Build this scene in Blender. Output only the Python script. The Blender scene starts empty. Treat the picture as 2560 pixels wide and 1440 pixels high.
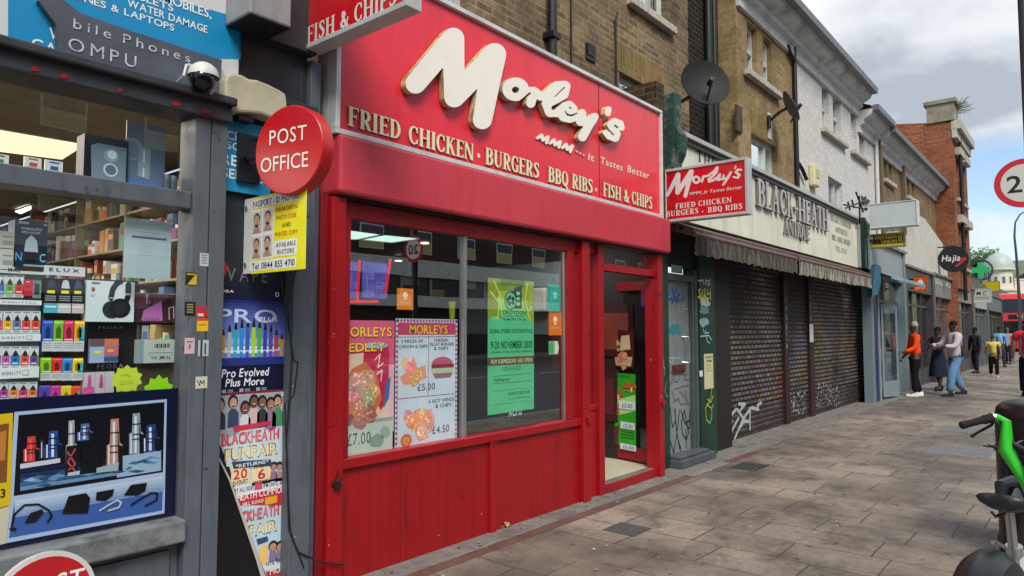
import bpy, bmesh, math, random
import numpy as np
from mathutils import Vector, Matrix
random.seed(7)
S = bpy.context.scene
COL = S.collection
R = math.radians

# ------------------------------------------------------------------ camera, sky, sun
CAMH = 1.55
FPX = 1742.0
PITCH = R(3.482); YAW = R(39.62)
cam = bpy.data.objects.new('camera', bpy.data.cameras.new('camera')); COL.objects.link(cam)
cam.data.sensor_width = 36; cam.data.lens = 36 * FPX / 2560
cam.data.clip_start = 0.05; cam.data.clip_end = 2000
cam.location = (0, 0, CAMH)
cam.rotation_euler = (R(90) + PITCH, 0, YAW - R(90))
S.camera = cam

W = bpy.data.worlds.new('World'); S.world = W; W.use_nodes = True
SUN_EL, SUN_AZ = R(48), R(232)          # direction towards the sun, azimuth from +x
def build_world():
    nt = W.node_tree; N = nt.nodes; L = nt.links; N.clear()
    out = N.new('ShaderNodeOutputWorld'); bg = N.new('ShaderNodeBackground'); bg2 = N.new('ShaderNodeBackground'); mx = N.new('ShaderNodeMixShader')
    sky = N.new('ShaderNodeTexSky'); sky.sky_type = 'NISHITA'; sky.sun_disc = False
    sky.sun_elevation = SUN_EL; sky.sun_rotation = R(90) - SUN_AZ; sky.ozone_density = 1.5
    L.new(sky.outputs[0], bg.inputs[0]); bg.inputs[1].default_value = 0.125
    tc = N.new('ShaderNodeTexCoord'); sp = N.new('ShaderNodeSeparateXYZ'); L.new(tc.outputs['Generated'], sp.inputs[0])
    ad = N.new('ShaderNodeMath'); ad.operation = 'ADD'; ad.inputs[1].default_value = 0.30; L.new(sp.outputs[2], ad.inputs[0])
    ds = []
    for i in (0, 1):
        d = N.new('ShaderNodeMath'); d.operation = 'DIVIDE'; L.new(sp.outputs[i], d.inputs[0]); L.new(ad.outputs[0], d.inputs[1]); ds.append(d)
    cb = N.new('ShaderNodeCombineXYZ'); L.new(ds[0].outputs[0], cb.inputs[0]); L.new(ds[1].outputs[0], cb.inputs[1])
    mp = N.new('ShaderNodeMapping'); mp.inputs['Location'].default_value = (5.28, 5.77, 0); mp.inputs['Scale'].default_value = (1.0, 1.0, 1); L.new(cb.outputs[0], mp.inputs[0])
    n1 = N.new('ShaderNodeTexNoise'); n1.inputs['Scale'].default_value = 1.15; n1.inputs['Detail'].default_value = 9; n1.inputs['Roughness'].default_value = .52; n1.inputs['Distortion'].default_value = .25
    L.new(mp.outputs[0], n1.inputs['Vector'])
    r1 = N.new('ShaderNodeValToRGB'); r1.color_ramp.elements[0].position = .37; r1.color_ramp.elements[1].position = .48
    L.new(n1.outputs[0], r1.inputs[0])
    n2 = N.new('ShaderNodeTexNoise'); n2.inputs['Scale'].default_value = 2.1; n2.inputs['Detail'].default_value = 7; n2.inputs['Roughness'].default_value = .5
    mp2 = N.new('ShaderNodeMapping'); mp2.inputs['Location'].default_value = (5.28, 5.77, 3); L.new(cb.outputs[0], mp2.inputs[0]); L.new(mp2.outputs[0], n2.inputs['Vector'])
    r2 = N.new('ShaderNodeValToRGB')
    e = r2.color_ramp.elements; e[0].position = .36; e[0].color = (.44, .49, .56, 1); e[1].position = .60; e[1].color = (.93, .95, .96, 1)
    m_ = e.new(.47); m_.color = (.76, .80, .84, 1)
    L.new(n2.outputs[0], r2.inputs[0]); L.new(r2.outputs[0], bg2.inputs[0]); bg2.inputs[1].default_value = 0.73
    L.new(r1.outputs[0], mx.inputs[0]); L.new(bg.outputs[0], mx.inputs[1]); L.new(bg2.outputs[0], mx.inputs[2]); L.new(mx.outputs[0], out.inputs[0])
build_world()
sl = bpy.data.lights.new('sun', 'SUN'); sl.energy = 2.4; sl.angle = R(24); sl.color = (1, .95, .88)
sun = bpy.data.objects.new('sun', sl); COL.objects.link(sun)
sd = Vector((math.cos(SUN_EL) * math.cos(SUN_AZ), math.cos(SUN_EL) * math.sin(SUN_AZ), math.sin(SUN_EL)))
sun.rotation_euler = sd.to_track_quat('Z', 'Y').to_euler(); sun.location = sd * 50
S.view_settings.view_transform = 'Standard'; S.view_settings.look = 'None'; S.view_settings.gamma = 1
S.view_settings.exposure = 0.6

# ------------------------------------------------------------------ picture measurements -> world points
_d = Vector((math.cos(YAW), math.sin(YAW), 0)); _r = Vector((math.sin(YAW), -math.cos(YAW), 0)); _z = Vector((0, 0, 1))
_fw = _d * math.cos(PITCH) + _z * math.sin(PITCH); _up = -_d * math.sin(PITCH) + _z * math.cos(PITCH)
def _ray(x, y): x = float(x); y = float(y); return (x - 1280) * _r + (720 - y) * _up + FPX * _fw
def at(x, y, Y=3.6):
    v = _ray(x, y); t = Y / v.y; return Vector((v.x * t, Y, CAMH + v.z * t))
def atx(x, y, X):
    v = _ray(x, y); t = X / v.x; return Vector((X, v.y * t, CAMH + v.z * t))
def atg(x, y, Z=0):
    v = _ray(x, y); t = (Z - CAMH) / v.z; return Vector((v.x * t, v.y * t, Z))

# ------------------------------------------------------------------ colours and materials
def lin(c):
    if isinstance(c, str):
        c = c.lstrip('#'); c = c if len(c) == 6 else ''.join(k + k for k in c); c = [int(c[i:i + 2], 16) / 255 for i in (0, 2, 4)]
        return tuple((v / 12.92 if v <= .04045 else ((v + .055) / 1.055) ** 2.4) for v in c)
    return tuple(c[:3])
MATS = {}
def mat(name, color=None, rough=.6, var=.18, scale=6, bump=.0, metal=0, spec=.5, dirt=None, dirt_amt=.0, dscale=3, streak=False, coat=0, gain=1, chips=None):
    """procedural surface: base colour (or the mesh's own 'col' paint) with mottling, grime and fine bump"""
    if name in MATS: return MATS[name]
    m = bpy.data.materials.new(name); m.use_nodes = True; nt = m.node_tree; N = nt.nodes; L = nt.links
    b = N['Principled BSDF']; b.inputs['Roughness'].default_value = rough; b.inputs['Metallic'].default_value = metal
    b.inputs['Specular IOR Level'].default_value = spec; b.inputs['Coat Weight'].default_value = coat
    tc = N.new('ShaderNodeTexCoord')
    n = N.new('ShaderNodeTexNoise'); n.inputs['Scale'].default_value = scale; n.inputs['Detail'].default_value = 8; n.inputs['Roughness'].default_value = .6
    L.new(tc.outputs['Object'], n.inputs['Vector'])
    mr = N.new('ShaderNodeMapRange'); mr.inputs[1].default_value = .3; mr.inputs[2].default_value = .7; mr.inputs[3].default_value = gain * (1 - var); mr.inputs[4].default_value = gain * (1 + var * .6)
    L.new(n.outputs[0], mr.inputs[0])
    vm = N.new('ShaderNodeVectorMath'); vm.operation = 'SCALE'
    if color is None:
        a = N.new('ShaderNodeAttribute'); a.attribute_name = 'col'; L.new(a.outputs['Color'], vm.inputs[0])
    else: vm.inputs[0].default_value = lin(color)
    L.new(mr.outputs[0], vm.inputs['Scale'])
    last = vm.outputs[0]
    if dirt is not None:
        n2 = N.new('ShaderNodeTexNoise'); n2.inputs['Scale'].default_value = dscale; n2.inputs['Detail'].default_value = 10; n2.inputs['Roughness'].default_value = .68
        mp = N.new('ShaderNodeMapping'); mp.inputs['Location'].default_value = (3, 5, 9)
        if streak: mp.inputs['Scale'].default_value = (3.5, 3.5, .45)
        L.new(tc.outputs['Object'], mp.inputs[0]); L.new(mp.outputs[0], n2.inputs['Vector'])
        mr2 = N.new('ShaderNodeMapRange'); mr2.inputs[1].default_value = .5; mr2.inputs[2].default_value = .72; mr2.inputs[3].default_value = 0; mr2.inputs[4].default_value = dirt_amt
        L.new(n2.outputs[0], mr2.inputs[0])
        mx = N.new('ShaderNodeMixRGB'); L.new(mr2.outputs[0], mx.inputs[0]); L.new(last, mx.inputs[1]); mx.inputs[2].default_value = (*lin(dirt), 1); last = mx.outputs[0]
    if chips:            # small knocks and scuffs showing another colour
        for k, (cc, sc, th, st) in enumerate(chips):
            n4 = N.new('ShaderNodeTexNoise'); n4.inputs['Scale'].default_value = sc; n4.inputs['Detail'].default_value = 5; n4.inputs['Roughness'].default_value = .65
            mp = N.new('ShaderNodeMapping'); mp.inputs['Location'].default_value = (k * 7.1, 2 + k, 5); mp.inputs['Scale'].default_value = st; L.new(tc.outputs['Object'], mp.inputs[0]); L.new(mp.outputs[0], n4.inputs['Vector'])
            r4 = N.new('ShaderNodeMapRange'); r4.inputs[1].default_value = th; r4.inputs[2].default_value = th + .02; r4.inputs[4].default_value = .85; L.new(n4.outputs[0], r4.inputs[0])
            mx = N.new('ShaderNodeMixRGB'); L.new(r4.outputs[0], mx.inputs[0]); L.new(last, mx.inputs[1]); mx.inputs[2].default_value = (*lin(cc), 1); last = mx.outputs[0]
    L.new(last, b.inputs['Base Color'])
    if bump:
        n3 = N.new('ShaderNodeTexNoise'); n3.inputs['Scale'].default_value = scale * 7; n3.inputs['Detail'].default_value = 6; L.new(tc.outputs['Object'], n3.inputs['Vector'])
        bp = N.new('ShaderNodeBump'); bp.inputs['Strength'].default_value = bump; bp.inputs['Distance'].default_value = .01; L.new(n3.outputs[0], bp.inputs['Height']); L.new(bp.outputs[0], b.inputs['Normal'])
    MATS[name] = m; return m

def glassmat(name, tint=(1, 1, 1), refl=1.0, ior=1.75, rough=0.0, base=0.0):
    if name in MATS: return MATS[name]
    m = bpy.data.materials.new(name); m.use_nodes = True; nt = m.node_tree; N = nt.nodes; L = nt.links; N.remove(N['Principled BSDF'])
    out = N['Material Output']; t = N.new('ShaderNodeBsdfTransparent'); t.inputs[0].default_value = (*tint, 1)
    g = N.new('ShaderNodeBsdfGlossy'); g.inputs['Roughness'].default_value = rough; g.inputs[0].default_value = (.95, 1, 1, 1)
    f0 = ((ior - 1) / (ior + 1)) ** 2 * 1.6 + base; lw = N.new('ShaderNodeLayerWeight'); lw.inputs[0].default_value = .5      # Schlick, the same from both sides of the pane
    pw = N.new('ShaderNodeMath'); pw.operation = 'POWER'; pw.inputs[1].default_value = 4.5; L.new(lw.outputs['Facing'], pw.inputs[0])
    mu = N.new('ShaderNodeMath'); mu.operation = 'MULTIPLY_ADD'; mu.inputs[1].default_value = (1 - f0) * refl; mu.inputs[2].default_value = f0; mu.use_clamp = True; L.new(pw.outputs[0], mu.inputs[0])
    tc = N.new('ShaderNodeTexCoord'); n = N.new('ShaderNodeTexNoise'); n.inputs['Scale'].default_value = 1.1; L.new(tc.outputs['Object'], n.inputs['Vector'])
    bp = N.new('ShaderNodeBump'); bp.inputs['Strength'].default_value = .06; bp.inputs['Distance'].default_value = .02; L.new(n.outputs[0], bp.inputs['Height']); L.new(bp.outputs[0], g.inputs['Normal'])
    mx = N.new('ShaderNodeMixShader'); L.new(mu.outputs[0], mx.inputs[0]); L.new(t.outputs[0], mx.inputs[1]); L.new(g.outputs[0], mx.inputs[2]); L.new(mx.outputs[0], out.inputs[0])
    MATS[name] = m; return m

def glow(name, color=None, strength=1.0):
    if name in MATS: return MATS[name]
    m = bpy.data.materials.new(name); m.use_nodes = True; nt = m.node_tree; N = nt.nodes; L = nt.links
    b = N['Principled BSDF']; b.inputs['Base Color'].default_value = (.02, .02, .02, 1); b.inputs['Emission Strength'].default_value = strength
    if color is None:
        a = N.new('ShaderNodeAttribute'); a.attribute_name = 'col'; L.new(a.outputs['Color'], b.inputs['Emission Color'])
    else: b.inputs['Emission Color'].default_value = (*lin(color), 1)
    MATS[name] = m; return m

def brickmat(name, c1, c2, mortar, bw=.225, bh=.075, soot=None, soot_amt=.5, var=.25, mort=.011, soot_scale=.8, paint=None, bump=.5):
    if name in MATS: return MATS[name]
    m = bpy.data.materials.new(name); m.use_nodes = True; nt = m.node_tree; N = nt.nodes; L = nt.links
    b = N['Principled BSDF']; b.inputs['Roughness'].default_value = .9; b.inputs['Specular IOR Level'].default_value = .2
    tc = N.new('ShaderNodeTexCoord'); sp = N.new('ShaderNodeSeparateXYZ'); L.new(tc.outputs['Object'], sp.inputs[0])
    ad = N.new('ShaderNodeMath'); L.new(sp.outputs[0], ad.inputs[0]); L.new(sp.outputs[1], ad.inputs[1])
    cb = N.new('ShaderNodeCombineXYZ'); L.new(ad.outputs[0], cb.inputs[0]); L.new(sp.outputs[2], cb.inputs[1])
    dn = N.new('ShaderNodeTexNoise'); dn.inputs['Scale'].default_value = 3; L.new(tc.outputs['Object'], dn.inputs['Vector'])
    dv = N.new('ShaderNodeVectorMath'); dv.operation = 'SCALE'; dv.inputs['Scale'].default_value = .012; L.new(dn.outputs[1], dv.inputs[0])
    av = N.new('ShaderNodeVectorMath'); L.new(cb.outputs[0], av.inputs[0]); L.new(dv.outputs[0], av.inputs[1])
    br = N.new('ShaderNodeTexBrick'); br.inputs['Scale'].default_value = 1; br.inputs['Brick Width'].default_value = bw; br.inputs['Row Height'].default_value = bh
    br.inputs['Mortar Size'].default_value = mort; br.inputs['Mortar Smooth'].default_value = .25
    br.inputs['Color1'].default_value = (*lin(c1), 1); br.inputs['Color2'].default_value = (*lin(c2), 1); br.inputs['Mortar'].default_value = (*lin(mortar), 1)
    L.new(av.outputs[0], br.inputs['Vector'])
    n = N.new('ShaderNodeTexNoise'); n.inputs['Scale'].default_value = 14; n.inputs['Detail'].default_value = 8; L.new(tc.outputs['Object'], n.inputs['Vector'])
    mr = N.new('ShaderNodeMapRange'); mr.inputs[1].default_value = .3; mr.inputs[2].default_value = .7; mr.inputs[3].default_value = 1 - var; mr.inputs[4].default_value = 1 + var; L.new(n.outputs[0], mr.inputs[0])
    vm = N.new('ShaderNodeVectorMath'); vm.operation = 'SCALE'; L.new(br.outputs['Color'], vm.inputs[0]); L.new(mr.outputs[0], vm.inputs['Scale']); last = vm.outputs[0]
    if soot:
        n2 = N.new('ShaderNodeTexNoise'); n2.inputs['Scale'].default_value = soot_scale; n2.inputs['Detail'].default_value = 10; n2.inputs['Roughness'].default_value = .65; L.new(tc.outputs['Object'], n2.inputs['Vector'])
        m2 = N.new('ShaderNodeMapRange'); m2.inputs[1].default_value = .42; m2.inputs[2].default_value = .62; m2.inputs[4].default_value = soot_amt; L.new(n2.outputs[0], m2.inputs[0])
        mx = N.new('ShaderNodeMixRGB'); L.new(m2.outputs[0], mx.inputs[0]); L.new(last, mx.inputs[1]); mx.inputs[2].default_value = (*lin(soot), 1); last = mx.outputs[0]
    if paint:
        n4 = N.new('ShaderNodeTexNoise'); n4.inputs['Scale'].default_value = 2.2; n4.inputs['Detail'].default_value = 12; n4.inputs['Roughness'].default_value = .75; L.new(tc.outputs['Object'], n4.inputs['Vector'])
        m4 = N.new('ShaderNodeMapRange'); m4.inputs[1].default_value = .66; m4.inputs[2].default_value = .60; L.new(n4.outputs[0], m4.inputs[0])
        mx = N.new('ShaderNodeMixRGB'); L.new(m4.outputs[0], mx.inputs[0]); L.new(last, mx.inputs[1]); mx.inputs[2].default_value = (*lin(paint), 1); last = mx.outputs[0]
    L.new(last, b.inputs['Base Color'])
    bp = N.new('ShaderNodeBump'); bp.inputs['Strength'].default_value = bump; bp.inputs['Distance'].default_value = .01; bp.invert = True
    L.new(br.outputs['Fac'], bp.inputs['Height']); L.new(bp.outputs[0], b.inputs['Normal'])
    MATS[name] = m; return m

# ------------------------------------------------------------------ stroke shapes (distance field -> outline mesh)
def cap(p0, r0, p1=None, r1=None):
    p1 = p1 or p0; r1 = r0 if r1 is None else r1
    ax, ay = p0; bx, by = p1
    def f(X, Y):
        dx, dy = bx - ax, by - ay; l = dx * dx + dy * dy
        t = np.zeros_like(X) if l == 0 else np.clip(((X - ax) * dx + (Y - ay) * dy) / l, 0, 1)
        return np.hypot(X - ax - t * dx, Y - ay - t * dy) - (r0 + (r1 - r0) * t)
    return f
def path(pts):        # [(x,y,r),...]
    fs = [cap(a[:2], a[2], b[:2], b[2]) for a, b in zip(pts, pts[1:])]
    return lambda X, Y: np.minimum.reduce([f(X, Y) for f in fs])
def bx2(x0, y0, x1, y1):
    return lambda X, Y: np.maximum(np.maximum(x0 - X, X - x1), np.maximum(y0 - Y, Y - y1))
def ell(cx, cy, rx, ry):
    return lambda X, Y: (np.hypot((X - cx) / rx, (Y - cy) / ry) - 1) * min(rx, ry)
def uni(*f): return lambda X, Y: np.minimum.reduce([g(X, Y) for g in f])
def sub(a, *b): return lambda X, Y: np.maximum.reduce([a(X, Y)] + [-g(X, Y) for g in b])
def inter(*f): return lambda X, Y: np.maximum.reduce([g(X, Y) for g in f])
def sdf_polys(fn, x0, x1, y0, y1, h):
    nx = int((x1 - x0) / h) + 2; ny = int((y1 - y0) / h) + 2
    xs = x0 + np.arange(nx) * h; ys = y0 + np.arange(ny) * h
    X, Y = np.meshgrid(xs, ys); F = fn(X, Y); F[np.abs(F) < 1e-9] = 1e-9
    polys = []; segs = []
    for j in range(ny - 1):
        run = None
        for i in range(nx - 1):
            c = [(xs[i], ys[j], F[j, i]), (xs[i + 1], ys[j], F[j, i + 1]), (xs[i + 1], ys[j + 1], F[j + 1, i + 1]), (xs[i], ys[j + 1], F[j + 1, i])]
            ins = sum(v[2] < 0 for v in c)
            if ins == 4:
                if run is None: run = i
                continue
            if run is not None:
                polys.append([(xs[run], ys[j]), (xs[i], ys[j]), (xs[i], ys[j + 1]), (xs[run], ys[j + 1])]); run = None
            if ins == 0: continue
            pl = []; cr = []
            for k in range(4):
                a, b = c[k], c[(k + 1) % 4]
                if a[2] < 0: pl.append((a[0], a[1]))
                if (a[2] < 0) != (b[2] < 0):
                    t = a[2] / (a[2] - b[2]); q = (a[0] + (b[0] - a[0]) * t, a[1] + (b[1] - a[1]) * t); pl.append(q); cr.append((q, a[2] < 0))
            if len(pl) > 2: polys.append(pl)
            if len(cr) == 2:
                a, b = (cr[0][0], cr[1][0]) if cr[0][1] else (cr[1][0], cr[0][0])
                segs.append((a, b))
    return polys, segs

# ------------------------------------------------------------------ mesh builder
class MB:
    def __init__(s): s.V = []; s.F = []; s.M = []; s.C = []; s.T = None; s.mi = 0; s.c = (.5, .5, .5)
    def col(s, c): s.c = lin(c); return s
    def m(s, i): s.mi = i; return s
    def add(s, vs, fs, c=None, mi=None):
        b = len(s.V); s.V += [tuple(s.T @ Vector(v)) if s.T else tuple(v) for v in vs]
        cc = s.c if c is None else lin(c); mi = s.mi if mi is None else mi
        for f in fs: s.F.append([b + i for i in f]); s.M.append(mi); s.C.append(cc)
        return s
    def box(s, x0, x1, y0, y1, z0, z1, c=None, mi=None):
        if x0 > x1: x0, x1 = x1, x0
        if y0 > y1: y0, y1 = y1, y0
        if z0 > z1: z0, z1 = z1, z0
        v = [(x0, y0, z0), (x1, y0, z0), (x1, y1, z0), (x0, y1, z0), (x0, y0, z1), (x1, y0, z1), (x1, y1, z1), (x0, y1, z1)]
        return s.add(v, [(0, 3, 2, 1), (4, 5, 6, 7), (0, 1, 5, 4), (1, 2, 6, 5), (2, 3, 7, 6), (3, 0, 4, 7)], c, mi)
    def obox(s, O, U, Vv, Wv, c=None, mi=None):       # box spanned by three vectors
        O, U, Vv, Wv = map(Vector, (O, U, Vv, Wv))
        v = [O, O + U, O + U + Vv, O + Vv, O + Wv, O + U + Wv, O + U + Vv + Wv, O + Vv + Wv]
        f = [(0, 3, 2, 1), (4, 5, 6, 7), (0, 1, 5, 4), (1, 2, 6, 5), (2, 3, 7, 6), (3, 0, 4, 7)]
        if U.cross(Vv).dot(Wv) < 0: f = [q[::-1] for q in f]
        return s.add(v, f, c, mi)
    def quad(s, a, b, c_, d, c=None, mi=None): return s.add([a, b, c_, d], [(0, 1, 2, 3)], c, mi)
    def cyl(s, p0, p1, r0, r1=None, n=16, c=None, mi=None, caps=True):
        p0, p1 = Vector(p0), Vector(p1); r1 = r0 if r1 is None else r1; d = (p1 - p0).normalized()
        a = d.orthogonal().normalized(); b = d.cross(a); v = []
        for p, r in ((p0, r0), (p1, r1)):
            for i in range(n): t = 2 * math.pi * i / n; v.append(p + (a * math.cos(t) + b * math.sin(t)) * r)
        f = [(i, (i + 1) % n, n + (i + 1) % n, n + i) for i in range(n)]
        if caps: f += [tuple(range(n))[::-1], tuple(range(n, 2 * n))]
        return s.add(v, f, c, mi)
    def tube(s, pts, r, n=8, c=None, mi=None):
        pts = [Vector(p) for p in pts]; rs = r if isinstance(r, (list, tuple)) else [r] * len(pts); v = []; f = []
        a = None
        for k, p in enumerate(pts):
            d = (pts[min(k + 1, len(pts) - 1)] - pts[max(k - 1, 0)]).normalized()
            a = d.orthogonal().normalized() if a is None else (a - d * a.dot(d)).normalized()
            b = d.cross(a)
            for i in range(n): t = 2 * math.pi * i / n; v.append(p + (a * math.cos(t) + b * math.sin(t)) * rs[k])
        for k in range(len(pts) - 1):
            for i in range(n): f.append((k * n + i, k * n + (i + 1) % n, (k + 1) * n + (i + 1) % n, (k + 1) * n + i))
        f += [tuple(range(n))[::-1], tuple(range((len(pts) - 1) * n, len(pts) * n))]
        return s.add(v, f, c, mi)
    def ball(s, ctr, r, n=14, c=None, mi=None, rz=None, rx=None, ry=None, half=False):
        cx, cy, cz = ctr; rx = rx or r; ry = ry or r; rz = rz or r; v = []; f = []; m = n // 2
        for j in range(m + 1):
            t = math.pi * j / m * (.5 if half else 1)
            for i in range(n): p = 2 * math.pi * i / n; v.append((cx + rx * math.sin(t) * math.cos(p), cy + ry * math.sin(t) * math.sin(p), cz + rz * math.cos(t)))
        for j in range(m):
            for i in range(n): f.append((j * n + i, (j + 1) * n + i, (j + 1) * n + (i + 1) % n, j * n + (i + 1) % n))
        return s.add(v, f, c, mi)
    def lathe(s, O, prof, n=20, c=None, mi=None):      # profile [(r,z)] round a vertical axis at O
        O = Vector(O); v = []; f = []
        for r, z in prof:
            for i in range(n): t = 2 * math.pi * i / n; v.append(O + Vector((r * math.cos(t), r * math.sin(t), z)))
        for j in range(len(prof) - 1):
            for i in range(n): f.append((j * n + i, j * n + (i + 1) % n, (j + 1) * n + (i + 1) % n, (j + 1) * n + i))
        f += [tuple(range(n))[::-1], tuple(range((len(prof) - 1) * n, len(prof) * n))]
        return s.add(v, f, c, mi)
    def prism(s, poly, O, U, Vv, Nn, t, c=None, mi=None):   # 2-D outline in frame (O,U,V) thickened along N
        O, U, Vv, Nn = map(Vector, (O, U, Vv, Nn)); n = len(poly)
        a = [O + U * p[0] + Vv * p[1] for p in poly]; b = [q + Nn * t for q in a]
        return s.add(a + b, [tuple(range(n))[::-1], tuple(range(n, 2 * n))] + [(i, (i + 1) % n, n + (i + 1) % n, n + i) for i in range(n)], c, mi)
    def build(s, name, mats, parent=None, smooth=False, bevel=0, loc=None, sharp=35):
        me = bpy.data.meshes.new(name); off = Vector(parent['_at']) if parent and '_at' in parent else Vector(loc or (0, 0, 0))
        if parent and parent.parent and '_at' in parent.parent and '_at' not in parent: off = Vector(parent.parent['_at'])
        me.from_pydata([tuple(Vector(v) - off) for v in s.V], [], s.F)
        if not isinstance(mats, (list, tuple)): mats = [mats]
        for m in mats: me.materials.append(m)
        me.polygons.foreach_set('material_index', [min(i, len(mats) - 1) for i in s.M])
        ca = me.color_attributes.new('col', 'FLOAT_COLOR', 'CORNER')
        arr = np.empty((len(me.loops), 4), dtype=np.float32); arr[:, 3] = 1
        k = 0
        for f, c in zip(s.F, s.C): arr[k:k + len(f), :3] = c; k += len(f)
        ca.data.foreach_set('color', arr.ravel())
        me.update(); me.validate()
        if smooth:
            me.polygons.foreach_set('use_smooth', [True] * len(me.polygons))
            bm = bmesh.new(); bm.from_mesh(me)
            for e in bm.edges:
                if len(e.link_faces) != 2 or e.calc_face_angle(0) > R(sharp): e.smooth = False
            bm.to_mesh(me); bm.free()
        o = bpy.data.objects.new(name, me); COL.objects.link(o)
        if parent: o.parent = parent
        else: o.location = off
        if bevel:
            md = o.modifiers.new('bevel', 'BEVEL'); md.width = bevel; md.segments = 2; md.limit_method = 'ANGLE'; md.angle_limit = R(40)
        return o

def tag(o, label=None, cat=None, group=None, kind=None):
    if label: o['label'] = label
    if cat: o['category'] = cat
    if group: o['group'] = group
    if kind: o['kind'] = kind
    return o
def thing(name, label, cat, loc=(0, 0, 0), group=None):
    o = bpy.data.objects.new(name, None); COL.objects.link(o); o.location = loc; o['_at'] = list(loc); o.empty_display_size = .2
    return tag(o, label, cat, group)
def struct(name, mb, m): return tag(mb.build(name, m), kind='structure')
def solo(name, mb, m, label, cat, group=None, loc=(0, 0, 0), **k):
    return tag(mb.build(name, m, loc=loc, **k), label, cat, group)

# ------------------------------------------------------------------ lettering
_chars = {}
def _load_chars(chars, bold):
    objs = []
    for ch in chars:
        if (ch, bold) in _chars: continue
        d = bpy.data.curves.new('t', 'FONT'); d.body = ch; d.offset = .013 if bold else 0; d.resolution_u = 3
        o = bpy.data.objects.new('t', d); COL.objects.link(o); objs.append((ch, o, d))
    bpy.context.view_layer.update(); dg = bpy.context.evaluated_depsgraph_get()
    for ch, o, d in objs:
        me = bpy.data.meshes.new_from_object(o.evaluated_get(dg))
        v = [(q.co.x, q.co.y) for q in me.vertices]; f = [tuple(p.vertices) for p in me.polygons]
        xs = [q[0] for q in v] or [0]
        _chars[(ch, bold)] = ([(x - min(xs), y) for x, y in v], f, max(xs) - min(xs))
        bpy.data.meshes.remove(me); bpy.data.objects.remove(o); bpy.data.curves.remove(d)
for _b in (False, True): _load_chars("ABCDEFGHIJKLMNOPQRSTUVWXYZabcdefghijklmnopqrstuvwxyz0123456789&£.,-:/+'!%*", _b)

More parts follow.
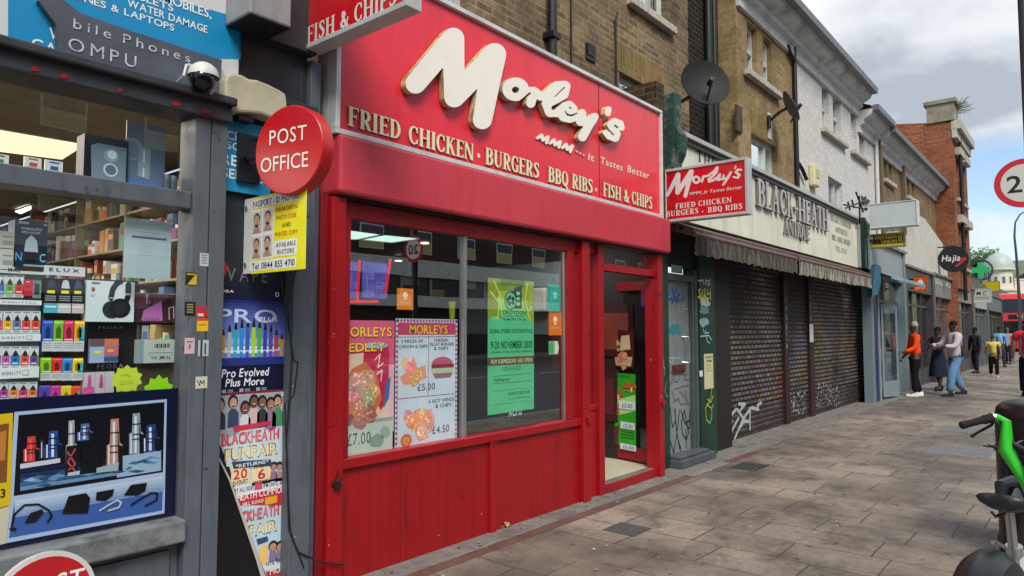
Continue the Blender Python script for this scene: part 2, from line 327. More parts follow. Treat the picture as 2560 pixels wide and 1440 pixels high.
_g = {}
def _serif(ch):
    """heavy condensed roman capital, unit height: returns polys and width"""
    if ch in _g: return _g[ch]
    st = .17; th = .075; sr = .055
    def stem(x, y0=0, y1=1, t=st, s0=True, s1=True):
        q = [bx2(x, y0, x + t, y1)]
        if s0: q.append(bx2(x - .055, y0, x + t + .055, y0 + sr))
        if s1: q.append(bx2(x - .055, y1 - sr, x + t + .055, y1))
        return uni(*q)
    def bowl(x0, y0, x1, y1):      # right half ring
        cy = (y0 + y1) / 2; o = ell(x0, cy, x1 - x0, (y1 - y0) / 2); i = ell(x0, cy, x1 - x0 - st, (y1 - y0) / 2 - th)
        return inter(sub(o, i), lambda X, Y: x0 - X)
    def diag(x0, y0, x1, y1, t):
        l = math.hypot(x1 - x0, y1 - y0)
        def f(X, Y):
            c = (y1 - y0) * (X - x0) - (x1 - x0) * (Y - y0)
            return np.maximum(np.abs(c) / l - t / 2, np.maximum(min(y0, y1) - Y, Y - max(y0, y1)))
        return f
    def arm(x0, x1, y, t=th, tick=0):
        q = [bx2(x0, y - t / 2, x1, y + t / 2)]
        if tick: q.append(bx2(x1 - .055, y - (.16 if tick < 0 else t / 2), x1, y + (.16 if tick > 0 else t / 2)))
        return uni(*q)
    w = .56; e = th / 2; fn = None
    if ch == 'I': w = st + .11; fn = stem(.055)
    elif ch in 'FE':
        w = .52; fn = uni(stem(.055), arm(.1, w, 1 - e, tick=-1), arm(.1, .42, .52), bx2(.38, .42, .42, .62))
        if ch == 'E': fn = uni(fn, arm(.1, w, e, tick=1))
    elif ch == 'L': w = .5; fn = uni(stem(.055), arm(.1, w, e, tick=1))
    elif ch == 'T': w = .56; fn = uni(stem(.195, s1=False), arm(0, w, 1 - e, tick=-1), bx2(0, .8, .055, 1))
    elif ch == 'D': w = .6; fn = uni(stem(.055), arm(.1, .26, 1 - e), arm(.1, .26, e), bowl(.25, 0, .6, 1))
    elif ch == 'P': w = .56; fn = uni(stem(.055), arm(.1, .28, 1 - e), arm(.1, .28, .45), bowl(.27, .41, .56, 1))
    elif ch == 'B': w = .57; fn = uni(stem(.055), arm(.1, .28, 1 - e), arm(.1, .28, .52), arm(.1, .28, e), bowl(.27, .48, .54, 1), bowl(.27, 0, .57, .56))
    elif ch == 'R': w = .6; fn = uni(stem(.055), arm(.1, .28, 1 - e), arm(.1, .28, .47), bowl(.27, .43, .55, 1), diag(.30, .46, .5, 0, .16), bx2(.42, 0, .62, sr))
    elif ch in 'CG':
        w = .58; fn = inter(sub(ell(.31, .5, .31, .5), ell(.33, .5, .17, .42)), uni(bx2(-1, -1, .42, 2), bx2(-1, .68, .55, 2), bx2(-1, -1, .55, .3)))
        fn = uni(fn, bx2(.48, .66, .54, .97))
        if ch == 'G': fn = uni(fn, bx2(.4, .03, .56, .46), bx2(.34, .41, .62, .46))
        else: fn = uni(fn, bx2(.49, .06, .54, .3))
    elif ch in 'OQ':
        w = .62; fn = sub(ell(.31, .5, .31, .5), ell(.31, .5, .14, .43))
        if ch == 'Q': fn = uni(fn, diag(.26, .2, .56, -.16, .12))
    elif ch == 'H': w = .72; fn = uni(stem(.055), stem(.495), arm(.1, .5, .5))
    elif ch == 'N': w = .68; fn = uni(stem(.055, t=.08), stem(.545, t=.08, s0=False), diag(.1, 1, .56, 0, .16))
    elif ch == 'M': w = .84; fn = uni(stem(.055, t=.07), stem(.61), diag(.12, 1, .4, .02, .15), diag(.66, 1, .4, .02, .07))
    elif ch == 'K': w = .66; fn = uni(stem(.055), diag(.2, .42, .5, 1, .07), diag(.3, .6, .53, 0, .17), bx2(.4, 1 - sr, .62, 1), bx2(.42, 0, .66, sr))
    elif ch == 'A': w = .66; fn = uni(diag(.1, 0, .33, 1, .07), diag(.52, 0, .33, 1, .17), bx2(.17, .3, .48, .36), bx2(.0, 0, .2, sr), bx2(.4, 0, .66, sr))
    elif ch == 'U': w = .66; fn = uni(bx2(.055, .3, .225, 1), bx2(.5, .3, .57, 1), bx2(0, 1 - sr, .28, 1), bx2(.44, 1 - sr, .64, 1), inter(sub(ell(.3125, .33, .2575, .33), ell(.3625, .33, .1375, .25)), bx2(-1, -1, 2, .33)))
    elif ch == 'S':
        w = .5; fn = uni(path([(.43, .80, .03), (.38, .92, .04), (.25, .95, .05), (.12, .86, .075), (.12, .72, .085), (.25, .56, .095), (.38, .42, .09), (.4, .22, .085), (.28, .07, .055), (.14, .06, .045), (.06, .18, .03)]), bx2(.41, .72, .46, .98), bx2(.03, .02, .08, .3))
    elif ch == '&':
        w = .66; fn = path([(.6, .5, .04), (.5, .2, .05), (.3, .06, .06), (.12, .12, .08), (.1, .3, .085), (.25, .5, .08), (.36, .7, .07), (.3, .9, .05), (.18, .86, .07), (.18, .7, .08), (.32, .4, .09), (.54, .06, .09)])
    elif ch == "'": w = .14; fn = path([(.08, .95, .07), (.06, .75, .03)])
    elif ch in '.': w = .14; fn = cap((.07, .07), .07)
    elif ch == '*': w = .2; fn = cap((.1, .42), .075)
    elif ch == '-': w = .34; fn = bx2(.02, .4, .32, .52)
    else: w = .3; fn = cap((.1, .1), .01)
    pl, sg = sdf_polys(fn, -.1, w + .1, -.2, 1.06, .028)
    _g[ch] = (pl, w, sg); return _g[ch]

class Sheet(MB):
    """flat artwork: unit square (u right, v down) laid on a real surface; each layer stands a fraction of a millimetre proud"""
    def __init__(s, O, U, Vd, N, step=.0007):
        super().__init__(); s.O = Vector(O); s.U = Vector(U); s.D = Vector(Vd); s.N = Vector(N).normalized(); s.st = step
        s.flip = s.U.cross(-s.D).dot(s.N) < 0
    def p(s, u, v, l=0): return s.O + s.U * u + s.D * v + s.N * (l * s.st)
    def base(s, c, t=.002):
        s.obox(s.p(0, 0) - s.N * t, s.U, s.D, s.N * t, c); return s
    def poly(s, pts, c, l=1):
        q = [s.p(u, v, l) for u, v in pts]
        a = sum(pts[i][0] * pts[(i + 1) % len(pts)][1] - pts[(i + 1) % len(pts)][0] * pts[i][1] for i in range(len(pts)))
        f = tuple(range(len(q)))
        if (a > 0) != s.flip: f = f[::-1]
        return s.add(q, [f], c)
    def r(s, u0, v0, u1, v1, c, l=1): return s.poly([(u0, v0), (u1, v0), (u1, v1), (u0, v1)], c, l)
    def line(s, pts, w, c, l=1):       # stroked polyline, width w in metres
        fl = path([(u * s.U.length, v * s.D.length, w / 2) for u, v in pts]); lx, ly = s.U.length, s.D.length
        X = [u * lx for u, v in pts]; Y = [v * ly for u, v in pts]
        pl, _ = sdf_polys(fl, min(X) - w, max(X) + w, min(Y) - w, max(Y) + w, w * .45)
        for q in pl: s.poly([(a / lx, b / ly) for a, b in q], c, l)
        return s
    def disc(s, u, v, r, c, l=1, n=20, rv=None, a0=0, a1=360):   # r as fraction of width
        k = s.U.length / s.D.length; rv = r * k if rv is None else rv
        pts = [(u + r * math.cos(R(a0 + (a1 - a0) * i / n)), v + rv * math.sin(R(a0 + (a1 - a0) * i / n))) for i in range(n if a1 - a0 == 360 else n + 1)]
        return s.poly(pts, c, l)
    def blob(s, u, v, ru, rv, c, l=1, seed=0, n=14, am=.18):
        rr = random.Random(seed); pts = []
        for i in range(n):
            t = 2 * math.pi * i / n; k = 1 + rr.uniform(-am, am); pts.append((u + ru * k * math.cos(t), v + rv * k * math.sin(t)))
        return s.poly(pts, c, l)
    def text(s, st, u0, v0, u1, v1, c, l=2, bold=True, shear=0, gap=.09, depth=0):
        """fit the string to the box: v1 is the baseline, v0 the cap height"""
        x = 0; items = []
        for ch in st:
            if ch == ' ': x += .33; continue
            v, f, w = _chars[(ch, bold)]; items.append((x, v, f)); x += w + gap
        x -= gap; ch_h = .73; kx = (u1 - u0) / x; ky = (v1 - v0) / ch_h
        for x0, v, f in items:
            q = [s.p(u0 + (x0 + a + shear * b) * kx, v1 - b * ky, l) for a, b in v]
            s.add(q, [t if not s.flip else t[::-1] for t in f], c)
        return s
    def serif(s, st, u0, v0, u1, v1, c, l=2, gap=.08, depth=0, side=None, slant=0):
        x = 0; items = []
        for ch in st:
            if ch == ' ': x += .34; continue
            pl, w, sg = _serif(ch); items.append((x, pl, sg)); x += w + gap
        x -= gap; kx = (u1 - u0) / x; ky = v1 - v0
        up = s.N * depth
        for x0, pl, sg in items:
            P = lambda a, b: s.p(u0 + (x0 + a + slant * b) * kx, v1 - b * ky, l) + up
            for q in pl:
                s.add([P(a, b) for a, b in q], [tuple(range(len(q)))], c)
            if depth:
                for a, b in sg: s.add([P(*a), P(*b), P(*b) - up, P(*a) - up], [(0, 3, 2, 1)], side or c)
        return s

def facade(x0, y0, x1, y1, Y=3.6, N=(0, -1, 0)):
    """sheet on a wall parallel to the street from two opposite corners measured in the photograph"""
    a = at(x0, y0, Y); b = at(x1, y1, Y)
    return Sheet(a, (b.x - a.x, 0, 0), (0, 0, b.z - a.z), N)
def rect(x0, y0, x1, y1, Y=3.6):
    a = at(x0, y0, Y); b = at(x1, y1, Y); return a.x, b.x, b.z, a.z
PR = mat('printed_sheet', None, rough=.42, var=.09, scale=5, gain=1.2, bump=.12)
PAINTC = mat('painted_metal', None, rough=.4, var=.10, scale=9, bump=.05)
ROUGHC = mat('rough_coloured', None, rough=.8, var=.2, scale=9, bump=.3)
FABC = mat('cloth', None, rough=.9, var=.28, scale=3, bump=1.0, spec=.2)
SKIN = mat('skin', None, rough=.55, var=.1, scale=20)
METAL = mat('brushed_metal', '#b9bcbc', rough=.35, metal=.8, var=.1)
DARKP = mat('black_plastic', '#15171a', rough=.45, var=.2, bump=.1)
# ------------------------------------------------------------------ sheets that read the photograph's measurements
def _uv(s, px, py):
    n = s.U.cross(s.D); v = _ray(px, py); t = (s.O - Vector((0, 0, CAMH))).dot(n) / v.dot(n)
    q = Vector((0, 0, CAMH)) + v * t - s.O
    return q.dot(s.U) / s.U.length_squared, q.dot(s.D) / s.D.length_squared
def _ppoly(s, pts, c, l=1): return s.poly([_uv(s, *p) for p in pts], c, l)
def _pr(s, x0, y0, x1, y1, c, l=1):
    a = _uv(s, x0, y0); b = _uv(s, x1, y1); return s.r(a[0], a[1], b[0], b[1], c, l)
def _pt(s, st, xl, yl, xr, yr, h, c, l=2, bold=True, shear=0, serif=False, **k):
    a = _uv(s, xl, yl); b = _uv(s, xr, yr); t = _uv(s, xl, yl - h); v1 = (a[1] + b[1]) / 2
    fn = s.serif if serif else s.text
    if serif: return s.serif(st, a[0], v1 - (a[1] - t[1]), b[0], v1, c, l, **k)
    return s.text(st, a[0], v1 - (a[1] - t[1]), b[0], v1, c, l, bold, shear, **k)
Sheet.uv = _uv; Sheet.ppoly = _ppoly; Sheet.pr = _pr; Sheet.pt = _pt

# ------------------------------------------------------------------ ground
def pavement_mat():
    m = bpy.data.materials.new('paving_slabs'); m.use_nodes = True; nt = m.node_tree; N = nt.nodes; L = nt.links; b = N['Principled BSDF']
    tc = N.new('ShaderNodeTexCoord'); sp = N.new('ShaderNodeSeparateXYZ'); L.new(tc.outputs['Object'], sp.inputs[0])
    cb = N.new('ShaderNodeCombineXYZ'); L.new(sp.outputs[1], cb.inputs[0]); L.new(sp.outputs[0], cb.inputs[1])
    wn = N.new('ShaderNodeTexNoise'); wn.inputs['Scale'].default_value = 1.7; L.new(tc.outputs['Object'], wn.inputs['Vector'])
    ws = N.new('ShaderNodeVectorMath'); ws.operation = 'SCALE'; ws.inputs['Scale'].default_value = .05; L.new(wn.outputs[1], ws.inputs[0])
    wa = N.new('ShaderNodeVectorMath'); L.new(cb.outputs[0], wa.inputs[0]); L.new(ws.outputs[0], wa.inputs[1])
    def brick(w, sq, off):
        br = N.new('ShaderNodeTexBrick'); br.offset = off; br.squash = sq; br.squash_frequency = 3; br.inputs['Scale'].default_value = 1
        br.inputs['Brick Width'].default_value = w; br.inputs['Row Height'].default_value = .43; br.inputs['Mortar Size'].default_value = .0065; br.inputs['Mortar Smooth'].default_value = .35
        br.inputs['Bias'].default_value = -.1
        mp = N.new('ShaderNodeMapping'); mp.inputs['Location'].default_value = (.12, -.20, 0); L.new(wa.outputs[0], mp.inputs[0]); L.new(mp.outputs[0], br.inputs['Vector'])
        return br
    br = brick(.62, 1.35, .37)
    br.inputs['Color1'].default_value = (*lin('#978a7d'), 1); br.inputs['Color2'].default_value = (*lin('#80766b'), 1); br.inputs['Mortar'].default_value = (*lin('#3d3833'), 1)
    def noise(sc, det, lo, hi, a, bb, rough=.6, loc=(0, 0, 0)):
        n = N.new('ShaderNodeTexNoise'); n.inputs['Scale'].default_value = sc; n.inputs['Detail'].default_value = det; n.inputs['Roughness'].default_value = rough
        mp = N.new('ShaderNodeMapping'); mp.inputs['Location'].default_value = loc; L.new(tc.outputs['Object'], mp.inputs[0]); L.new(mp.outputs[0], n.inputs['Vector'])
        r = N.new('ShaderNodeMapRange'); r.inputs[1].default_value = lo; r.inputs[2].default_value = hi; r.inputs[3].default_value = a; r.inputs[4].default_value = bb; L.new(n.outputs[0], r.inputs[0]); return r
    g = noise(26, 10, .25, .75, .72, 1.22); vm = N.new('ShaderNodeVectorMath'); vm.operation = 'SCALE'; L.new(br.outputs[0], vm.inputs[0]); L.new(g.outputs[0], vm.inputs['Scale'])
    last = vm.outputs[0]
    for (args, colr) in (((.55, 8, .42, .60, 0, .75), '#453f3a'), ((2.2, 10, .48, .64, 0, .7, .72, (4, 2, 0)), '#3a3531'), ((1.1, 6, .52, .7, 0, .5, .6, (9, 9, 0)), '#8f7d6f'), ((9, 4, .66, .71, 0, .7, .5, (1, 7, 0)), '#2e2b29')):
        f = noise(*args); mx = N.new('ShaderNodeMixRGB'); L.new(f.outputs[0], mx.inputs[0]); L.new(last, mx.inputs[1]); mx.inputs[2].default_value = (*lin(colr), 1); last = mx.outputs[0]
    # chewing gum and spots
    vo = N.new('ShaderNodeTexVoronoi'); vo.inputs['Scale'].default_value = 6.5; L.new(tc.outputs['Object'], vo.inputs['Vector'])
    lt = N.new('ShaderNodeMath'); lt.operation = 'LESS_THAN'; lt.inputs[1].default_value = .105; L.new(vo.outputs['Distance'], lt.inputs[0])
    sc = N.new('ShaderNodeSeparateColor'); L.new(vo.outputs['Color'], sc.inputs[0]); gt = N.new('ShaderNodeMath'); gt.operation = 'GREATER_THAN'; gt.inputs[1].default_value = .62; L.new(sc.outputs[0], gt.inputs[0])
    mu = N.new('ShaderNodeMath'); mu.operation = 'MULTIPLY'; L.new(lt.outputs[0], mu.inputs[0]); L.new(gt.outputs[0], mu.inputs[1]); m3 = N.new('ShaderNodeMath'); m3.operation = 'MULTIPLY'; m3.inputs[1].default_value = .6; L.new(mu.outputs[0], m3.inputs[0])
    mx = N.new('ShaderNodeMixRGB'); L.new(m3.outputs[0], mx.inputs[0]); L.new(last, mx.inputs[1]); mx.inputs[2].default_value = (*lin('#2b2826'), 1); last = mx.outputs[0]
    L.new(last, b.inputs['Base Color'])
    rr = noise(3, 6, .3, .7, .45, .85); L.new(rr.outputs[0], b.inputs['Roughness'])
    bp = N.new('ShaderNodeBump'); bp.inputs['Strength'].default_value = .5; bp.inputs['Distance'].default_value = .006; bp.invert = True; L.new(br.outputs['Fac'], bp.inputs['Height'])
    n5 = N.new('ShaderNodeTexNoise'); n5.inputs['Scale'].default_value = 60; n5.inputs['Detail'].default_value = 6; L.new(tc.outputs['Object'], n5.inputs['Vector'])
    b2 = N.new('ShaderNodeBump'); b2.inputs['Strength'].default_value = .25; b2.inputs['Distance'].default_value = .004; L.new(n5.outputs[0], b2.inputs['Height']); L.new(bp.outputs[0], b2.inputs['Normal']); L.new(b2.outputs[0], b.inputs['Normal'])
    return m
asphalt = mat('asphalt', '#45454a', rough=.85, var=.25, scale=20, bump=.4)
g = MB(); g.quad((-400, -400, -.13), (900, -400, -.13), (900, 400, -.13), (-400, 400, -.13)); struct('ground', g, asphalt)
p = MB(); p.box(-30, 160, -.75, 3.4, -.14, 0); struct('pavement', p, pavement_mat())
p = MB(); p.box(-30, 160, -.9, -.752, -.14, .002); struct('kerb', p, mat('granite', '#8b8a88', rough=.8, var=.2, scale=30, bump=.2))
p = MB(); p.box(-30, 160, 3.402, 5.2, -.14, -.001); struct('threshold_strip', p, mat('stained_concrete', '#77726c', rough=.85, var=.35, scale=9, bump=.4, dirt='#322e2b', dirt_amt=.7, dscale=2.5))
p = MB(); p.box(-30, 8.9, 3.29, 3.395, -.002, .004); struct('red_kerb_strip', p, mat('red_paving_brick', '#62443c', rough=.85, var=.4, scale=7, bump=.4, dirt='#4a443f', dirt_amt=.85, dscale=1.6))
p = MB(); p.box(7.0, 8.0, 3.29, 3.395, .004, .007); p.box(-30, 160, -27, -18.6, -.14, 0); struct('far_pavement', p, mat('grey_paving', '#7b7772', rough=.85, var=.3, scale=4, bump=.2))
# road markings and covers
p = MB()
for i in range(20): p.box(-20 + i * 6, -17 + i * 6, -9.6, -9.48, -.128, -.124)
p.box(-30, 120, -1.45, -1.35, -.128, -.124); struct('road_markings', p, mat('road_paint', '#c9c6b8', rough=.7, var=.25, bump=.1))
covm = mat('cast_iron', '#3c3b3a', rough=.7, var=.3, bump=.5, scale=20); grey = mat('grey_slab', '#6f6f70', rough=.85, var=.2, scale=12, bump=.3)
def cover(x0, x1, y0, y1, lab, m, name='utility_cover'):
    t = thing(name, lab, 'cover', ((x0 + x1) / 2, (y0 + y1) / 2, 0))
    a = MB(); a.box(x0, x1, y0, y1, -.01, .005); a.build('frame', m, t)
    a = MB()
    n = 5
    for i in range(n):
        for j in range(n):
            u = x0 + (x1 - x0) * (i + .5) / n; v = y0 + (y1 - y0) * (j + .5) / n; w = (x1 - x0) / n * .36; q = (y1 - y0) / n * .36; a.box(u - w, u + w, v - q, v + q, .0052, .0075)
    a.build('lid', m, t)
cover(7.7, 8.15, 2.9, 3.2, 'small dark metal cover by the red strip outside the green door', covm)
cover(4.7, 4.98, 2.7, 2.98, 'small worn square cover in the slabs before the red shop window', mat('worn_iron', '#4d4c4a', rough=.8, var=.3, bump=.3, scale=15))
cover(10.2, 11.0, 1.0, 1.7, 'light grey rectangular access cover near the litter bin', grey)
cover(12.6, 13.4, 1.2, 1.9, 'grey rectangular access cover farther along than the one by the bin', grey)

# ------------------------------------------------------------------ upper storeys
def holed_wall(mb, x0, x1, z0, z1, y, holes, depth=.14, c=None, mi=0):
    xs = sorted({x0, x1, *[h[0] for h in holes], *[h[1] for h in holes]}); zs = sorted({z0, z1, *[h[2] for h in holes], *[h[3] for h in holes]})
    for a, b in zip(xs, xs[1:]):
        for e, f in zip(zs, zs[1:]):
            cx, cz = (a + b) / 2, (e + f) / 2
            if any(h[0] < cx < h[1] and h[2] < cz < h[3] for h in holes): continue
            mb.quad((a, y, e), (b, y, e), (b, y, f), (a, y, f), c, mi)
    for a, b, e, f in holes:
        mb.quad((a, y, e), (a, y + depth, e), (b, y + depth, e), (b, y, e), c, mi); mb.quad((a, y, f), (b, y, f), (b, y + depth, f), (a, y + depth, f), c, mi)
        mb.quad((a, y, e), (a, y, f), (a, y + depth, f), (a, y + depth, e), c, mi); mb.quad((b, y, e), (b, y + depth, e), (b, y + depth, f), (b, y, f), c, mi)
WHITEF = mat('white_frame', '#c9cbc8', rough=.5, var=.12, scale=8, dirt='#77756c', dirt_amt=.4)
STONE = mat('painted_stone', '#b5b0a4', rough=.8, var=.2, scale=6, bump=.2, dirt='#5c564a', dirt_amt=.6, streak=True)
CURT = mat('curtain', None, rough=.9, var=.15, scale=10)
WGL = glassmat('window_glass', (.75, .8, .8), 1.0, 2.0)
def window(parent, x0, x1, z0, z1, y, sill=True, style='sash', curtain='#c8c3b6', cover_=.6, gl=None):
    """frame recessed in its opening with sill, pane and curtain behind"""
    f = MB(); w = .055; ya, yb = y + .09, y + .14
    f.box(x0, x1, ya, yb, z0, z0 + w); f.box(x0, x1, ya, yb, z1 - w, z1); f.box(x0, x0 + w, ya, yb, z0 + w, z1 - w); f.box(x1 - w, x1, ya, yb, z0 + w, z1 - w)
    if style == 'sash': f.box(x0 + w, x1 - w, ya - .02, yb, (z0 + z1) / 2 - .03, (z0 + z1) / 2 + .03)
    if style == 'side': f.box(x0 + (x1 - x0) * .66, x0 + (x1 - x0) * .66 + .06, ya - .01, yb, z0 + w, z1 - w)
    if style == 'split': f.box((x0 + x1) / 2 - .03, (x0 + x1) / 2 + .03, ya - .01, yb, z0 + w, z1 - w); f.box(x0 + w, x1 - w, ya - .01, yb, z1 - .42, z1 - .37)
    fo = f.build('window', WHITEF, parent)
    g_ = MB(); g_.quad((x0 + w, yb - .01, z0 + w), (x1 - w, yb - .01, z0 + w), (x1 - w, yb - .01, z1 - w), (x0 + w, yb - .01, z1 - w)); g_.build('pane', gl or WGL, fo)
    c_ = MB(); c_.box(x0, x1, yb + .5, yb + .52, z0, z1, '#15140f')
    n = 7; cw = (x1 - x0) * cover_ / 2
    for s0 in (x0 + .02, x1 - .02 - cw):
        for i in range(n): c_.box(s0 + cw * i / n, s0 + cw * (i + .8) / n, yb + .06 + .02 * (i % 2), yb + .09 + .02 * (i % 2), z0 + .02, z1 - .02, curtain)
    c_.build('curtain', CURT, fo)
    if sill:
        s_ = MB(); s_.box(x0 - .12, x1 + .12, y - .09, y + .085, z0 - .10, z0 - .002); s_.build('sill', STONE, fo, bevel=.008)
def hole(px0, py0, px1, py1, Y):
    a = at(px0, py0, Y); b = at(px1, py1, Y); return [a.x, b.x, min(a.z, b.z), max(a.z, b.z)]

YA, YB = 4.3, 4.0
XB = at(1845, 300, YB).x            # where the second house starts
# house A, brown brick
bA = thing('brick_building', 'brown brick upper storeys above the grey phone shop and red takeaway', 'building', (4, YA, 0))
BR_A = brickmat('brown_stock_brick', '#927a58', '#6b573d', '#8a8270', soot='#36302a', soot_amt=.7, soot_scale=.9)
up = hole(1582, 0, 1665, 62, YA); upw = [at(1578, 20, YA).x, at(1668, 30, YA).x, at(1640, 45, YA).z, at(1640, 45, YA).z + 1.5]
lo = [at(1548, 200, YA).x, at(1650, 235, YA).x, 3.2, at(1548, 178, YA).z]
l2 = [at(1100, 5, YA).x - .75, at(1168, 10, YA).x, 3.2, 5.0]
l3 = [.4, 1.5, 5.6, 7.2]; holesA = [upw, lo, l2, [upw[0] - 3.6, upw[1] - 3.6, upw[2], upw[3]], l3]
w = MB(); holed_wall(w, -4, XB, 2.81, 9.2, YA, holesA); w.quad((-4, YA, 9.2), (XB, YA, 9.2), (XB, YA + 6, 10.5), (-4, YA + 6, 10.5)); w.quad((-4, YA, 2.81), (-4, YA, 9.2), (-4, YA + 6, 9.2), (-4, YA + 6, 2.81)); w.build('wall', BR_A, bA)
window(bA, *upw, YA, style='split', cover_=.5); window(bA, *lo, YA, style='side', cover_=.9, curtain='#d9dde0'); window(bA, *l2, YA, style='sash'); window(bA, *holesA[3], YA, style='split'); window(bA, *l3, YA)
# rubbed brick flat arches over the windows
lint = MB()
BR_L = brickmat('gauged_brick', '#947a4a', '#7d6539', '#8a7d5c', bw=.07, bh=.30, soot='#51452c', soot_amt=.5)
for h in holesA[:3]: lint = MB(); lint.box(h[0] - .12, h[1] + .12, YA - .004, YA + .06, h[3] + .002, h[3] + .34); lint.build('lintel', BR_L, bA)
v = hole(1463, 108, 1486, 152, YA); a = MB(); a.box(v[0], v[1], YA - .02, YA + .02, v[2] - .03, v[3])
for i in range(5): a.box(v[0] + .02, v[1] - .02, YA - .03, YA - .02, v[2] + .02 + i * (v[3] - v[2]) / 5.5, v[2] + .05 + i * (v[3] - v[2]) / 5.5)
a.build('vent_grille', DARKP, bA)
q = MB(); xx = at(1366, 100, YA).x; q.cyl((xx, YA - .08, 2.7), (xx, YA - .08, 9), .05); q.box(xx - .07, xx + .07, YA - .14, YA, 4.6, 4.66); q.build('drainpipe', DARKP, bA)
q = MB(); xx = at(1425, 100, YA).x; q.cyl((xx, YA - .02, 2.7), (xx, YA - .02, 9), .012); xx = at(1536, 120, YA).x; q.tube([(xx, YA - .02, 2.7), (xx, YA - .02, 5.3), (xx + .03, YA - .03, 5.4)], .014); q.build('cable', DARKP, bA)
q = MB(); xx = at(1757, 100, YA).x; q.cyl((xx, YA - .09, 2.7), (xx, YA - .09, 9.2), .055); q.cyl((xx + .25, YA - .07, 2.7), (xx + .25, YA - .07, 9.2), .045)
for z in (3.6, 5.2, 6.8, 8.4): q.box(xx - .08, xx + .08, YA - .15, YA, z, z + .06)
q.build('soil_pipe', DARKP, bA)
q = MB(); q.box(XB - 1.05, XB - .002, YA - .012, YA + .01, 2.6, 9.19); q.build('sooty_brick_strip', brickmat('sooty_brick', '#2c2620', '#1d1916', '#47423a', soot='#100e0c', soot_amt=.7), bA)

# terrace B, C, D behind cornice
XC = at(1990, 260, YB).x; XD = at(2190, 400, YB).x; XE = 26.4; XK = at(2140, 225, YB).x
BR_B = brickmat('weathered_stock_brick', '#a08a64', '#8a744f', '#988869', soot='#6b5b42', soot_amt=.65, soot_scale=1.6, mort=.007, bump=.35)
bB = thing('terrace_house', 'weathered yellow brick house with paired sash windows under a white cornice', 'building', (XB, YB, 0))
w1 = hole(1868, 60, 1896, 190, YB); w1 = [at(1868, 120, YB).x, at(1893, 120, YB).x, at(1880, 187, YB).z, at(1870, 55, YB).z]
w2 = [at(1908, 150, YB).x, at(1930, 150, YB).x, w1[2], w1[3]]
w3 = [at(1879, 400, YB).x, at(1943, 400, YB).x, 3.3, at(1880, 332, YB).z]
w = MB(); holed_wall(w, XB, XC, 2.6, 7.1, YB, [w1, w2, w3], .16)
w.quad((XB, YB, 2.6), (XB, YB, 9.2), (XB, YA + .3, 9.2), (XB, YA + .3, 2.6)); w.build('wall', BR_B, bB)
window(bB, *w1, YB, sill=False, cover_=.8); window(bB, *w2, YB, sill=False, cover_=.8); window(bB, *w3, YB, style='side', sill=False, cover_=.0, gl=glassmat('mirror_glass', (.2, .3, .35), 1.0, 3.2, 0, .35))
s_ = MB(); s_.box(w1[0] - .2, w2[1] + .25, YB - .1, YB - .002, w1[2] - .11, w1[2] - .01); s_.build('sill', STONE, bB, bevel=.01)
s_ = MB(); s_.box(w3[0] + .02, w3[1] - .3, YB - .006, YB, w3[3] + .02, w3[3] + .36); s_.build('lintel', BR_L, bB); s_ = MB(); s_.box(w1[0] - .1, w1[1] + .1, YB - .006, YB, w1[3] + .01, w1[3] + .3); s_.build('lintel', BR_L, bB); s_ = MB(); s_.box(w2[0] - .1, w2[1] + .1, YB - .007, YB, w1[3] + .01, w1[3] + .3); s_.build('lintel', BR_L, bB)
q = MB(); x = w3[1] - .45; q.box(x, x + .16, YB - .02, YB - .007, w3[3] + .06, w3[3] + .5, '#d4d2c8'); q.build('paint_patch', WHITEF, bB)
q = MB(); x = at(1985, 400, YB).x; q.cyl((x, YB - .05, 2.9), (x, YB - .05, 6.9), .04)
q.tube([(x, YB - .05, 4.6), (x + .25, YB - .06, 4.5), (x + .5, YB - .06, 4.35)], .035); q.tube([(x, YB - .05, 6.4), (x - .4, YB - .06, 6.6)], .035); q.build('drainpipe', DARKP, bB)
q = MB(); z = at(1845, 290, YB); q.box(z.x - .12, z.x + .1, YB - .03, YB, z.z - .25, z.z + .15); q.build('air_vent', mat('rust', '#4a3c30', var=.3), bB)

BR_C = brickmat('white_painted_brick', '#d2d1cc', '#c8c7c2', '#b5b4ae', soot='#b5b4ae', soot_amt=.35, soot_scale=2.5, var=.12, mort=.006, bump=.4)
bC = thing('terrace_house', 'white painted house between the yellow brick and the brown brick ones', 'building', (XC, YB, 0))
def wx(px0, px1, zt, zb): return [at(px0, 300, YB).x, at(px1, 300, YB).x, zb, zt]
zt, zb = at(2075, 225, YB).z, at(2075, 335, YB).z
c1, c2 = wx(2056, 2074, zt, zb), wx(2083, 2103, zt, zb); c3, c4 = wx(2127, 2140, zt, zb), wx(2146, 2160, zt, zb); c5 = wx(2066, 2101, at(2080, 445, YB).z, 3.2); c6 = wx(2146, 2170, at(2080, 445, YB).z, 3.2)
w = MB(); holed_wall(w, XC, XD, 2.6, 7.0, YB, [c1, c2, c3, c4, c5, c6], .16); w.build('wall', BR_C, bC)
for i, c in enumerate((c1, c2, c3, c4)): window(bC, *c, YB, sill=False, cover_=.5)
window(bC, *c5, YB, style='side', cover_=.2); window(bC, *c6, YB, style='side')
s_ = MB(); s_.box(c1[0] - .15, c2[1] + .2, YB - .1, YB - .002, c1[2] - .1, c1[2] - .01); s_.box(c3[0] - .15, c4[1] + .2, YB - .1, YB - .002, c1[2] - .1, c1[2] - .01); s_.build('sill', STONE, bC, bevel=.01)
q = MB(); x = at(2185, 400, YB).x; q.cyl((x, YB - .06, 2.9), (x, YB - .06, 6.5), .045); q.build('drainpipe', WHITEF, bC)
a = thing('alarm_box', 'cream burglar alarm box high on the white painted house', 'alarm box', at(2028, 445, YB - .02))
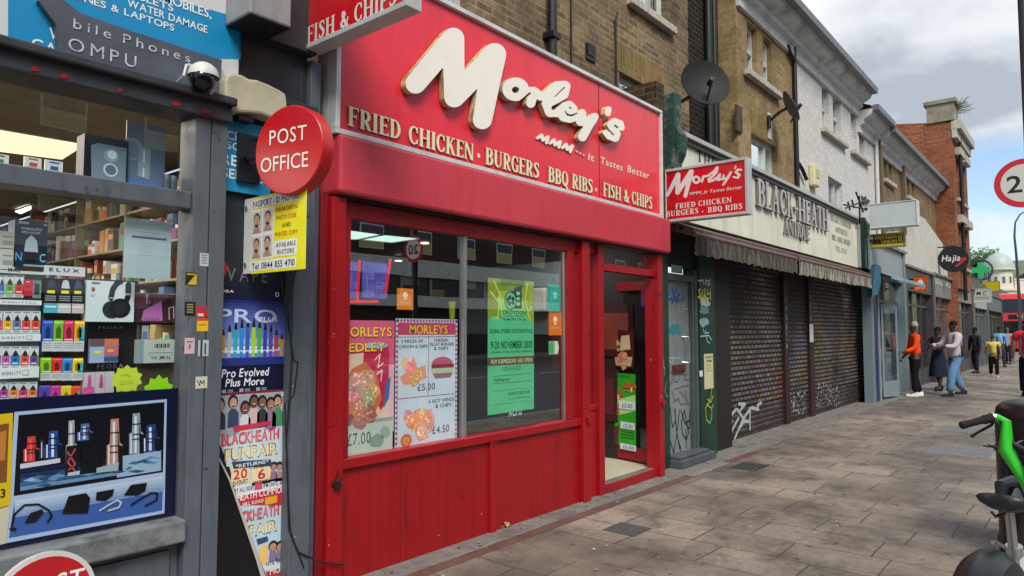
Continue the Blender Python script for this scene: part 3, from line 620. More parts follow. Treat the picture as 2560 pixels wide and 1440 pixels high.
z = at(2028, 445, YB); q = MB(); q.box(z.x - .17, z.x + .17, YB - .12, YB - .002, z.z - .18, z.z + .25, '#d3cba0'); q.build('case', PAINTC, a, bevel=.03); q = MB(); q.box(z.x - .08, z.x + .08, YB - .13, YB - .12, z.z - .02, z.z + .14, '#b3ab86'); q.build('badge', PAINTC, a)

BR_D = brickmat('brown_painted_brick', '#927c5a', '#7e6a4c', '#8a7c62', soot='#4d4234', soot_amt=.6, soot_scale=2)
bD = thing('terrace_house', 'brown brick house with slim white windows beside the tall red gable', 'building', (XD, YB, 0))
hd = [wx(a_, b_, z1, z0) for a_, b_, z1, z0 in ((2206, 2213, zt - .1, zb - .1), (2218, 2226, zt - .1, zb - .1), (2262, 2268, zt - .2, zb - .1), (2273, 2280, zt - .2, zb - .1), (2208, 2226, 4.4, 3.3), (2262, 2280, 4.4, 3.3))]
w = MB(); holed_wall(w, XD, XE + 2, 2.6, 6.6, YB, hd, .16); w.build('wall', BR_D, bD)
for h in hd: window(bD, *h, YB, curtain='#dddcd8', cover_=.9)
for px in (2192, 2250): q = MB(); x = at(px, 400, YB).x; q.box(x - .1, x + .12, YB - .12, YB, 2.8, 6.5); q.build('pilaster', mat('brown_render', '#655640', var=.2), bD)
# cornice with gutter: one run over each level
CORN = mat('cornice_paint', '#cfd1d1', rough=.8, var=.2, scale=4, bump=.15, dirt='#4f4f4b', dirt_amt=.6, dscale=2, streak=False)
def cornice(par, x0, x1, z):
    q = MB()
    pr = [(0, -.45), (-.06, -.45), (-.06, -.3), (-.14, -.26), (-.14, -.17), (-.3, -.08), (-.34, 0), (-.34, .05), (0, .05)]
    q.prism(pr[::-1], (x0, YB, z), (0, 1, 0), (0, 0, 1), (1, 0, 0), x1 - x0); q.build('cornice', CORN, par)
    q = MB(); q.prism([(-.46, .0), (-.34, -.0), (-.335, .12), (-.47, .12)], (x0, YB, z + .002), (0, 1, 0), (0, 0, 1), (1, 0, 0), x1 - x0); q.build('gutter', mat('grey_gutter', '#6e7274', rough=.5, var=.2), par)
    q = MB(); q.quad((x0, YB - .3, z + .13), (x1, YB - .3, z + .13), (x1, YB + 4, z + 1.9), (x0, YB + 4, z + 1.9)); q.build('roof', mat('slate', '#4b4e53', rough=.7, var=.25, scale=5, bump=.3), par)
zc = at(2140, 225, YB - .4).z
cornice(bB, XB, XC, 6.98); cornice(bC, XC + .002, XK, 6.98); cornice(bC, XK + .002, XD, 6.62); cornice(bD, XD + .002, XE + 2, 6.5)

# tall red brick building end-on
bE = thing('brick_building', 'tall red brick building with its gable end facing along the street', 'building', (28, 3.4, 0))
BR_E = brickmat('red_brick', '#a3603c', '#7d4830', '#86695a', soot='#54372a', soot_amt=.5, soot_scale=.6, bump=.6, bh=.085)
YE = 3.42
w = MB(); w.quad((28, YE, 0), (28, YE, 8.75), (28, 11, 9.9), (28, 11, 0)); w.build('gable_wall', BR_E, bE)
he = [[28.75 + i * 1.5, 29.5 + i * 1.5, z, z + 1.5] for i in range(2) for z in (3.8, 6.2)]
w = MB(); holed_wall(w, 28, 31.6, 3.0, 8.75, YE, he, .2); w.quad((31.6, YE, 3), (31.6, 11, 3), (31.6, 11, 8.75), (31.6, YE, 8.75)); w.quad((28, YE, 8.75), (31.6, YE, 8.75), (31.6, 11, 9.9), (28, 11, 9.9)); w.build('wall', BR_E, bE)
for h in he: window(bE, *h, YE, style='sash', cover_=.6)
q = MB(); q.box(27.98, 31.7, YE - .28, YE + .02, 8.5, 8.8); q.box(27.99, 31.65, YE - .16, YE - .002, 8.2, 8.499); q.build('cornice', STONE, bE)
for h in he: q = MB(); q.box(h[0] - .2, h[1] + .2, YE - .18, YE - .003, h[3] + .02, h[3] + .28); q.build('window_hood', STONE, bE)
q = MB(); q.box(27.94, 28.9, YE - .1, 4.15, 8.82, 9.45); q.box(27.88, 28.96, YE - .18, 4.23, 9.45, 9.58); q.build('corner_pier', mat('pier_stone', '#8d8773', var=.3, bump=.3, dirt='#47432f', dirt_amt=.6), bE)
q = MB(); rr = random.Random(3)
for i in range(60):
    b0 = Vector((28.4 + rr.random(), YE - .1 + rr.random() * .2, 9.3 + rr.random() * .2)); q.tube([b0, b0 + Vector((rr.uniform(-.2, .3), -rr.random() * .5, rr.uniform(-.1, .35)))], .008, 4)
solo('weed_tuft', q, mat('dry_weed', '#5f5e40', var=.3), 'straggly weed growing from the stone corner pier of the red gable', 'weed', loc=(28.6, 3.4, 9.4))
q = MB(); q.cyl((28.9, YE - .12, 2.6), (28.9, YE - .12, 8.4), .06); q.build('drainpipe', DARKP, bE)

# ------------------------------------------------------------------ opposite side of the street (seen in the shop windows)
oy = -22.8; k = 1.415
opp = thing('office_block', 'brown brick block with white concrete bands across the road', 'building', (30, oy, 0))
def oz(z): return 1.55 + (z - 1.55) * k
w = MB()
w.box(-25, 90, oy - 8, oy, oz(4.46), 13.5); w.build('wall', mat('dark_brown_brick', '#4a3a33', rough=.9, var=.2, scale=5, bump=.1), opp)
w = MB(); w.box(-25, 90, oy - 7.9, oy - .5, -.1, oz(2.5)); w.build('ground_floor_wall', mat('dark_shopfronts', '#2a2624', rough=.7, var=.4, scale=1.2), opp)
w = MB(); w.box(-25, 90, oy - 7, oy + .25, oz(3.75), oz(4.45)); w.box(-25, 90, oy - 7, oy + .25, oz(2.52), oz(2.98))
w.build('concrete_band', mat('pale_concrete', '#eae9e3', rough=.8, var=.12, scale=2, dirt='#76746c', dirt_amt=.3), opp)
w = MB(); w.box(-25, 90, oy - 6, oy - .12, oz(2.98) + .001, oz(3.75) - .001, '#2b2f33'); 
for i in range(46): x = -24 + i * 2.4; w.box(x, x + .14, oy - .12, oy, oz(2.98), oz(3.75), '#b4b2a8')
for i in range(23): x = -24 + i * 4.8; w.box(x + .14, x + 1.2, oy - .12, oy - .06, oz(2.98) + .02, oz(3.3), '#a48f55'); w.box(x + 2.6, x + 3.9, oy - .10, oy - .04, oz(3.4), oz(3.75) - .02, '#a9aaa5')
w.build('window_band', mat('window_band', None, rough=.3, var=.1), opp)
for i in range(22):
    x = 21.2 * k - 29 * 1 + i * 3.75
    for z in (oz(4.72), oz(4.72) + 3.2):
        w = MB(); w.box(x, x + 1.6, oy - .05, oy + .05, z, z + 1.35, '#e2e0d4'); w.box(x + .08, x + 1.52, oy + .05, oy + .06, z + .08, z + .66, '#d0bb7c'); w.box(x + .08, x + 1.52, oy + .05, oy + .06, z + .74, z + 1.27, '#33383c'); w.build('window', mat('window_band', None), opp)
b2 = thing('corner_block', 'tall plain dark block beside the office block across the road', 'building', (-40, oy, 0))
w = MB(); w.box(-70, -26, oy - 10, oy + .5, -.1, 12, '#5d5148'); w.build('wall', ROUGHC, b2)
for i in range(10):
    w = MB(); w.box(-66 + i * 4, -64.4 + i * 4, oy + .5, oy + .55, 5, 7, '#9aa0a0'); w.box(-66 + i * 4, -64.4 + i * 4, oy + .5, oy + .55, 8.4, 10, '#9aa0a0'); w.build('window', PAINTC, b2)
# ------------------------------------------------------------------ grey phone shop
YF = 3.6
GREYP = mat('grey_shop_paint', '#565d66', rough=.45, var=.14, scale=5, bump=.06, chips=(('#2a2d31', 6, .645, (1, 1, 1)), ('#a9adb0', 11, .705, (1, 1, 1)), ('#34383c', 5, .64, (1, 1, .1))), dirt='#33363b', dirt_amt=.55, dscale=4, streak=True)
NAVYP = mat('dark_panel_paint', '#1d2431', rough=.35, var=.3, scale=4, bump=.05, dirt='#0e1116', dirt_amt=.7)
DKGREY = mat('charcoal_paint', '#2f3238', rough=.5, var=.25, scale=5, bump=.08, dirt='#17181b', dirt_amt=.7, streak=True)
xp0, xp1 = 1.693, 1.868
ps = thing('phone_shop', 'grey painted phone shop front with a window full of vape boxes', 'shop', (.6, YF, 0))
m = MB(); m.box(xp0, xp0 + .082, 3.53, 3.70, 0, 2.72); m.box(xp0 + .088, xp1, 3.53, 3.70, 0, 2.719); m.box(xp0 + .081, xp0 + .089, 3.545, 3.69, 0, 2.718); m.build('post', GREYP, ps, bevel=.004)
m = MB(); m.box(-3, xp0 - .002, 3.55, 3.68, 2.175, 2.265); m.build('transom', GREYP, ps, bevel=.006)
m = MB(); m.box(-3, xp0 - .003, 3.50, 3.72, .50, .612); m.build('sill', mat('worn_grey_sill', '#767b7c', rough=.6, var=.25, scale=6, bump=.2, dirt='#26282a', dirt_amt=.8, dscale=5), ps, bevel=.012)
m = MB(); m.box(-3, xp0 - .004, 3.585, 3.7, 0, .499); m.box(-3, .7, 3.57, 3.585, .06, .46); m.box(.76, xp0 - .05, 3.57, 3.585, .06, .46); m.build('stall_riser', GREYP, ps, bevel=.004)
m = MB(); m.quad((-3, 3.63, .612), (xp0, 3.63, .612), (xp0, 3.63, 2.175), (-3, 3.63, 2.175)); m.quad((-3, 3.63, 2.265), (xp0, 3.63, 2.265), (xp0, 3.63, 2.66), (-3, 3.63, 2.66)); m.build('window_glass', glassmat('shop_glass', (.93, .97, .98), .8, 1.45, base=.05), ps)
m = MB(); m.box(-3, 1.88, 3.50, 3.72, 2.66, 2.80); m.box(-3, 1.885, 3.46, 3.50, 2.745, 2.79, mi=0); m.build('shutter_housing', DKGREY, ps, bevel=.01)
for x, w_ in ((.95, .03), (1.06, .035), (1.30, .02), (1.55, .05), (1.70, .06)): m = MB(); m.prism([(0, .003), (w_ * .4, 0), (w_, .008), (w_ * .9, .02), (w_ * .5, .026), (w_ * .1, .018)], (x, 3.499, 2.675), (1, 0, 0), (0, 0, 1), (0, -1, 0), .003, '#8a1218'); m.build('red_paint_chip', PAINTC, ps)
m = MB(); m.box(xp1, 2.40, 3.63, 3.75, 0, 2.80); m.build('side_panel', NAVYP, ps)
m = MB(); m.box(2.295, 2.43, 3.54, 3.63, 0, 2.62); m.box(2.425, 2.50, 3.60, 3.66, 0, 3.2); m.build('pilaster', GREYP, ps, bevel=.005)
m = MB(); m.box(-3, 2.425, 3.64, 4.28, 2.80, 4.6); m.build('fascia_backing', DKGREY, ps)
m = MB(); m.box(1.9, 2.45, 3.55, 3.64, 2.86, 2.90); m.box(2.0, 2.44, 3.56, 3.64, 3.22, 4.4); m.build('fascia_trim', DKGREY, ps, bevel=.006)
# inside: walls, floor, shelving, lamps
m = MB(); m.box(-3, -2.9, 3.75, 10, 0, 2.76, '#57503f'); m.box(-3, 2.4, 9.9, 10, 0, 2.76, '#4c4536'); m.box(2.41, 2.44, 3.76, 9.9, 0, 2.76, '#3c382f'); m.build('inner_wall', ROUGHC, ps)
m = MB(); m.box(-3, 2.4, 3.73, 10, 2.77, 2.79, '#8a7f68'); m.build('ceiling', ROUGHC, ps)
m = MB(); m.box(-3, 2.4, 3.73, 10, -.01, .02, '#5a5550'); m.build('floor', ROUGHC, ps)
lampw = glow('warm_ceiling_glow', '#f3dcae', 1.15); lampc = glow('cool_lamp_glow', '#eefaf6', 9)
def ceil_lamp(pts, Z, m_, lab):
    q = [atg(x, y, Z) for x, y in pts]; c = sum(q, Vector()) / len(q)
    t = thing('ceiling_light', lab, 'ceiling light', tuple(c)); b = MB(); b.add([v + Vector((0, 0, .04)) for v in q] + q, [tuple(range(len(q)))] + [tuple(range(len(q), 2 * len(q)))[::-1]]); b.build('diffuser', m_, t)
    b = MB()
    for i in range(len(q)): b.tube([q[i] + Vector((0, 0, .01)), q[(i + 1) % len(q)] + Vector((0, 0, .01))], .012, 4)
    b.build('trim', WHITEF, t)
ceil_lamp([(-60, 315), (213, 362), (155, 399), (-60, 372)], 2.76, lampw, 'large warm glowing panel on the phone shop ceiling')
ceil_lamp([(170, 618), (304, 580), (315, 590), (178, 620)], 2.5, lampc, 'long white tube light inside the phone shop')
ceil_lamp([(112, 622), (140, 614), (149, 621), (112, 631)], 2.5, lampc, 'short white tube light beside the boxed wireless speaker')
ceil_lamp([(38, 529), (77, 515), (77, 523), (52, 534)], 2.74, lampc, 'white tube light above the white and cream cartons')
def lamp(nm, loc, sx, sy, e, c):
    l = bpy.data.lights.new(nm, 'AREA'); l.shape = 'RECTANGLE'; l.size = sx; l.size_y = sy; l.energy = e; l.color = c; o = bpy.data.objects.new(nm, l); COL.objects.link(o); o.location = loc; return o
lamp('phone_shop_lamp', (.4, 5.2, 2.70), 2.6, 2.6, 50, (1, .86, .66)); lamp('phone_shop_lamp', (.2, 8.2, 2.45), 2.4, .3, 45, (.95, 1, .97)); lamp('phone_shop_window_fill', (.6, 4.15, 2.70), 2.0, .25, 22, (1, .95, .88))  # window strip is an added fill light for the goods, with no fixture
# back shelving seen through the glass
t = thing('shop_shelving', 'tall shelving crammed with mixed goods deep inside the phone shop', 'shelves', (0, 9.4, 0))
m = MB(); rr = random.Random(5)
for z in (.4, .9, 1.4, 1.9, 2.35): m.box(-2.8, 1.7, 9.3, 9.88, z, z + .03, '#6a6450')
m.build('shelf', ROUGHC, t)
m = MB(); pal = ['#8a5a2c', '#b48a4c', '#5b2430', '#35506b', '#b6b2a0', '#3f5f4a', '#2c2d33', '#a7772e', '#77405a', '#4a6a92', '#c9c3a8']
for z in (.43, .93, 1.43, 1.93, 2.38):
    x = -2.75
    while x < 1.6:
        w_ = rr.uniform(.06, .22); m.box(x, x + w_ * .9, 9.28, 9.6, z, z + rr.uniform(.15, .33 if z < 2.3 else .3), rr.choice(pal)); x += w_
tag(m.build('stock', PR, t), kind='stuff')
t = thing('shop_shelving', 'side wall shelves of bottles, packets and leaflets right behind the window', 'shelves', (2.3, 6, 0))
m = MB(); m.box(2.38, 2.40, 3.9, 9.2, 0, 2.7, '#6a6250')
for z in (1.35, 1.62, 1.89, 2.16, 2.43): m.box(2.18, 2.38, 3.9, 9.2, z, z + .015, '#a59c84')
for y in (4.6, 5.6, 6.6, 7.8): m.box(2.17, 2.38, y, y + .03, 0, 2.7, '#857c66')
m.build('frame', ROUGHC, t); m = MB()
pal2 = ['#c07a2c', '#8a3a30', '#d3cfc0', '#6a8f78', '#4a6fa0', '#b9a070', '#7a4a6a', '#d8d8d4', '#3f4a40', '#c9a53a', '#8fa4b4', '#5f3a28', '#d86a2c', '#2c3038']
for z in (1.365, 1.635, 1.905, 2.175, 2.445):
    y = 3.92
    while y < 9.1:
        w_ = rr.uniform(.05, .16); h_ = rr.uniform(.09, .23); c = rr.choice(pal2)
        if rr.random() < .35: m.cyl((2.24, y + w_ / 2, z), (2.24, y + w_ / 2, z + h_ * .75), w_ * .42, n=10, c=c); m.cyl((2.24, y + w_ / 2, z + h_ * .75), (2.24, y + w_ / 2, z + h_), w_ * .2, n=8, c='#d8d4c8')
        else:
            d_ = rr.uniform(2.18, 2.24); m.box(d_, 2.36, y, y + w_ * .92, z, z + h_, c); m.box(d_ - .002, d_, y + w_ * .12, y + w_ * .8, z + h_ * .55, z + h_ * .8, rr.choice(pal2))
        y += w_ + .005
tag(m.build('stock', PR, t), kind='stuff')
t = thing('counter', 'shop counter with a perspex screen and papers deep inside the phone shop', 'counter', (1.2, 6.4, 0)); m = MB(); m.box(.2, 1.9, 6.2, 6.8, 0, 1.1, '#7a705a'); m.box(.2, 1.9, 6.15, 6.85, 1.1, 1.14, '#b9ae94'); m.build('body', ROUGHC, t)
m = MB(); 
for i in range(14): x = rr.uniform(.3, 1.8); m.box(x, x + rr.uniform(.08, .25), 6.2, 6.5, 1.15, 1.15 + rr.uniform(.1, .5), rr.choice(pal2))
tag(m.build('stock', PR, t), kind='stuff')

# ---- fascia signs of the phone shop
x_l, x_r = at(20, 60).x, at(598, 100).x
t = thing('fascia_sign', 'bright blue sign with white lettering about mobiles and water damage above the phone shop', 'shop sign', (x_l, 3.6, 2.8))
s = Sheet((-3, 3.60, 3.75), (x_r + 3, 0, 0), (0, 0, -.95), (0, -1, 0)); s.base('#c9ccd0', .03)
zb = at(598, 150).z
s.ppoly([(20, -120), (20, 136), (160, 172), (160, 140), (598, 148), (600, 45), (440, 0), (200, -70)], '#1487bb')
s.ppoly([(598, 148), (598, 52), (602, 52), (602, 150)], '#0d6c98', 2)
s.build('panel', mat('sign_vinyl', None, rough=.3, var=.05), t)
s2 = Sheet(s.O + Vector((0, -.002, 0)), s.U, s.D, s.N)
W_ = '#dfe6e8'
s2.pt('MOBILES,', 408, 4, 528, 46, 24, W_, gap=.07); s2.pt('TABLETS', 296, -18, 433, 29, 19, W_, gap=.07); s2.pt('WATER DAMAGE', 318, 14, 518, 84, 20, W_, gap=.07)
s2.pt('PHONES & LAPTOPS', 140, -20, 435, 79, 19, W_, gap=.07); s2.pt('WE', 122, 95, 178, 110, 28, W_); s2.pt('GAMES', 78, 124, 215, 160, 32, W_)
s2.build('lettering', mat('sign_vinyl', None), t)
t = thing('peeling_signboard', 'slate grey panel with ghosts of peeled lettering hung over the blue sign', 'shop sign', (1.2, 3.55, 2.8))
s = Sheet((1.1, 3.56, 3.35), (.77, 0, 0), (0, 0, -.55), (0, -1, 0))
body = [(96, 0), (140, 60), (152, 172), (545, 262), (555, 150), (330, 78), (205, 34), (140, -14)]
b = MB(); pl = [s.uv(*q) for q in body]; b.prism([(u * s.U.length, -v * s.D.length) for u, v in pl][::-1], s.O, (1, 0, 0), (0, 0, 1), (0, 1, 0), .05); b.build('panel', mat('slate_panel', '#4a515c', rough=.5, var=.22, scale=5, dirt='#6d7783', dirt_amt=.5, dscale=3), t)
s.O = s.O + Vector((0, -.002, 0)); GH = '#aab3ba'
def ghost(st, xl, yl, xr, yr, h, seed):
    q = Sheet(s.O, s.U, s.D, s.N); q.pt(st, xl, yl, xr, yr, h, GH, bold=False, gap=.30); return q
g1 = ghost('bile Phones', 183, 68, 475, 158, 26, 1); g2 = ghost('OMPU', 170, 122, 340, 172, 34, 2)
flake = mat('flaking_letter', '#c3ccd2', rough=.6, var=.4, scale=25, dirt='#4a515c', dirt_amt=1, dscale=22)
g1.V += []; b = MB(); b.V = g1.V[:]; b.F = g1.F[:]; b.M = g1.M[:]; b.C = g1.C[:]; n0 = len(b.V); b.V += g2.V; b.F += [[i + n0 for i in f] for f in g2.F]; b.M += g2.M; b.C += g2.C
b.build('faded_lettering', flake, t)
# dome camera on the panel
t = thing('security_camera', 'white hooded dome camera with a black eye fixed on the grey panel', 'camera', tuple(at(505, 190, 3.5)))
c_ = at(506, 198, 3.42); m = MB(); m.ball(c_, .062, 18); m.build('dome', mat('black_gloss', '#08090b', rough=.08), t, smooth=True)
m = MB(); m.ball(c_ + Vector((0.012, .014, .018)), .076, 18, half=True); m.cyl(c_ + Vector((.02, .02, .03)), c_ + Vector((.03, .14, .05)), .03); m.build('housing', WHITEF, t, smooth=True)
m = MB(); m.tube([c_ + Vector((-.06, .05, .07)), c_ + Vector((-.085, .02, .0)), c_ + Vector((-.09, .1, -.03))], .006); m.tube([c_ + Vector((.075, .0, .0)), c_ + Vector((.06, .03, -.055))], .006); m.tube([c_ + Vector((-.03, .1, .09)), c_ + Vector((.0, .1, .085))], .012); m.build('bracket', WHITEF, t)
# cream flood light hood
t = thing('sign_light', 'cream wavy plastic light hood between the grey panel and the post office disc', 'light', tuple(at(642, 240, 3.5)))
s = Sheet(at(565, 183, 3.50), (at(720, 240, 3.50).x - at(565, 240, 3.50).x, 0, 0), (0, 0, at(565, 283, 3.5).z - at(565, 183, 3.5).z), (0, -1, 0))
pl = [s.uv(*q) for q in [(563, 200), (569, 185), (583, 183), (605, 186), (625, 197), (645, 199), (672, 210), (700, 224), (716, 235), (719, 262), (716, 290), (700, 297), (680, 295), (655, 285), (620, 281), (590, 280), (570, 276), (563, 262)]]
m = MB(); m.prism([(u * s.U.length, -v * s.D.length) for u, v in pl][::-1], s.O, (1, 0, 0), (0, 0, 1), (0, 1, 0), .12); m.build('hood', mat('aged_cream', '#b3b096', rough=.45, var=.1, dirt='#6d6a4e', dirt_amt=.5, dscale=5), t, bevel=.014)
m = MB(); p0 = at(590, 284, 3.56); m.box(p0.x, p0.x + .09, 3.53, 3.62, p0.z - .035, p0.z - .005); m.build('bracket', DARKP, t)
# grey box under the upper sign
t = thing('shutter_motor_box', 'square grey box hung high between the blue sign and the red projecting sign', 'box', tuple(at(675, 40, 3.45)))
a0 = at(622, 55, 3.45); m = MB(); bx_0, bx_1 = at(624, 50, 3.34).x, at(729, 50, 3.34).x; m.box(bx_0, bx_1, 3.34, 3.60, a0.z + .0, a0.z + .5); m.build('case', mat('grey_case', '#8d8f90', rough=.5, var=.15, dirt='#4c4c4a', dirt_amt=.6, streak=True), t, bevel=.012)
m = MB(); m.cyl(((bx_0 + bx_1) / 2, 3.42, a0.z - .012), ((bx_0 + bx_1) / 2, 3.42, a0.z), .022); m.box(bx_0 + .005, bx_1 - .005, 3.345, 3.595, a0.z - .004, a0.z - .001); m.build('underside', DARKP, t)
# blue wall sign
t = thing('wall_sign', 'blue crack screen repair sign half hidden behind the post office disc', 'shop sign', tuple(at(600, 380, 3.6)))
s = Sheet(at(541, 288, 3.60), (at(680, 400, 3.6).x - at(541, 400, 3.6).x, 0, 0), (0, 0, -.40), (0, -1, 0)); s.base('#1580ad', .012)
s.pt('CRACK', 566, 343, 664, 371, 22, W_); s.pt('SCREEN', 566, 369, 664, 393, 20, W_, 2); s.pt('REPAIR', 556, 410, 660, 428, 28, W_); s.pt('SERVICE', 556, 445, 672, 459, 25, W_)
s.build('panel', PR, t)
t = thing('speaker', 'black horn speaker plate mounted on the blue repair sign', 'speaker', tuple(at(615, 395, 3.55)))
a, b_ = at(597, 330, 3.575), at(650, 462, 3.575); m = MB(); m.box(a.x, b_.x, 3.575, 3.597, b_.z, a.z); m.build('plate', mat('dark_plate', '#0f1318', rough=.4), t, bevel=.004)
cc = (a + b_) / 2; m = MB(); pr = [(.02, 0), (.03, .02), (.06, .06), (.075, .09), (.07, .09), (.02, .03)]
m.cyl((cc.x - .01, 3.575, cc.z), (cc.x - .01, 3.50, cc.z), .02, .05, 20); m.build('horn', mat('dark_plate', '#0f1318'), t, smooth=True)

# ---- post office disc and passport flag sign
RED = '#b80f16'
t = thing('projecting_sign', 'round red post office disc sticking out over the passport photo sign', 'projecting sign', (2.05, 3.4, 2.6))
X0 = 1.98; C0 = atx(720, 374, X0); ang = R(103)
U = Vector((-math.cos(ang), -math.sin(ang), 0)); Nn = Vector((-math.sin(ang), math.cos(ang), 0)); rad = .232
m = MB(); m.cyl(C0, C0 - Nn * .085, rad, n=48); m.build('disc', mat('post_red', '#bd1119', rough=.3, var=.06, dirt='#6a0a0e', dirt_amt=.3), t, bevel=.006, smooth=True)
s = Sheet(C0 - U * rad + Vector((0, 0, rad)) + Nn * .0015, U * 2 * rad, (0, 0, -2 * rad), Nn)
s.text('POST', .225, .245, .77, .42, '#d9d4cd', bold=False, gap=.11); s.text('OFFICE', .10, .545, .80, .72, '#d9d4cd', bold=False, gap=.12); s.build('lettering', PR, t)
m = MB(); m.tube([C0 - U * rad * .9 - Nn * .04, C0 - U * rad * 1.35 - Nn * .04], .018); m.tube([C0 - U * rad * .8 - Nn * .04 + Vector((0, 0, .1)), C0 - U * rad * 1.35 - Nn * .04 + Vector((0, 0, .1))], .012); m.build('bracket', DARKP, t)
X1 = 2.03
tl = atx(610, 500, X1); bl = atx(608, 685, X1); tr = atx(766, 474, X1)
t = thing('projecting_sign', 'yellow and white passport photo sign below the post office disc', 'projecting sign', tuple(bl))
U = Vector((tr.x - tl.x, tr.y - tl.y, 0)); s = Sheet(tl, U, (0, 0, bl.z - tl.z), (-1, 0, 0)); s.base('#c9ccc9', .004)
Y_ = '#d8d31b'; s.pr(632, 496, 764, 672, Y_, 1)
U_ = lambda a, b, c, d, col, l: s.r(a, b, c, d, col, l)
U_(.15, .03, .90, .15, '#d7dad7', 2); U_(.15, .17, .52, .83, '#d7dad7', 2); U_(.53, .62, .88, .82, '#d7dad7', 2); U_(.13, .85, .87, .975, '#d7dad7', 2)
s.text('PASSPORT / ID PHOTOS', .165, .05, .885, .135, '#14150f', 3, gap=.05); s.text('ONLINE DIGITAL', .54, .195, .89, .25, '#c2391c', 3); s.text('PHOTO CODE', .56, .30, .86, .355, '#c2391c', 3)
s.text('AND', .65, .405, .78, .46, '#30300f', 3); s.text('PRINTED COPY', .54, .51, .89, .565, '#c2391c', 3); s.text('AVAILABLE', .56, .645, .86, .705, '#14150f', 3); s.text('IN-STORE', .58, .735, .84, .795, '#14150f', 3)
s.text('Tel: 0844 855 4710', .17, .87, .85, .955, '#14150f', 3, gap=.06)
for cx, cy in ((.24, .33), (.42, .32), (.24, .66), (.42, .65)):
    s.r(cx - .08, cy - .13, cx + .08, cy + .15, '#b9bdbd', 3); s.disc(cx, cy - .035, .052, '#2a211d', 4, 16, rv=.075); s.disc(cx, cy, .046, '#b98f7a', 5, 16, rv=.085); s.disc(cx, cy + .055, .03, '#4d3a33', 6, 12, rv=.022)
    s.poly([(cx - .07, cy + .15), (cx - .035, cy + .08), (cx + .035, cy + .08), (cx + .07, cy + .15)], '#a9816e', 4)
s.build('panel', PR, t)
m = MB()
for v in (.12, .88): q = s.p(.06, v); m.cyl(q, q + Vector((-.008, 0, 0)), .012, n=10)
m.build('bolt', METAL, t)

# ---- posters on the side panel
def poster(name, lab, x0, y0, x1, y1, base, Y=3.625, cat='poster', group=None, thick=.002, mat_=None):
    s = facade(x0, y0, x1, y1, Y); t = thing(name, lab, cat, (s.O.x, Y, s.O.z + s.D.z), group); s.base(base, thick); s._t = t; s._m = mat_ or PR
    return s
def done(s, part='paper'): s.build(part, s._m, s._t)
s = poster('poster', 'dark blue vape poster with a fan of pens reading Pro Evolved Plus More', 528, 714, 712, 978, '#0a0f2c')
n = 14
for i in range(n): s.r(0, .12 + i * .03, 1, .12 + (i + 1) * .03, (0.01 + .012 * i, .015 + .017 * i, .12 + .042 * i) if i < 12 else (.30, .33, .55), 1)
s.r(0, .54, 1, .66, '#5f74c4', 1); s.r(0, .66, 1, .73, '#1d2d76', 1)
s.disc(.5, .585, .46, '#c9d6ee', 2, 30, rv=.035)
pc = ['#c9b426', '#b98a2c', '#9aa6b0', '#1c9aa6', '#1e7fb8', '#2a55a8', '#8fc32a', '#3aa03a', '#2f3f96', '#5446a0', '#b2463c', '#c39a2c']
for i, c in enumerate(pc):
    u = .08 + i * .078; h = .30 - .0052 * (i - 5.5) ** 2
    s.poly([(u - .028, .59), (u - .02, .59 - h * .72), (u + .025, .59 - h * .72), (u + .03, .59)], c, 3); s.poly([(u - .02, .59 - h * .72), (u - .004, .59 - h), (u + .012, .59 - h), (u + .025, .59 - h * .72)], '#11131a', 3); s.r(u - .02, .6, u + .02, .655, c, 4)
s.text('PRO', .08, .20, .86, .33, '#a9b9dc', 4, gap=.08); s.text('PLUS', .62, .275, .87, .32, '#dde4ef', 5, False); s.text('FEOBA', .03, .03, .28, .055, '#c9cdd8', 4); s.disc(.86, .055, .03, '#c9cdd8', 4); s.disc(.86, .055, .018, '#0a0f2c', 5)
s.text('Pro Evolved', .15, .755, .76, .835, '#d3d8e0', 4, True, .15, gap=.08); s.text('Plus More', .20, .845, .70, .92, '#d3d8e0', 4, True, .15, gap=.08)
for u in (.16, .38, .60): s.r(u, .945, u + .05, .975, '#8d93a6', 4); s.r(u + .07, .95, u + .14, .957, '#8d93a6', 4); s.r(u + .07, .965, u + .14, .972, '#8d93a6', 4)
done(s)
def funfair(s, y0, full=True, l0=3):
    """lettering block of the fair poster; y0 = top of the word BLACKHEATH in photo pixels"""
    P_ = s.ppoly
    P_([(556, y0 + 34), (694, y0 - 2), (698, y0 + 34), (702, y0 + 84), (640, y0 + 104), (566, y0 + 98)], '#b9c9cf', l0 - 1)
    s.pt('BLACKHEATH', 553, y0 + 45, 697, y0 + 33, 32, '#b52c40', l0, gap=.05)
    s.pt('BLACKHEATH', 556, y0 + 42, 694, y0 + 30, 25, '#c96a78', l0 + 1, gap=.10)
    s.pt('FUNFAIR', 560, y0 + 80, 694, y0 + 74, 34, '#6d4c2c', l0, gap=.05); s.pt('FUNFAIR', 563, y0 + 77, 691, y0 + 71, 28, '#e0cf9c', l0 + 2, gap=.09)
    P_([(578, y0 + 86), (676, y0 + 80), (680, y0 + 96), (584, y0 + 104)], '#2f4468', l0 + 1); s.pt('*RETURNS*', 588, y0 + 98, 670, y0 + 93, 9, '#dcdcd2', l0 + 3)
s = poster('poster', 'funfair poster with laughing riders above red and cream lettering', 525, 984, 714, 1440, '#7fb3d0')
s.F.clear(); s.V.clear(); s.M.clear(); s.C.clear()
hl = [(527, 985), (712, 975), (714, 1262), (601, 1262), (596, 1240), (583, 1200), (574, 1170), (560, 1135), (545, 1100), (532, 1060), (527, 1020)]
s.ppoly(hl, '#a9c4cf', 0); 
for i in range(26): s.r(*[*s.uv(528 + i * 7, 983 - i * .38), *s.uv(531.5 + i * 7, 990 - i * .38)], '#a33541', 2)
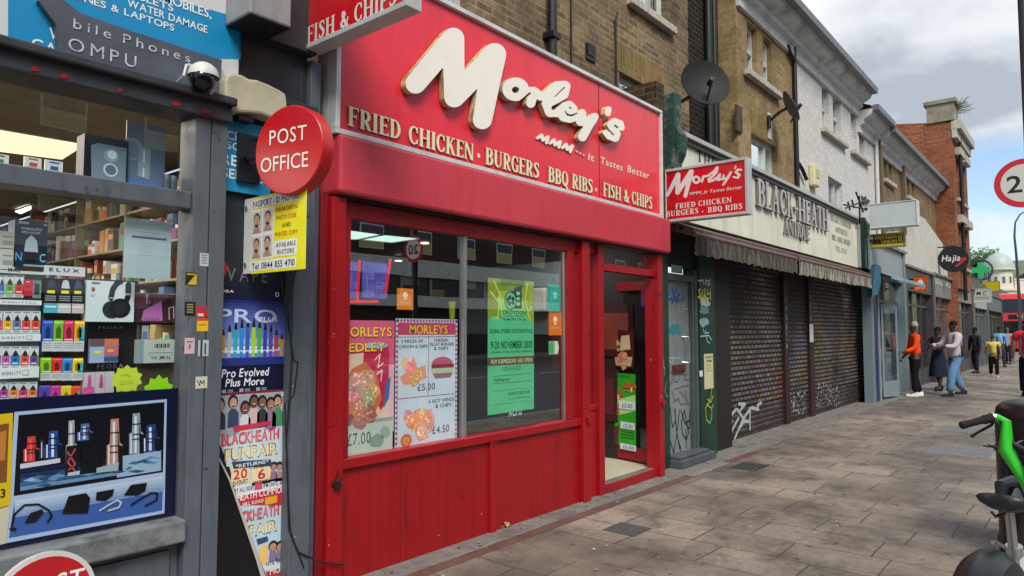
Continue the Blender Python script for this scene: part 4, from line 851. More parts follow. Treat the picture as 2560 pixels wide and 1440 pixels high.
for i in range(36): s.r(*[*s.uv(705, 990 + i * 7.5), *s.uv(711, 993.7 + i * 7.5)], '#a33541', 2)
s.ppoly([(531, 992), (704, 982), (702, 1058), (628, 1070), (575, 1092), (545, 1092), (533, 1050)], '#8d96a0', 1)
for i, (x, y, sk, tp) in enumerate(((549, 1015, '#a9776a', '#2c2a33'), (582, 1008, '#b28472', '#30405e'), (612, 1022, '#7a4c3c', '#c1c4c8'), (634, 1006, '#6b4638', '#c0a2a8'), (655, 1008, '#7a5648', '#333'.replace('#333', '#333333')), (676, 1012, '#9c7264', '#8d6f8f'), (693, 1005, '#b08a7a', '#3c8a58'))):
    s.ppoly([(x - 14, y + 62), (x - 12, y + 24), (x - 4, y + 14), (x + 6, y + 14), (x + 14, y + 24), (x + 14, y + 58)], tp, 2)
    q = s.uv(x, y); s.disc(q[0], q[1] - .008, .062, '#241c1a', 3, 14, rv=.036); s.disc(q[0] + .004, q[1], .045, sk, 4, 14, rv=.028); s.disc(q[0] + .004, q[1] + .012, .018, '#3a1518', 5, 8, rv=.008); s.r(q[0] - .016, q[1] + .006, q[0] + .02, q[1] + .010, '#d8d4cc', 6)
s.ppoly([(581, 1066), (676, 1052), (676, 1062), (584, 1080)], '#b5324a', 5)
s.ppoly([(545, 1096), (560, 1060), (700, 1050), (704, 1150), (560, 1120)], '#8fb6c8', 2) if 0 else None
funfair(s, 1068)
for x0, x1, a, b_, c in ((578, 622, 'THURSDAY', '20', 'AUGUST'), (630, 676, 'SUNDAY', '6', 'SEPTEMBER')):
    s.pr(x0, 1160, x1, 1206, '#d9c79a', 3); q = s.uv(x0, 1160); q2 = s.uv(x1, 1206); w_ = q2[0] - q[0]; h_ = q2[1] - q[1]
    s.text(a, q[0] + .06 * w_, q[1] + .06 * h_, q2[0] - .06 * w_, q[1] + .22 * h_, '#3a2b20', 5); s.text(c, q[0] + .06 * w_, q[1] + .8 * h_, q2[0] - .06 * w_, q[1] + .96 * h_, '#3a2b20', 5)
    k_ = .12 if len(b_) == 2 else .3; s.text(b_, q[0] + k_ * w_, q[1] + .28 * h_, q2[0] - k_ * w_, q[1] + .74 * h_, '#b02430', 5)
for x, c in ((684, '#8a6a86'), (698, '#a07a72')): q = s.uv(x, 1164); s.disc(*q, .05, '#2b211f', 3, 12); s.disc(q[0], q[1] + .008, .036, '#a97f70', 4, 12); s.ppoly([(x - 10, 1204), (x - 7, 1178), (x + 7, 1178), (x + 9, 1202)], c, 3)
s.ppoly([(584, 1216), (713, 1192), (713, 1218), (592, 1242)], '#c6ccd0', 3); s.pt('BY ALL RIDES', 586, 1232, 634, 1224, 11, '#262c4a', 4); s.pt('1PM UNTIL 6PM', 658, 1220, 712, 1209, 11, '#262c4a', 4); s.pr(636, 1206, 655, 1222, '#c0465a', 4)
s.ppoly([(590, 1243), (713, 1214), (713, 1262), (600, 1262)], '#b02a38', 4); s.pt('HEATH COMMON', 592, 1250, 712, 1232, 17, '#d7d6d2', 5, gap=.05); s.pt('HILL ROAD', 606, 1264, 658, 1256, 9, '#d7d6d2', 5); s.pr(662, 1244, 692, 1256, '#d59a2c', 5)
done(s)
s = poster('poster', 'lower funfair poster torn to a long point under the other funfair poster', 601, 1264, 714, 1560, '#7fb3d0')
s.F.clear(); s.V.clear(); s.M.clear(); s.C.clear()
s.ppoly([(601, 1264), (714, 1256), (716, 1560), (690, 1560), (660, 1440), (640, 1372), (622, 1330), (608, 1298)], '#a9c4cf', 0)
s.pt('CKHEATH', 602, 1304, 697, 1290, 30, '#b52c40', 3, gap=.05); s.pt('CKHEATH', 606, 1301, 694, 1287, 23, '#c96a78', 4, gap=.1)
s.pt('FAIR', 620, 1342, 692, 1330, 32, '#6d4c2c', 3, gap=.06); s.pt('FAIR', 623, 1339, 689, 1327, 26, '#e0cf9c', 5, gap=.1)
s.ppoly([(640, 1348), (668, 1340), (670, 1352), (644, 1362)], '#2f4468', 4); s.pr(648, 1366, 668, 1408, '#d9b36a', 3)
for x in (682, 700): q = s.uv(x, 1364); s.disc(*q, .10, '#2b211f', 3, 12); s.disc(q[0], q[1] + .01, .075, '#a97f70', 4, 12); s.ppoly([(x - 11, 1404), (x - 8, 1376), (x + 8, 1376), (x + 10, 1402)], '#7d6a8c', 3)
s.ppoly([(652, 1412), (714, 1398), (714, 1416), (660, 1428)], '#c6ccd0', 3); s.pt('NTIL 6PM', 664, 1414, 710, 1405, 10, '#262c4a', 4)
s.ppoly([(664, 1430), (714, 1418), (716, 1500), (684, 1500)], '#b02a38', 3); s.pt('MON', 674, 1436, 712, 1427, 15, '#d7d6d2', 4)
done(s)
solo('torn_paper_edge', (lambda q: q.ppoly([(524, 1100), (540, 1128), (552, 1150), (575, 1195), (600, 1262), (640, 1370), (664, 1440), (672, 1470), (660, 1470), (640, 1400), (606, 1300), (572, 1200), (545, 1145)], '#a9a59c', 0) or q)(facade(500, 1000, 714, 1500, 3.612)), PR, 'thin curl of torn white paper running down the edge of the funfair posters', 'torn paper')
m = MB(); s = facade(500, 1000, 714, 1500, 3.62); s.ppoly([(515, 1106), (545, 1140), (575, 1200), (640, 1372), (670, 1450), (690, 1560), (500, 1560)], '#0a0d14', 0)
solo('black_sheet', s, mat('black_sheet', None, rough=.3, var=.3), 'torn black sheet filling the foot of the side panel beside the funfair posters', 'poster')
s = facade(541, 620, 760, 700, 3.627); s.ppoly([(533, 620), (550, 655), (545, 665), (533, 650)], '#a81a20', 0); s.ppoly([(541, 650), (552, 640), (570, 668), (562, 690), (556, 672)], '#a81a20', 0); s.pt('VAPE', 566, 708, 668, 700, 34, '#5d636b', 1, gap=.25)
solo('worn_sticker', s, PR, 'remains of a red and grey vape sticker above the vape poster', 'sticker')
# small stickers on the post
def stick(x0, y0, x1, y1, base, lab, marks, Y=3.5285):
    s = poster('sticker', lab, x0, y0, x1, y1, base, Y, 'sticker', 'small stickers on the grey post', .0006)
    for a in marks: s.r(*a[:4], a[4], 1)
    done(s)
stick(500, 632, 521, 666, '#a9b4b8', 'pale sticker near the top of the grey post', [(.15, .1 + i * .2, .85, .2 + i * .2, '#6a767c') for i in range(4)])
stick(464, 680, 493, 714, '#25231a', 'black and yellow diagonal sticker on the grey post', [(.1, .1, .8, .2, '#b59c2a')])
s = facade(464, 680, 493, 714, 3.5275); s.poly([(.95, .05), (.95, .95), (.15, .95)], '#b59c2a', 1); solo('sticker', s, PR, 'yellow triangle overlaid on the diagonal sticker', 'sticker', 'small stickers on the grey post')
stick(462, 754, 488, 790, '#1b1b1a', 'black sticker with gold print at the middle of the grey post', [(.2, .15 + i * .18, .8, .24 + i * .18, '#8d8154') for i in range(4)])
stick(492, 765, 520, 792, '#b5242b', 'torn red sticker to the right of the black and gold sticker', [(.1, .7, .6, .95, '#c4c4bf'), (.6, .1, .95, .4, '#4b515a')])
stick(493, 795, 520, 828, '#d2a51c', 'orange and yellow sticker below the torn red sticker', [(.0, .0, 1, .2, '#b8431f'), (.1, .45, .9, .55, '#a6791a')])
stick(462, 845, 486, 884, '#bfa0a8', 'pink sticker low on the grey post', [(.2, .2, .8, .28, '#6f5a60'), (.4, .4, .6, .7, '#8c5560')])
stick(496, 850, 521, 890, '#9fa8ad', 'scratched silver sticker beside the pink sticker', [(.2, .0, .4, 1, '#2e343b'), (.6, .2, .75, .9, '#2e343b')])
stick(489, 942, 518, 970, '#b4b6a4', 'cream tag sticker scrawled with black pen below the others', [])
s = facade(489, 942, 518, 970, 3.527); s.line([(.15, .3), (.35, .75), (.4, .3), (.55, .6), (.7, .3), (.75, .75)], .003, '#20211d', 1); solo('pen_scrawl', s, PR, 'black pen scrawl on the cream tag sticker', 'graffiti')
# loose cables on the pilaster
m = MB(); pts = [at(x, y, 3.53) for x, y in ((752, 180), (742, 420), (748, 640), (720, 760), (730, 900), (716, 1100), (722, 1320), (745, 1380), (800, 1405), (860, 1412))]; m.tube(pts, .005); pts = [at(x, y, 3.535) for x, y in ((700, 690), (735, 900), (745, 905), (735, 985), (712, 1010), (718, 1200), (726, 1330), (760, 1420))]; m.tube(pts, .004)
solo('loose_cable', m, DARKP, 'thin black cables trailing down the grey pilaster to the red shop', 'cable')

# ---- poster light panel below the goods
s = Sheet((-.4, 3.60, 1.255), (2.075, 0, 0), (0, 0, -.638), (0, -1, 0)); t = thing('display_poster', 'wide blue poster of vape tanks and chargers filling the bottom of the phone shop window', 'poster', (.9, 3.6, .62)); s.base('#0b1230', .01)
s.ppoly([(36, 1030), (417, 998), (411, 1283), (14, 1358)], '#9db4d4', 1)
s.ppoly([(46, 1038), (411, 1005), (407, 1180), (34, 1240)], '#0a0c14', 2)
for i, c in enumerate(('#101c38', '#182f55', '#25456f', '#33608c', '#5f88aa')):
    a = i * 12; s.ppoly([(50, 1172 + a * .9), (400, 1132 + a * .6), (400, 1142 + a * .6), (50, 1184 + a * .9)], c, 3)
s.ppoly([(50, 1160), (150, 1145), (150, 1156), (50, 1172)], '#b8c2cf', 4); s.ppoly([(290, 1142), (402, 1126), (402, 1176), (292, 1194)], '#8aa7c0', 4)
s.ppoly([(36, 1252), (408, 1190), (405, 1276), (22, 1345)], '#35589c', 2)
for i in range(6): s.ppoly([(36, 1252 + i * 7), (408, 1190 + i * 6.4), (408, 1197 + i * 6.4), (36, 1259 + i * 7)], [(.42 - .05 * i), (.55 - .055 * i), (.70 - .045 * i)], 3)
P_ = s.ppoly
for (x, yb, yt, w_, c) in ((78, 1155, 1092, 20, '#c23a36'), (104, 1148, 1100, 7, '#30343a'), (133, 1146, 1078, 22, '#27458f'), (178, 1178, 1052, 14, '#9aa3ad'), (212, 1102, 1060, 20, '#4a68a8'), (286, 1180, 1048, 20, '#a97f70'), (340, 1136, 1034, 18, '#7d95a4'), (377, 1130, 1062, 22, '#1f3b7c')):
    P_([(x - w_, yb), (x - w_, (yb + yt) / 2), (x - w_ * .6, (yb * .45 + yt * .55)), (x - w_ * .5, yt), (x + w_ * .5, yt - 2), (x + w_ * .6, (yb * .45 + yt * .55) - 2), (x + w_, (yb + yt) / 2 - 2), (x + w_, yb - 3)], c, 5)
    P_([(x - w_ * .25, yb - 4), (x - w_ * .25, yt + 6), (x + w_ * .05, yt + 6), (x + w_ * .05, yb - 4)], '#c6d2da' if c != '#c23a36' else '#d65a50', 6)
rr = random.Random(77)
for (x, yb, yt, w_) in ((78, 1155, 1092, 20), (133, 1146, 1078, 22), (178, 1178, 1052, 14), (212, 1102, 1060, 20), (286, 1180, 1048, 20), (340, 1136, 1034, 18), (377, 1130, 1062, 22)):
    P_([(x + w_ * .45, yb - 3), (x + w_ * .35, yt + 8), (x + w_ * .55, (yb + yt) / 2), (x + w_ * .98, (yb + yt) / 2), (x + w_ * .98, yb - 3)], '#0c1018', 6.5); P_([(x - w_ * .8, yb - 2), (x - w_ * .8, (yb + yt) / 2), (x - w_ * .68, (yb + yt) / 2), (x - w_ * .68, yb - 2)], '#dfe8ee', 6.5)
    for f in (.25, .5, .62): y_ = yt + (yb - yt) * f; P_([(x - w_ * .6, y_), (x + w_ * .6, y_ - 2), (x + w_ * .6, y_ + 1), (x - w_ * .6, y_ + 3)], '#20242c', 6.8)
for i in range(26): x = rr.uniform(60, 390); y_ = 1225 - (x - 60) * .15 - rr.uniform(5, 34); P_([(x - rr.uniform(8, 26), y_ + 3), (x, y_ - rr.uniform(2, 6)), (x + rr.uniform(8, 26), y_), (x + 4, y_ + 5)], rr.choice(['#5c86ac', '#3e648c', '#86a8c2', '#284a70']), 4.2 + i * .02)
P_([(163, 1188), (165, 1116), (192, 1112), (192, 1184)], '#14161b', 7); s.line([s.uv(168, 1130), s.uv(187, 1160), s.uv(170, 1175)], .006, '#b84a48', 8); s.line([s.uv(187, 1122), s.uv(168, 1155), s.uv(186, 1176)], .006, '#b84a48', 8)
P_([(200, 1186), (202, 1118), (256, 1104), (256, 1176)], '#0c0d11', 7); P_([(240, 1182), (240, 1170), (296, 1155), (294, 1176)], '#8fa2ae', 8); P_([(168, 1190), (168, 1182), (198, 1176), (198, 1186)], '#a9bac4', 8)
for pts in ([(28, 1316), (34, 1286), (60, 1262), (95, 1260), (122, 1276), (128, 1290), (118, 1304)], [(248, 1276), (270, 1262), (292, 1250), (302, 1256), (296, 1268), (270, 1276)], [(326, 1262), (345, 1250), (375, 1232), (392, 1232), (390, 1250), (362, 1264)]):
    s.line([s.uv(*q) for q in pts], .008, '#0d0e12' if pts[0][0] != 248 else '#aeb6be', 9)
P_([(60, 1308), (75, 1282), (104, 1272), (108, 1280), (88, 1304)], '#101116', 9); P_([(154, 1284), (170, 1240), (214, 1232), (224, 1244), (218, 1282)], '#0d0e12', 9); P_([(238, 1250), (240, 1230), (284, 1222), (280, 1238), (262, 1252)], '#0d0e12', 9); P_([(308, 1238), (326, 1212), (366, 1206), (362, 1226), (344, 1238)], '#101116', 9)
P_([(20, 1320), (40, 1318), (38, 1326), (26, 1326)], '#0d0e12', 9)
P_([(-60, 1042), (32, 1032), (26, 1262), (-60, 1285)], '#c9b01c', 3); P_([(-60, 1070), (22, 1058), (16, 1205), (-60, 1215)], '#7a4a24', 4); P_([(-60, 1100), (16, 1075), (12, 1150), (-60, 1160)], '#b3763a', 5); s.pt('3', 0, 1244, 12, 1242, 22, '#1c1a10', 6); P_([(-60, 1288), (26, 1264), (14, 1358), (-60, 1378)], '#b9b9a4', 3)
s.build('panel', mat('gloss_print', None, rough=.2, var=.03), t)
# round sign low down
t = thing('round_sign', 'round red and white sign leaning against the stall riser at the bottom left', 'sign', tuple(at(110, 1520, 3.5)))
c0 = at(112, 1500, 3.42); m = MB(); r0 = .195; m.cyl(c0, c0 + Vector((0, .02, 0)), r0, n=40, c='#c9c9c6'); m.cyl(c0 + Vector((0, -.004, 0)), c0, r0 * .90, n=40, c='#b51a22'); m.build('disc', mat('enamel', None, rough=.25, var=.08, dirt='#777', dirt_amt=0), t)
s = Sheet(c0 + Vector((-r0, -.0055, r0)), (2 * r0, 0, 0), (0, 0, -2 * r0), (0, -1, 0)); s.text('POST', .24, .24, .86, .44, '#d8d8d4', bold=True, shear=.1); s.text('OFFICE', .12, .52, .88, .70, '#d8d8d4'); s.build('lettering', PR, t)

# ---- things in the phone shop window
YG = 3.75
def card(s, part='box'): s.build(part, s._m, s._t)
def carton(name, lab, x0, y0, x1, y1, base, cat='box', group=None, depth=.05, Y=YG):
    s = facade(x0, y0, x1, y1, Y); t = thing(name, lab, cat, (s.O.x, Y, s.O.z + s.D.z), group)
    s.obox(s.O + Vector((0, depth, 0)), s.U, s.D, Vector((0, -depth, 0)), base); s._t = t; s._m = GLP; return s
GLP = mat('carton_print', None, rough=.35, var=.04, gain=1.55)
def Z(z): return z[0] / 4, 640 + z[1] / 4, z[2] / 4, 640 + z[3] / 4
rackm = mat('rack_board', None, rough=.5, var=.1)
def rack(lab, z, c, Y=3.80):
    s = facade(*Z(z), Y); solo('display_rack', (lambda q: q.base(c, .015))(s), rackm, lab, 'display rack')
rack('pale rack board behind the white vape cartons', (-200, 130, 415, 1445), '#7f8a8c')
rack('dark grey rack board behind the second column of vape cartons', (418, 215, 845, 1445), '#3a3f42', 3.803)
rack('black display board behind the headphone carton', (850, 225, 1345, 1440), '#0e1116', 3.806)
GV = 'vape cartons in the shop window'
cn = {'#3a62a8': 'blue', '#5a9a3c': 'green', '#b5303a': 'red', '#c0283a': 'crimson', '#51685f': 'grey green', '#d29a24': 'amber', '#5b6a8c': 'slate blue', '#c2383c': 'scarlet', '#c2452f': 'orange red', '#a85a90': 'mauve', '#2d68a6': 'mid blue', '#c24f3a': 'coral', '#5b4a7c': 'purple', '#9a3a8a': 'magenta', '#cf7b33': 'orange', '#c23a5a': 'rose', '#d0642c': 'tangerine', '#2f4fa0': 'royal blue', '#6aa52c': 'lime', '#bf2f5a': 'raspberry', '#d0a01e': 'golden', '#7ab51e': 'bright lime', '#c62a30': 'bright red', '#2f78b5': 'sky blue', '#d6b81e': 'yellow', '#4a3f9a': 'violet', '#b0328a': 'fuchsia', '#cfb51c': 'mustard', '#cc4a24': 'burnt orange'}
rows = [('top', 187, 415, [(-95, -10, '#2d68a6'), (-5, 42, '#3a62a8'), (52, 142, '#5a9a3c'), (146, 236, '#b5303a')]), ('second', 552, 772, [(-60, 18, '#c2383c'), (35, 120, '#d29a24'), (128, 212, '#5b6a8c'), (219, 305, '#c2383c'), (314, 400, '#c2452f')]),
        ('third', 905, 1124, [(-75, 8, '#5b4a7c'), (16, 100, '#a85a90'), (105, 200, '#2d68a6'), (204, 292, '#c24f3a'), (298, 382, '#5b4a7c')]), ('bottom', 1262, 1442, [(-5, 80, '#9a3a8a'), (90, 180, '#cf7b33'), (186, 278, '#c23a5a'), (284, 370, '#d0642c')])]
for rn, y0, y1, its in rows:
    for k_, (a, b_, c) in enumerate(its):
        s = carton('vape_carton', f'{cn[c]} and white vape carton, {("far left", "left", "centre left", "centre right", "right")[k_ + 5 - len(its)]} of the {rn} white row', *Z((a + 2, y0, b_ - 2, y1)), '#b9bfc0', 'carton', GV)
        s.r(.05, .40, .95, .86, c, 1); s.r(.15, .04, .85, .08, '#5d6668', 1)
        s.poly([(.5, .16), (.78, .34), (.74, .44), (.28, .44), (.22, .34)], '#20262a', 2); s.disc(.5, .60, .2, (*[v * .45 for v in lin(c)],), 2, 10); s.r(.15, .9, .85, .96, '#7c8486', 1); s.r(.2, .74, .8, .78, '#d8dcdc', 2); card(s)
for lab, z in (('grey green carton at the right end of the top row', (332, 240, 410, 424)), ):
    s = carton('vape_carton', lab, *Z(z), '#5f756c', 'carton', GV); s.r(.2, .2, .75, .8, '#24343c', 1); card(s)
s = carton('vape_carton', 'plain red carton between the white ones and the grey green one', *Z((236, 235, 325, 400)), '#b02038', 'carton', GV); s.r(.3, .1, .7, .16, '#d9a0a8', 1); s.disc(.5, .4, .15, '#6d1626', 1); card(s)
for i, z in enumerate(((-200, 428, 415, 493), (-200, 778, 405, 850), (-200, 1128, 388, 1213))):
    s = facade(*Z(z), 3.735); s.base('#c3cacb', .01); u0 = s.uv(*Z((20, z[1] + 20, 295, z[3] - 20))[:2])[0]; u1 = s.uv(*Z((295 - i * 18, 0, 295 - i * 18, 0))[:2])[0]; s.text('HIDELITY', u0, .34, u1, .66, '#3a4448', 2, gap=.45); s.r(u1 + .03, .28, u1 + .135, .76, '#a8584a', 1); s.r(u1 + .037, .34, u1 + .128, .7, '#c3cacb', 2)
    solo('shelf_strip', s, GLP, ('top', 'middle', 'lowest')[i] + ' white lettered shelf strip under a row of white vape cartons', 'shelf strip', 'white lettered shelf strips')
s = facade(*Z((-160, 128, 440, 190)), 3.74); s.base('#b5bcbd', .01); s.pt('MXL', 20, 679, 51, 679, 9, '#2b3236'); solo('shelf_strip', s, GLP, 'white shelf strip directly under the dark speaker box', 'shelf strip', 'white lettered shelf strips')
s = facade(*Z((446, 90, 850, 208)), 3.735); s.base('#b9c0c2', .01); s.pt('ELUX', 123, 676, 198, 683, 9, '#252c31', gap=.3); solo('display_header', s, GLP, 'white header card lettered ELUX above the second column', 'header card')
for k_, (a, b_) in enumerate(((448, 574), (588, 716), (720, 836))):
    s = carton('vape_carton', ('left', 'middle', 'right')[k_] + ' black carton with a yellow price dot under the ELUX header', *Z((a, 222 + k_ * 4, b_, 570 + k_ * 2)), '#171b20', 'carton', GV)
    s.poly([(.2, .28), (.3, .06), (.5, .02), (.7, .06), (.8, .28)], ('#2c3a52', '#b4b9bd', '#3f3f66')[k_], 1); s.r(.2, .34, .75, .43, '#cfc41e', 2); 
    for j in range(3): s.r(.08, .50 + j * .06, .85, .525 + j * .06, '#8f9498', 1)
    s.r(.0, .72, 1, 1, ('#4a9aa6', '#a9b3b0', '#b3a8a6')[k_], 1); s.r(.1, .8, .9, .84, '#d3d8d8', 2); card(s)
for rn, y0, y1, ys, its in (('upper', 640, 955, 850, ((428, 526, '#2f4fa0'), (534, 632, '#6aa52c'), (638, 736, '#bf2f5a'), (740, 838, '#d0a01e'))), ('middle', 1018, 1244, 1165, ((410, 512, '#7ab51e'), (516, 616, '#c62a30'), (622, 720, '#2f78b5'), (724, 826, '#d6b81e'))), ('lower', 1298, 1445, 1500, ((392, 500, '#4a3f9a'), (504, 606, '#b0328a'), (610, 712, '#cfb51c'), (714, 802, '#cc4a24')))):
    for k_, (a, b_, c) in enumerate(its):
        s = carton('vape_carton', f'{cn[c]} vape carton in the {rn} row of coloured cartons below the ELUX header', *Z((a, y0 + k_ * 2, b_, y1)), c, 'carton', GV); f = (ys - y0) / (y1 - y0)
        s.r(.08, .04, .92, .10, [min(1, v * 1.6 + .08) for v in lin(c)], 1); s.poly([(.3, f * .85), (.26, f * .45), (.5, f * .25), (.74, f * .45), (.72, f * .85)], [v * .3 for v in lin(c)], 1); s.r(.1, f * .9, .9, f * .95, '#c8cc40' if k_ % 2 else '#c8ccd0', 1)
        if k_ == 3: s.r(.5, f * .3, 1, f, '#3f9aa0', 1)
        if f < 1:
            s.r(.02, f, .98, .99, '#b5bbbd', 1)
            for j in range(3): s.r(.12, f + .06 + j * .07, .88, f + .08 + j * .07, '#7d8486', 2)
        card(s)
s = carton('headphone_carton', 'white carton printed with black over-ear headphones', *Z((868, 240, 1336, 660)), '#b9c5c8', 'carton', None, .09)
s.line([(.50, .42), (.53, .2), (.62, .03), (.70, -.0)], .026, '#1b2024', 2); s.line([(.86, .06), (.86, .2), (.86, .30)], .028, '#1b2024', 2); s.disc(.53, .70, .20, '#24292e', 2, 24); s.disc(.70, .66, .22, '#15191d', 3, 24); s.disc(.70, .66, .14, '#1f2429', 4, 20); s.line([(.86, .36), (.82, .5)], .026, '#1b2024', 2); s.r(.46, .39, .56, .43, '#8a9296', 3); s.r(.80, .28, .93, .33, '#8a9296', 3)
s.r(.10, .04, .27, .09, '#5a6468', 1); s.r(.1, .17, .17, .27, '#7a4a48', 1); s.disc(.13, .36, .035, '#6a7478', 1); s.disc(.13, .36, .025, '#b9c5c8', 2); card(s)
s = carton('speaker_carton', 'dark blue carton printed with a pale wireless speaker', 38, 548, 116, 672, '#14283c', 'carton', None, .10)
s.poly([(.30, .66), (.34, .42), (.5, .30), (.68, .42), (.72, .66)], '#a9bcc4', 1); s.poly([(.30, .66), (.32, .84), (.42, .9), (.62, .9), (.70, .84), (.72, .66)], '#0a0f15', 1); s.text('WIRELESS', .18, .145, .82, .20, '#b5c4cb', 1, gap=.05); s.text('SPEAKER', .2, .225, .78, .275, '#b5c4cb', 1); s.r(.1, .03, .42, .08, '#8fa4ae', 1); s.r(.86, .05, .98, .07, '#c5d2d8', 1); s.text('N', .05, .68, .24, .86, '#4d90c8', 1); s.text('C', .78, .68, .95, .86, '#7fb2cc', 1); s.r(.3, .93, .95, .97, '#8496a0', 1); card(s)
for i, (y0, y1) in enumerate(((578, 622), (624, 674))):
    s = carton('plain_carton', ('upper', 'lower')[i] + ' of the two plain off white cartons left of the dark speaker carton', -45, y0 - 6, 37, y1, '#b3b7ac', 'carton', None, .10); s.r(.62, .3, .92, .36, '#6c7068', 1); s.r(.62, .55, .95, .8, '#8c908a', 1); card(s)
s = carton('notice_paper', 'white printed sheet taped inside the phone shop window', 313, 543, 425, 700, '#a9bcc2', 'notice', None, .002, 3.66); s._m = PR; s.r(.28, .215, .72, .222, '#66757c', 1); s.r(.35, .26, .66, .266, '#66757c', 1); s.r(.15, .29, .90, .325, '#2e4a66', 1)
for j in range(5): s.r(.3, .40 + j * .05, .6, .405 + j * .05, '#7f9199', 1)
card(s, 'paper')
s = carton('perspex_display', 'pink clear display box with hanging chargers beside the headphone carton', *Z((1356, 366, 1762, 664)), '#3d2530', 'display box', None, .15, 3.78)
s.poly([(0, 0), (.75, 0), (.78, .15), (.4, .5), (0, .55)], '#6a3f50', 1); s.poly([(.15, .95), (.2, .6), (.62, .25), (.66, .95)], '#b06aa8', 2); s.poly([(.22, .0), (.3, 0), (.34, .35), (.26, .4)], '#c48fb0', 3)
s.line([(.30, .15), (.30, .4), (.38, .42), (.4, .2)], .006, '#2a1c28', 4); s.line([(.82, .9), (.8, .5), (.92, .45), (.93, .85)], .005, '#c9a8b4', 4); s.text('VOLO', .2, .84, .58, .92, '#7a3a70', 4); s.r(0, 0, 1, .02, '#caa6b8', 4); s.r(.985, 0, 1, 1, '#8a6674', 4); card(s, 'case')
s = carton('barcode_carton', 'pale carton with a barcode at the right of the window', *Z((1392, 838, 1756, 1062)), '#9fa9a0', 'carton', None, .1)
for j in range(12): s.r(.40 + j * .035, .18, .40 + j * .035 + (.008 + .012 * (j * 7 % 3)), .36, '#22272a', 1)
s.r(.25, .56, .9, .58, '#4b5355', 1); s.text('VIA JMKAL', .32, .70, .86, .84, '#22272a', 1, gap=.1); s.r(0, 0, .12, 1, '#6f8c92', 1); card(s)
s = facade(*Z((985, 700, 1235, 726)), 3.80); s.text('FEOBA', 0, 0, 1, 1, '#8a9298', 1, gap=.2); s.O = s.O; s2 = facade(*Z((970, 1082, 1232, 1118)), 3.80)
s2.text('FEOBA', 0, 0, 1, 1, '#9aa2a8', 1, gap=.2); solo('display_lettering', s2, PR, 'grey FEOBA lettering on the lower black display band', 'lettering'); solo('display_lettering', s, PR, 'grey FEOBA lettering just under the headphone carton', 'lettering')
s = carton('price_cards', 'block of four small pictures with yellow dots below the headphone carton', *Z((900, 830, 1180, 1062)), '#6c7a94', 'price cards', None, .02); s.r(.5, 0, 1, .3, '#b86a4a', 1); s.r(0, 0, .5, .3, '#5d4a4c', 1); s.r(0, .34, .5, 1, '#8ea0bc', 1); s.r(.5, .34, 1, .7, '#b05a6a', 1); s.disc(.28, .55, .15, '#d4c432', 2, 14, .07); s.disc(.72, .5, .13, '#d8a030', 2, 14, .07); s.r(.5, .75, 1, .95, '#3c486a', 1); card(s)
s = carton('pink_vape_carton', 'pale carton with pink vape pens left of the yellow star', *Z((838, 1168, 1135, 1412)), '#b3a8b0', 'carton', None, .04)
for u, c in ((.18, '#b04a86'), (.56, '#a04484')): s.poly([(u - .03, .1), (u + .05, .1), (u + .08, .6), (u - .06, .6)], c, 2)
s.r(0, .55, .35, 1, '#c04a94', 1); s.r(.35, .0, .37, 1, '#8f8790', 1); s.r(.68, 0, .70, 1, '#8f8790', 1); card(s)
def star(lab, z, n, c, half=False):
    s = facade(*Z(z), 3.655); t = thing('price_star', lab, 'price star', tuple(s.O)); pts = []
    for i in range(2 * n):
        r_ = .5 if i % 2 == 0 else .40; a = math.pi * i / n; pts.append((.5 + r_ * math.sin(a), (.5 if not half else 1) - r_ * (1 if not half else 2) * math.cos(a)))
    if half: pts = [p_ for p_ in pts if p_[1] <= 1.02]; pts.sort(key=lambda p_: math.atan2(p_[0] - .5, 1.001 - p_[1]))
    m = MB(); m.prism([(u * s.U.length, -v * s.D.length) for u, v in pts], s.O, (1, 0, 0), (0, 0, 1), (0, 1, 0), .003); m.build('card', mat(lab[:12], c, rough=.6, var=.05), t)
    if not half: s.O = s.O + Vector((0, -.001, 0)); s.line([(.3, .35), (.5, .32), (.6, .4)], .004, '#c9b81e', 1); s.text('£5.00', .28, .5, .68, .66, '#c9b81e', 1, False); s.build('writing', PR, t)
star('lime yellow spiked star card with faint writing', (1110, 1095, 1425, 1370), 10, '#cfe83a'); star('bright green half star card at the right of the window', (1430, 1195, 1742, 1365), 11, '#9fe800', True)
# upper window goods
for i, (x0, y0, x1, y1, c) in enumerate(((-30, 380, 21, 425, '#4c5a50'), (61, 390, 103, 434, '#a04028'), (113, 398, 156, 445, '#2a4a94'))):
    s = carton('price_leaflet', ('pale leaflet at the far left', 'white leaflet with red printing', 'white leaflet with blue printing')[i] + ' on the upper window shelf', x0, y0, x1, y1, '#b5bab6', 'leaflet', 'leaflets on the upper shelf', .01, 3.70); s.r(.25, .08, .8, .18, c, 1); s.r(.3, .35, .75, .6, c, 1); s.r(.15, .65, .85, .68, c, 1); s.r(0, .9, 1, 1, c, 1); card(s, 'paper')
s = carton('phone_carton', 'clear box poster showing a silver phone with three camera lenses', 212, 333, 318, 472, '#1a2838', 'carton', None, .1, 3.72)
s.poly([(.14, .22), (.3, .15), (.95, .15), (.95, .9), (.18, .94)], '#6f8390', 1); s.disc(.60, .36, .17, '#8fa2ac', 2); s.disc(.62, .34, .11, '#cfdadb', 3); s.disc(.60, .66, .17, '#bccacd', 2); s.disc(.60, .66, .125, '#5d6c7c', 3); s.poly([(.14, .22), (.0, .1), (0, 1), (.18, .94)], '#0c1522', 2); card(s)
s = carton('silver_tumbler', 'pale blue card printed with silver tumblers right of the phone carton', 318, 300, 410, 480, '#66788c', 'card', None, .01, 3.74)
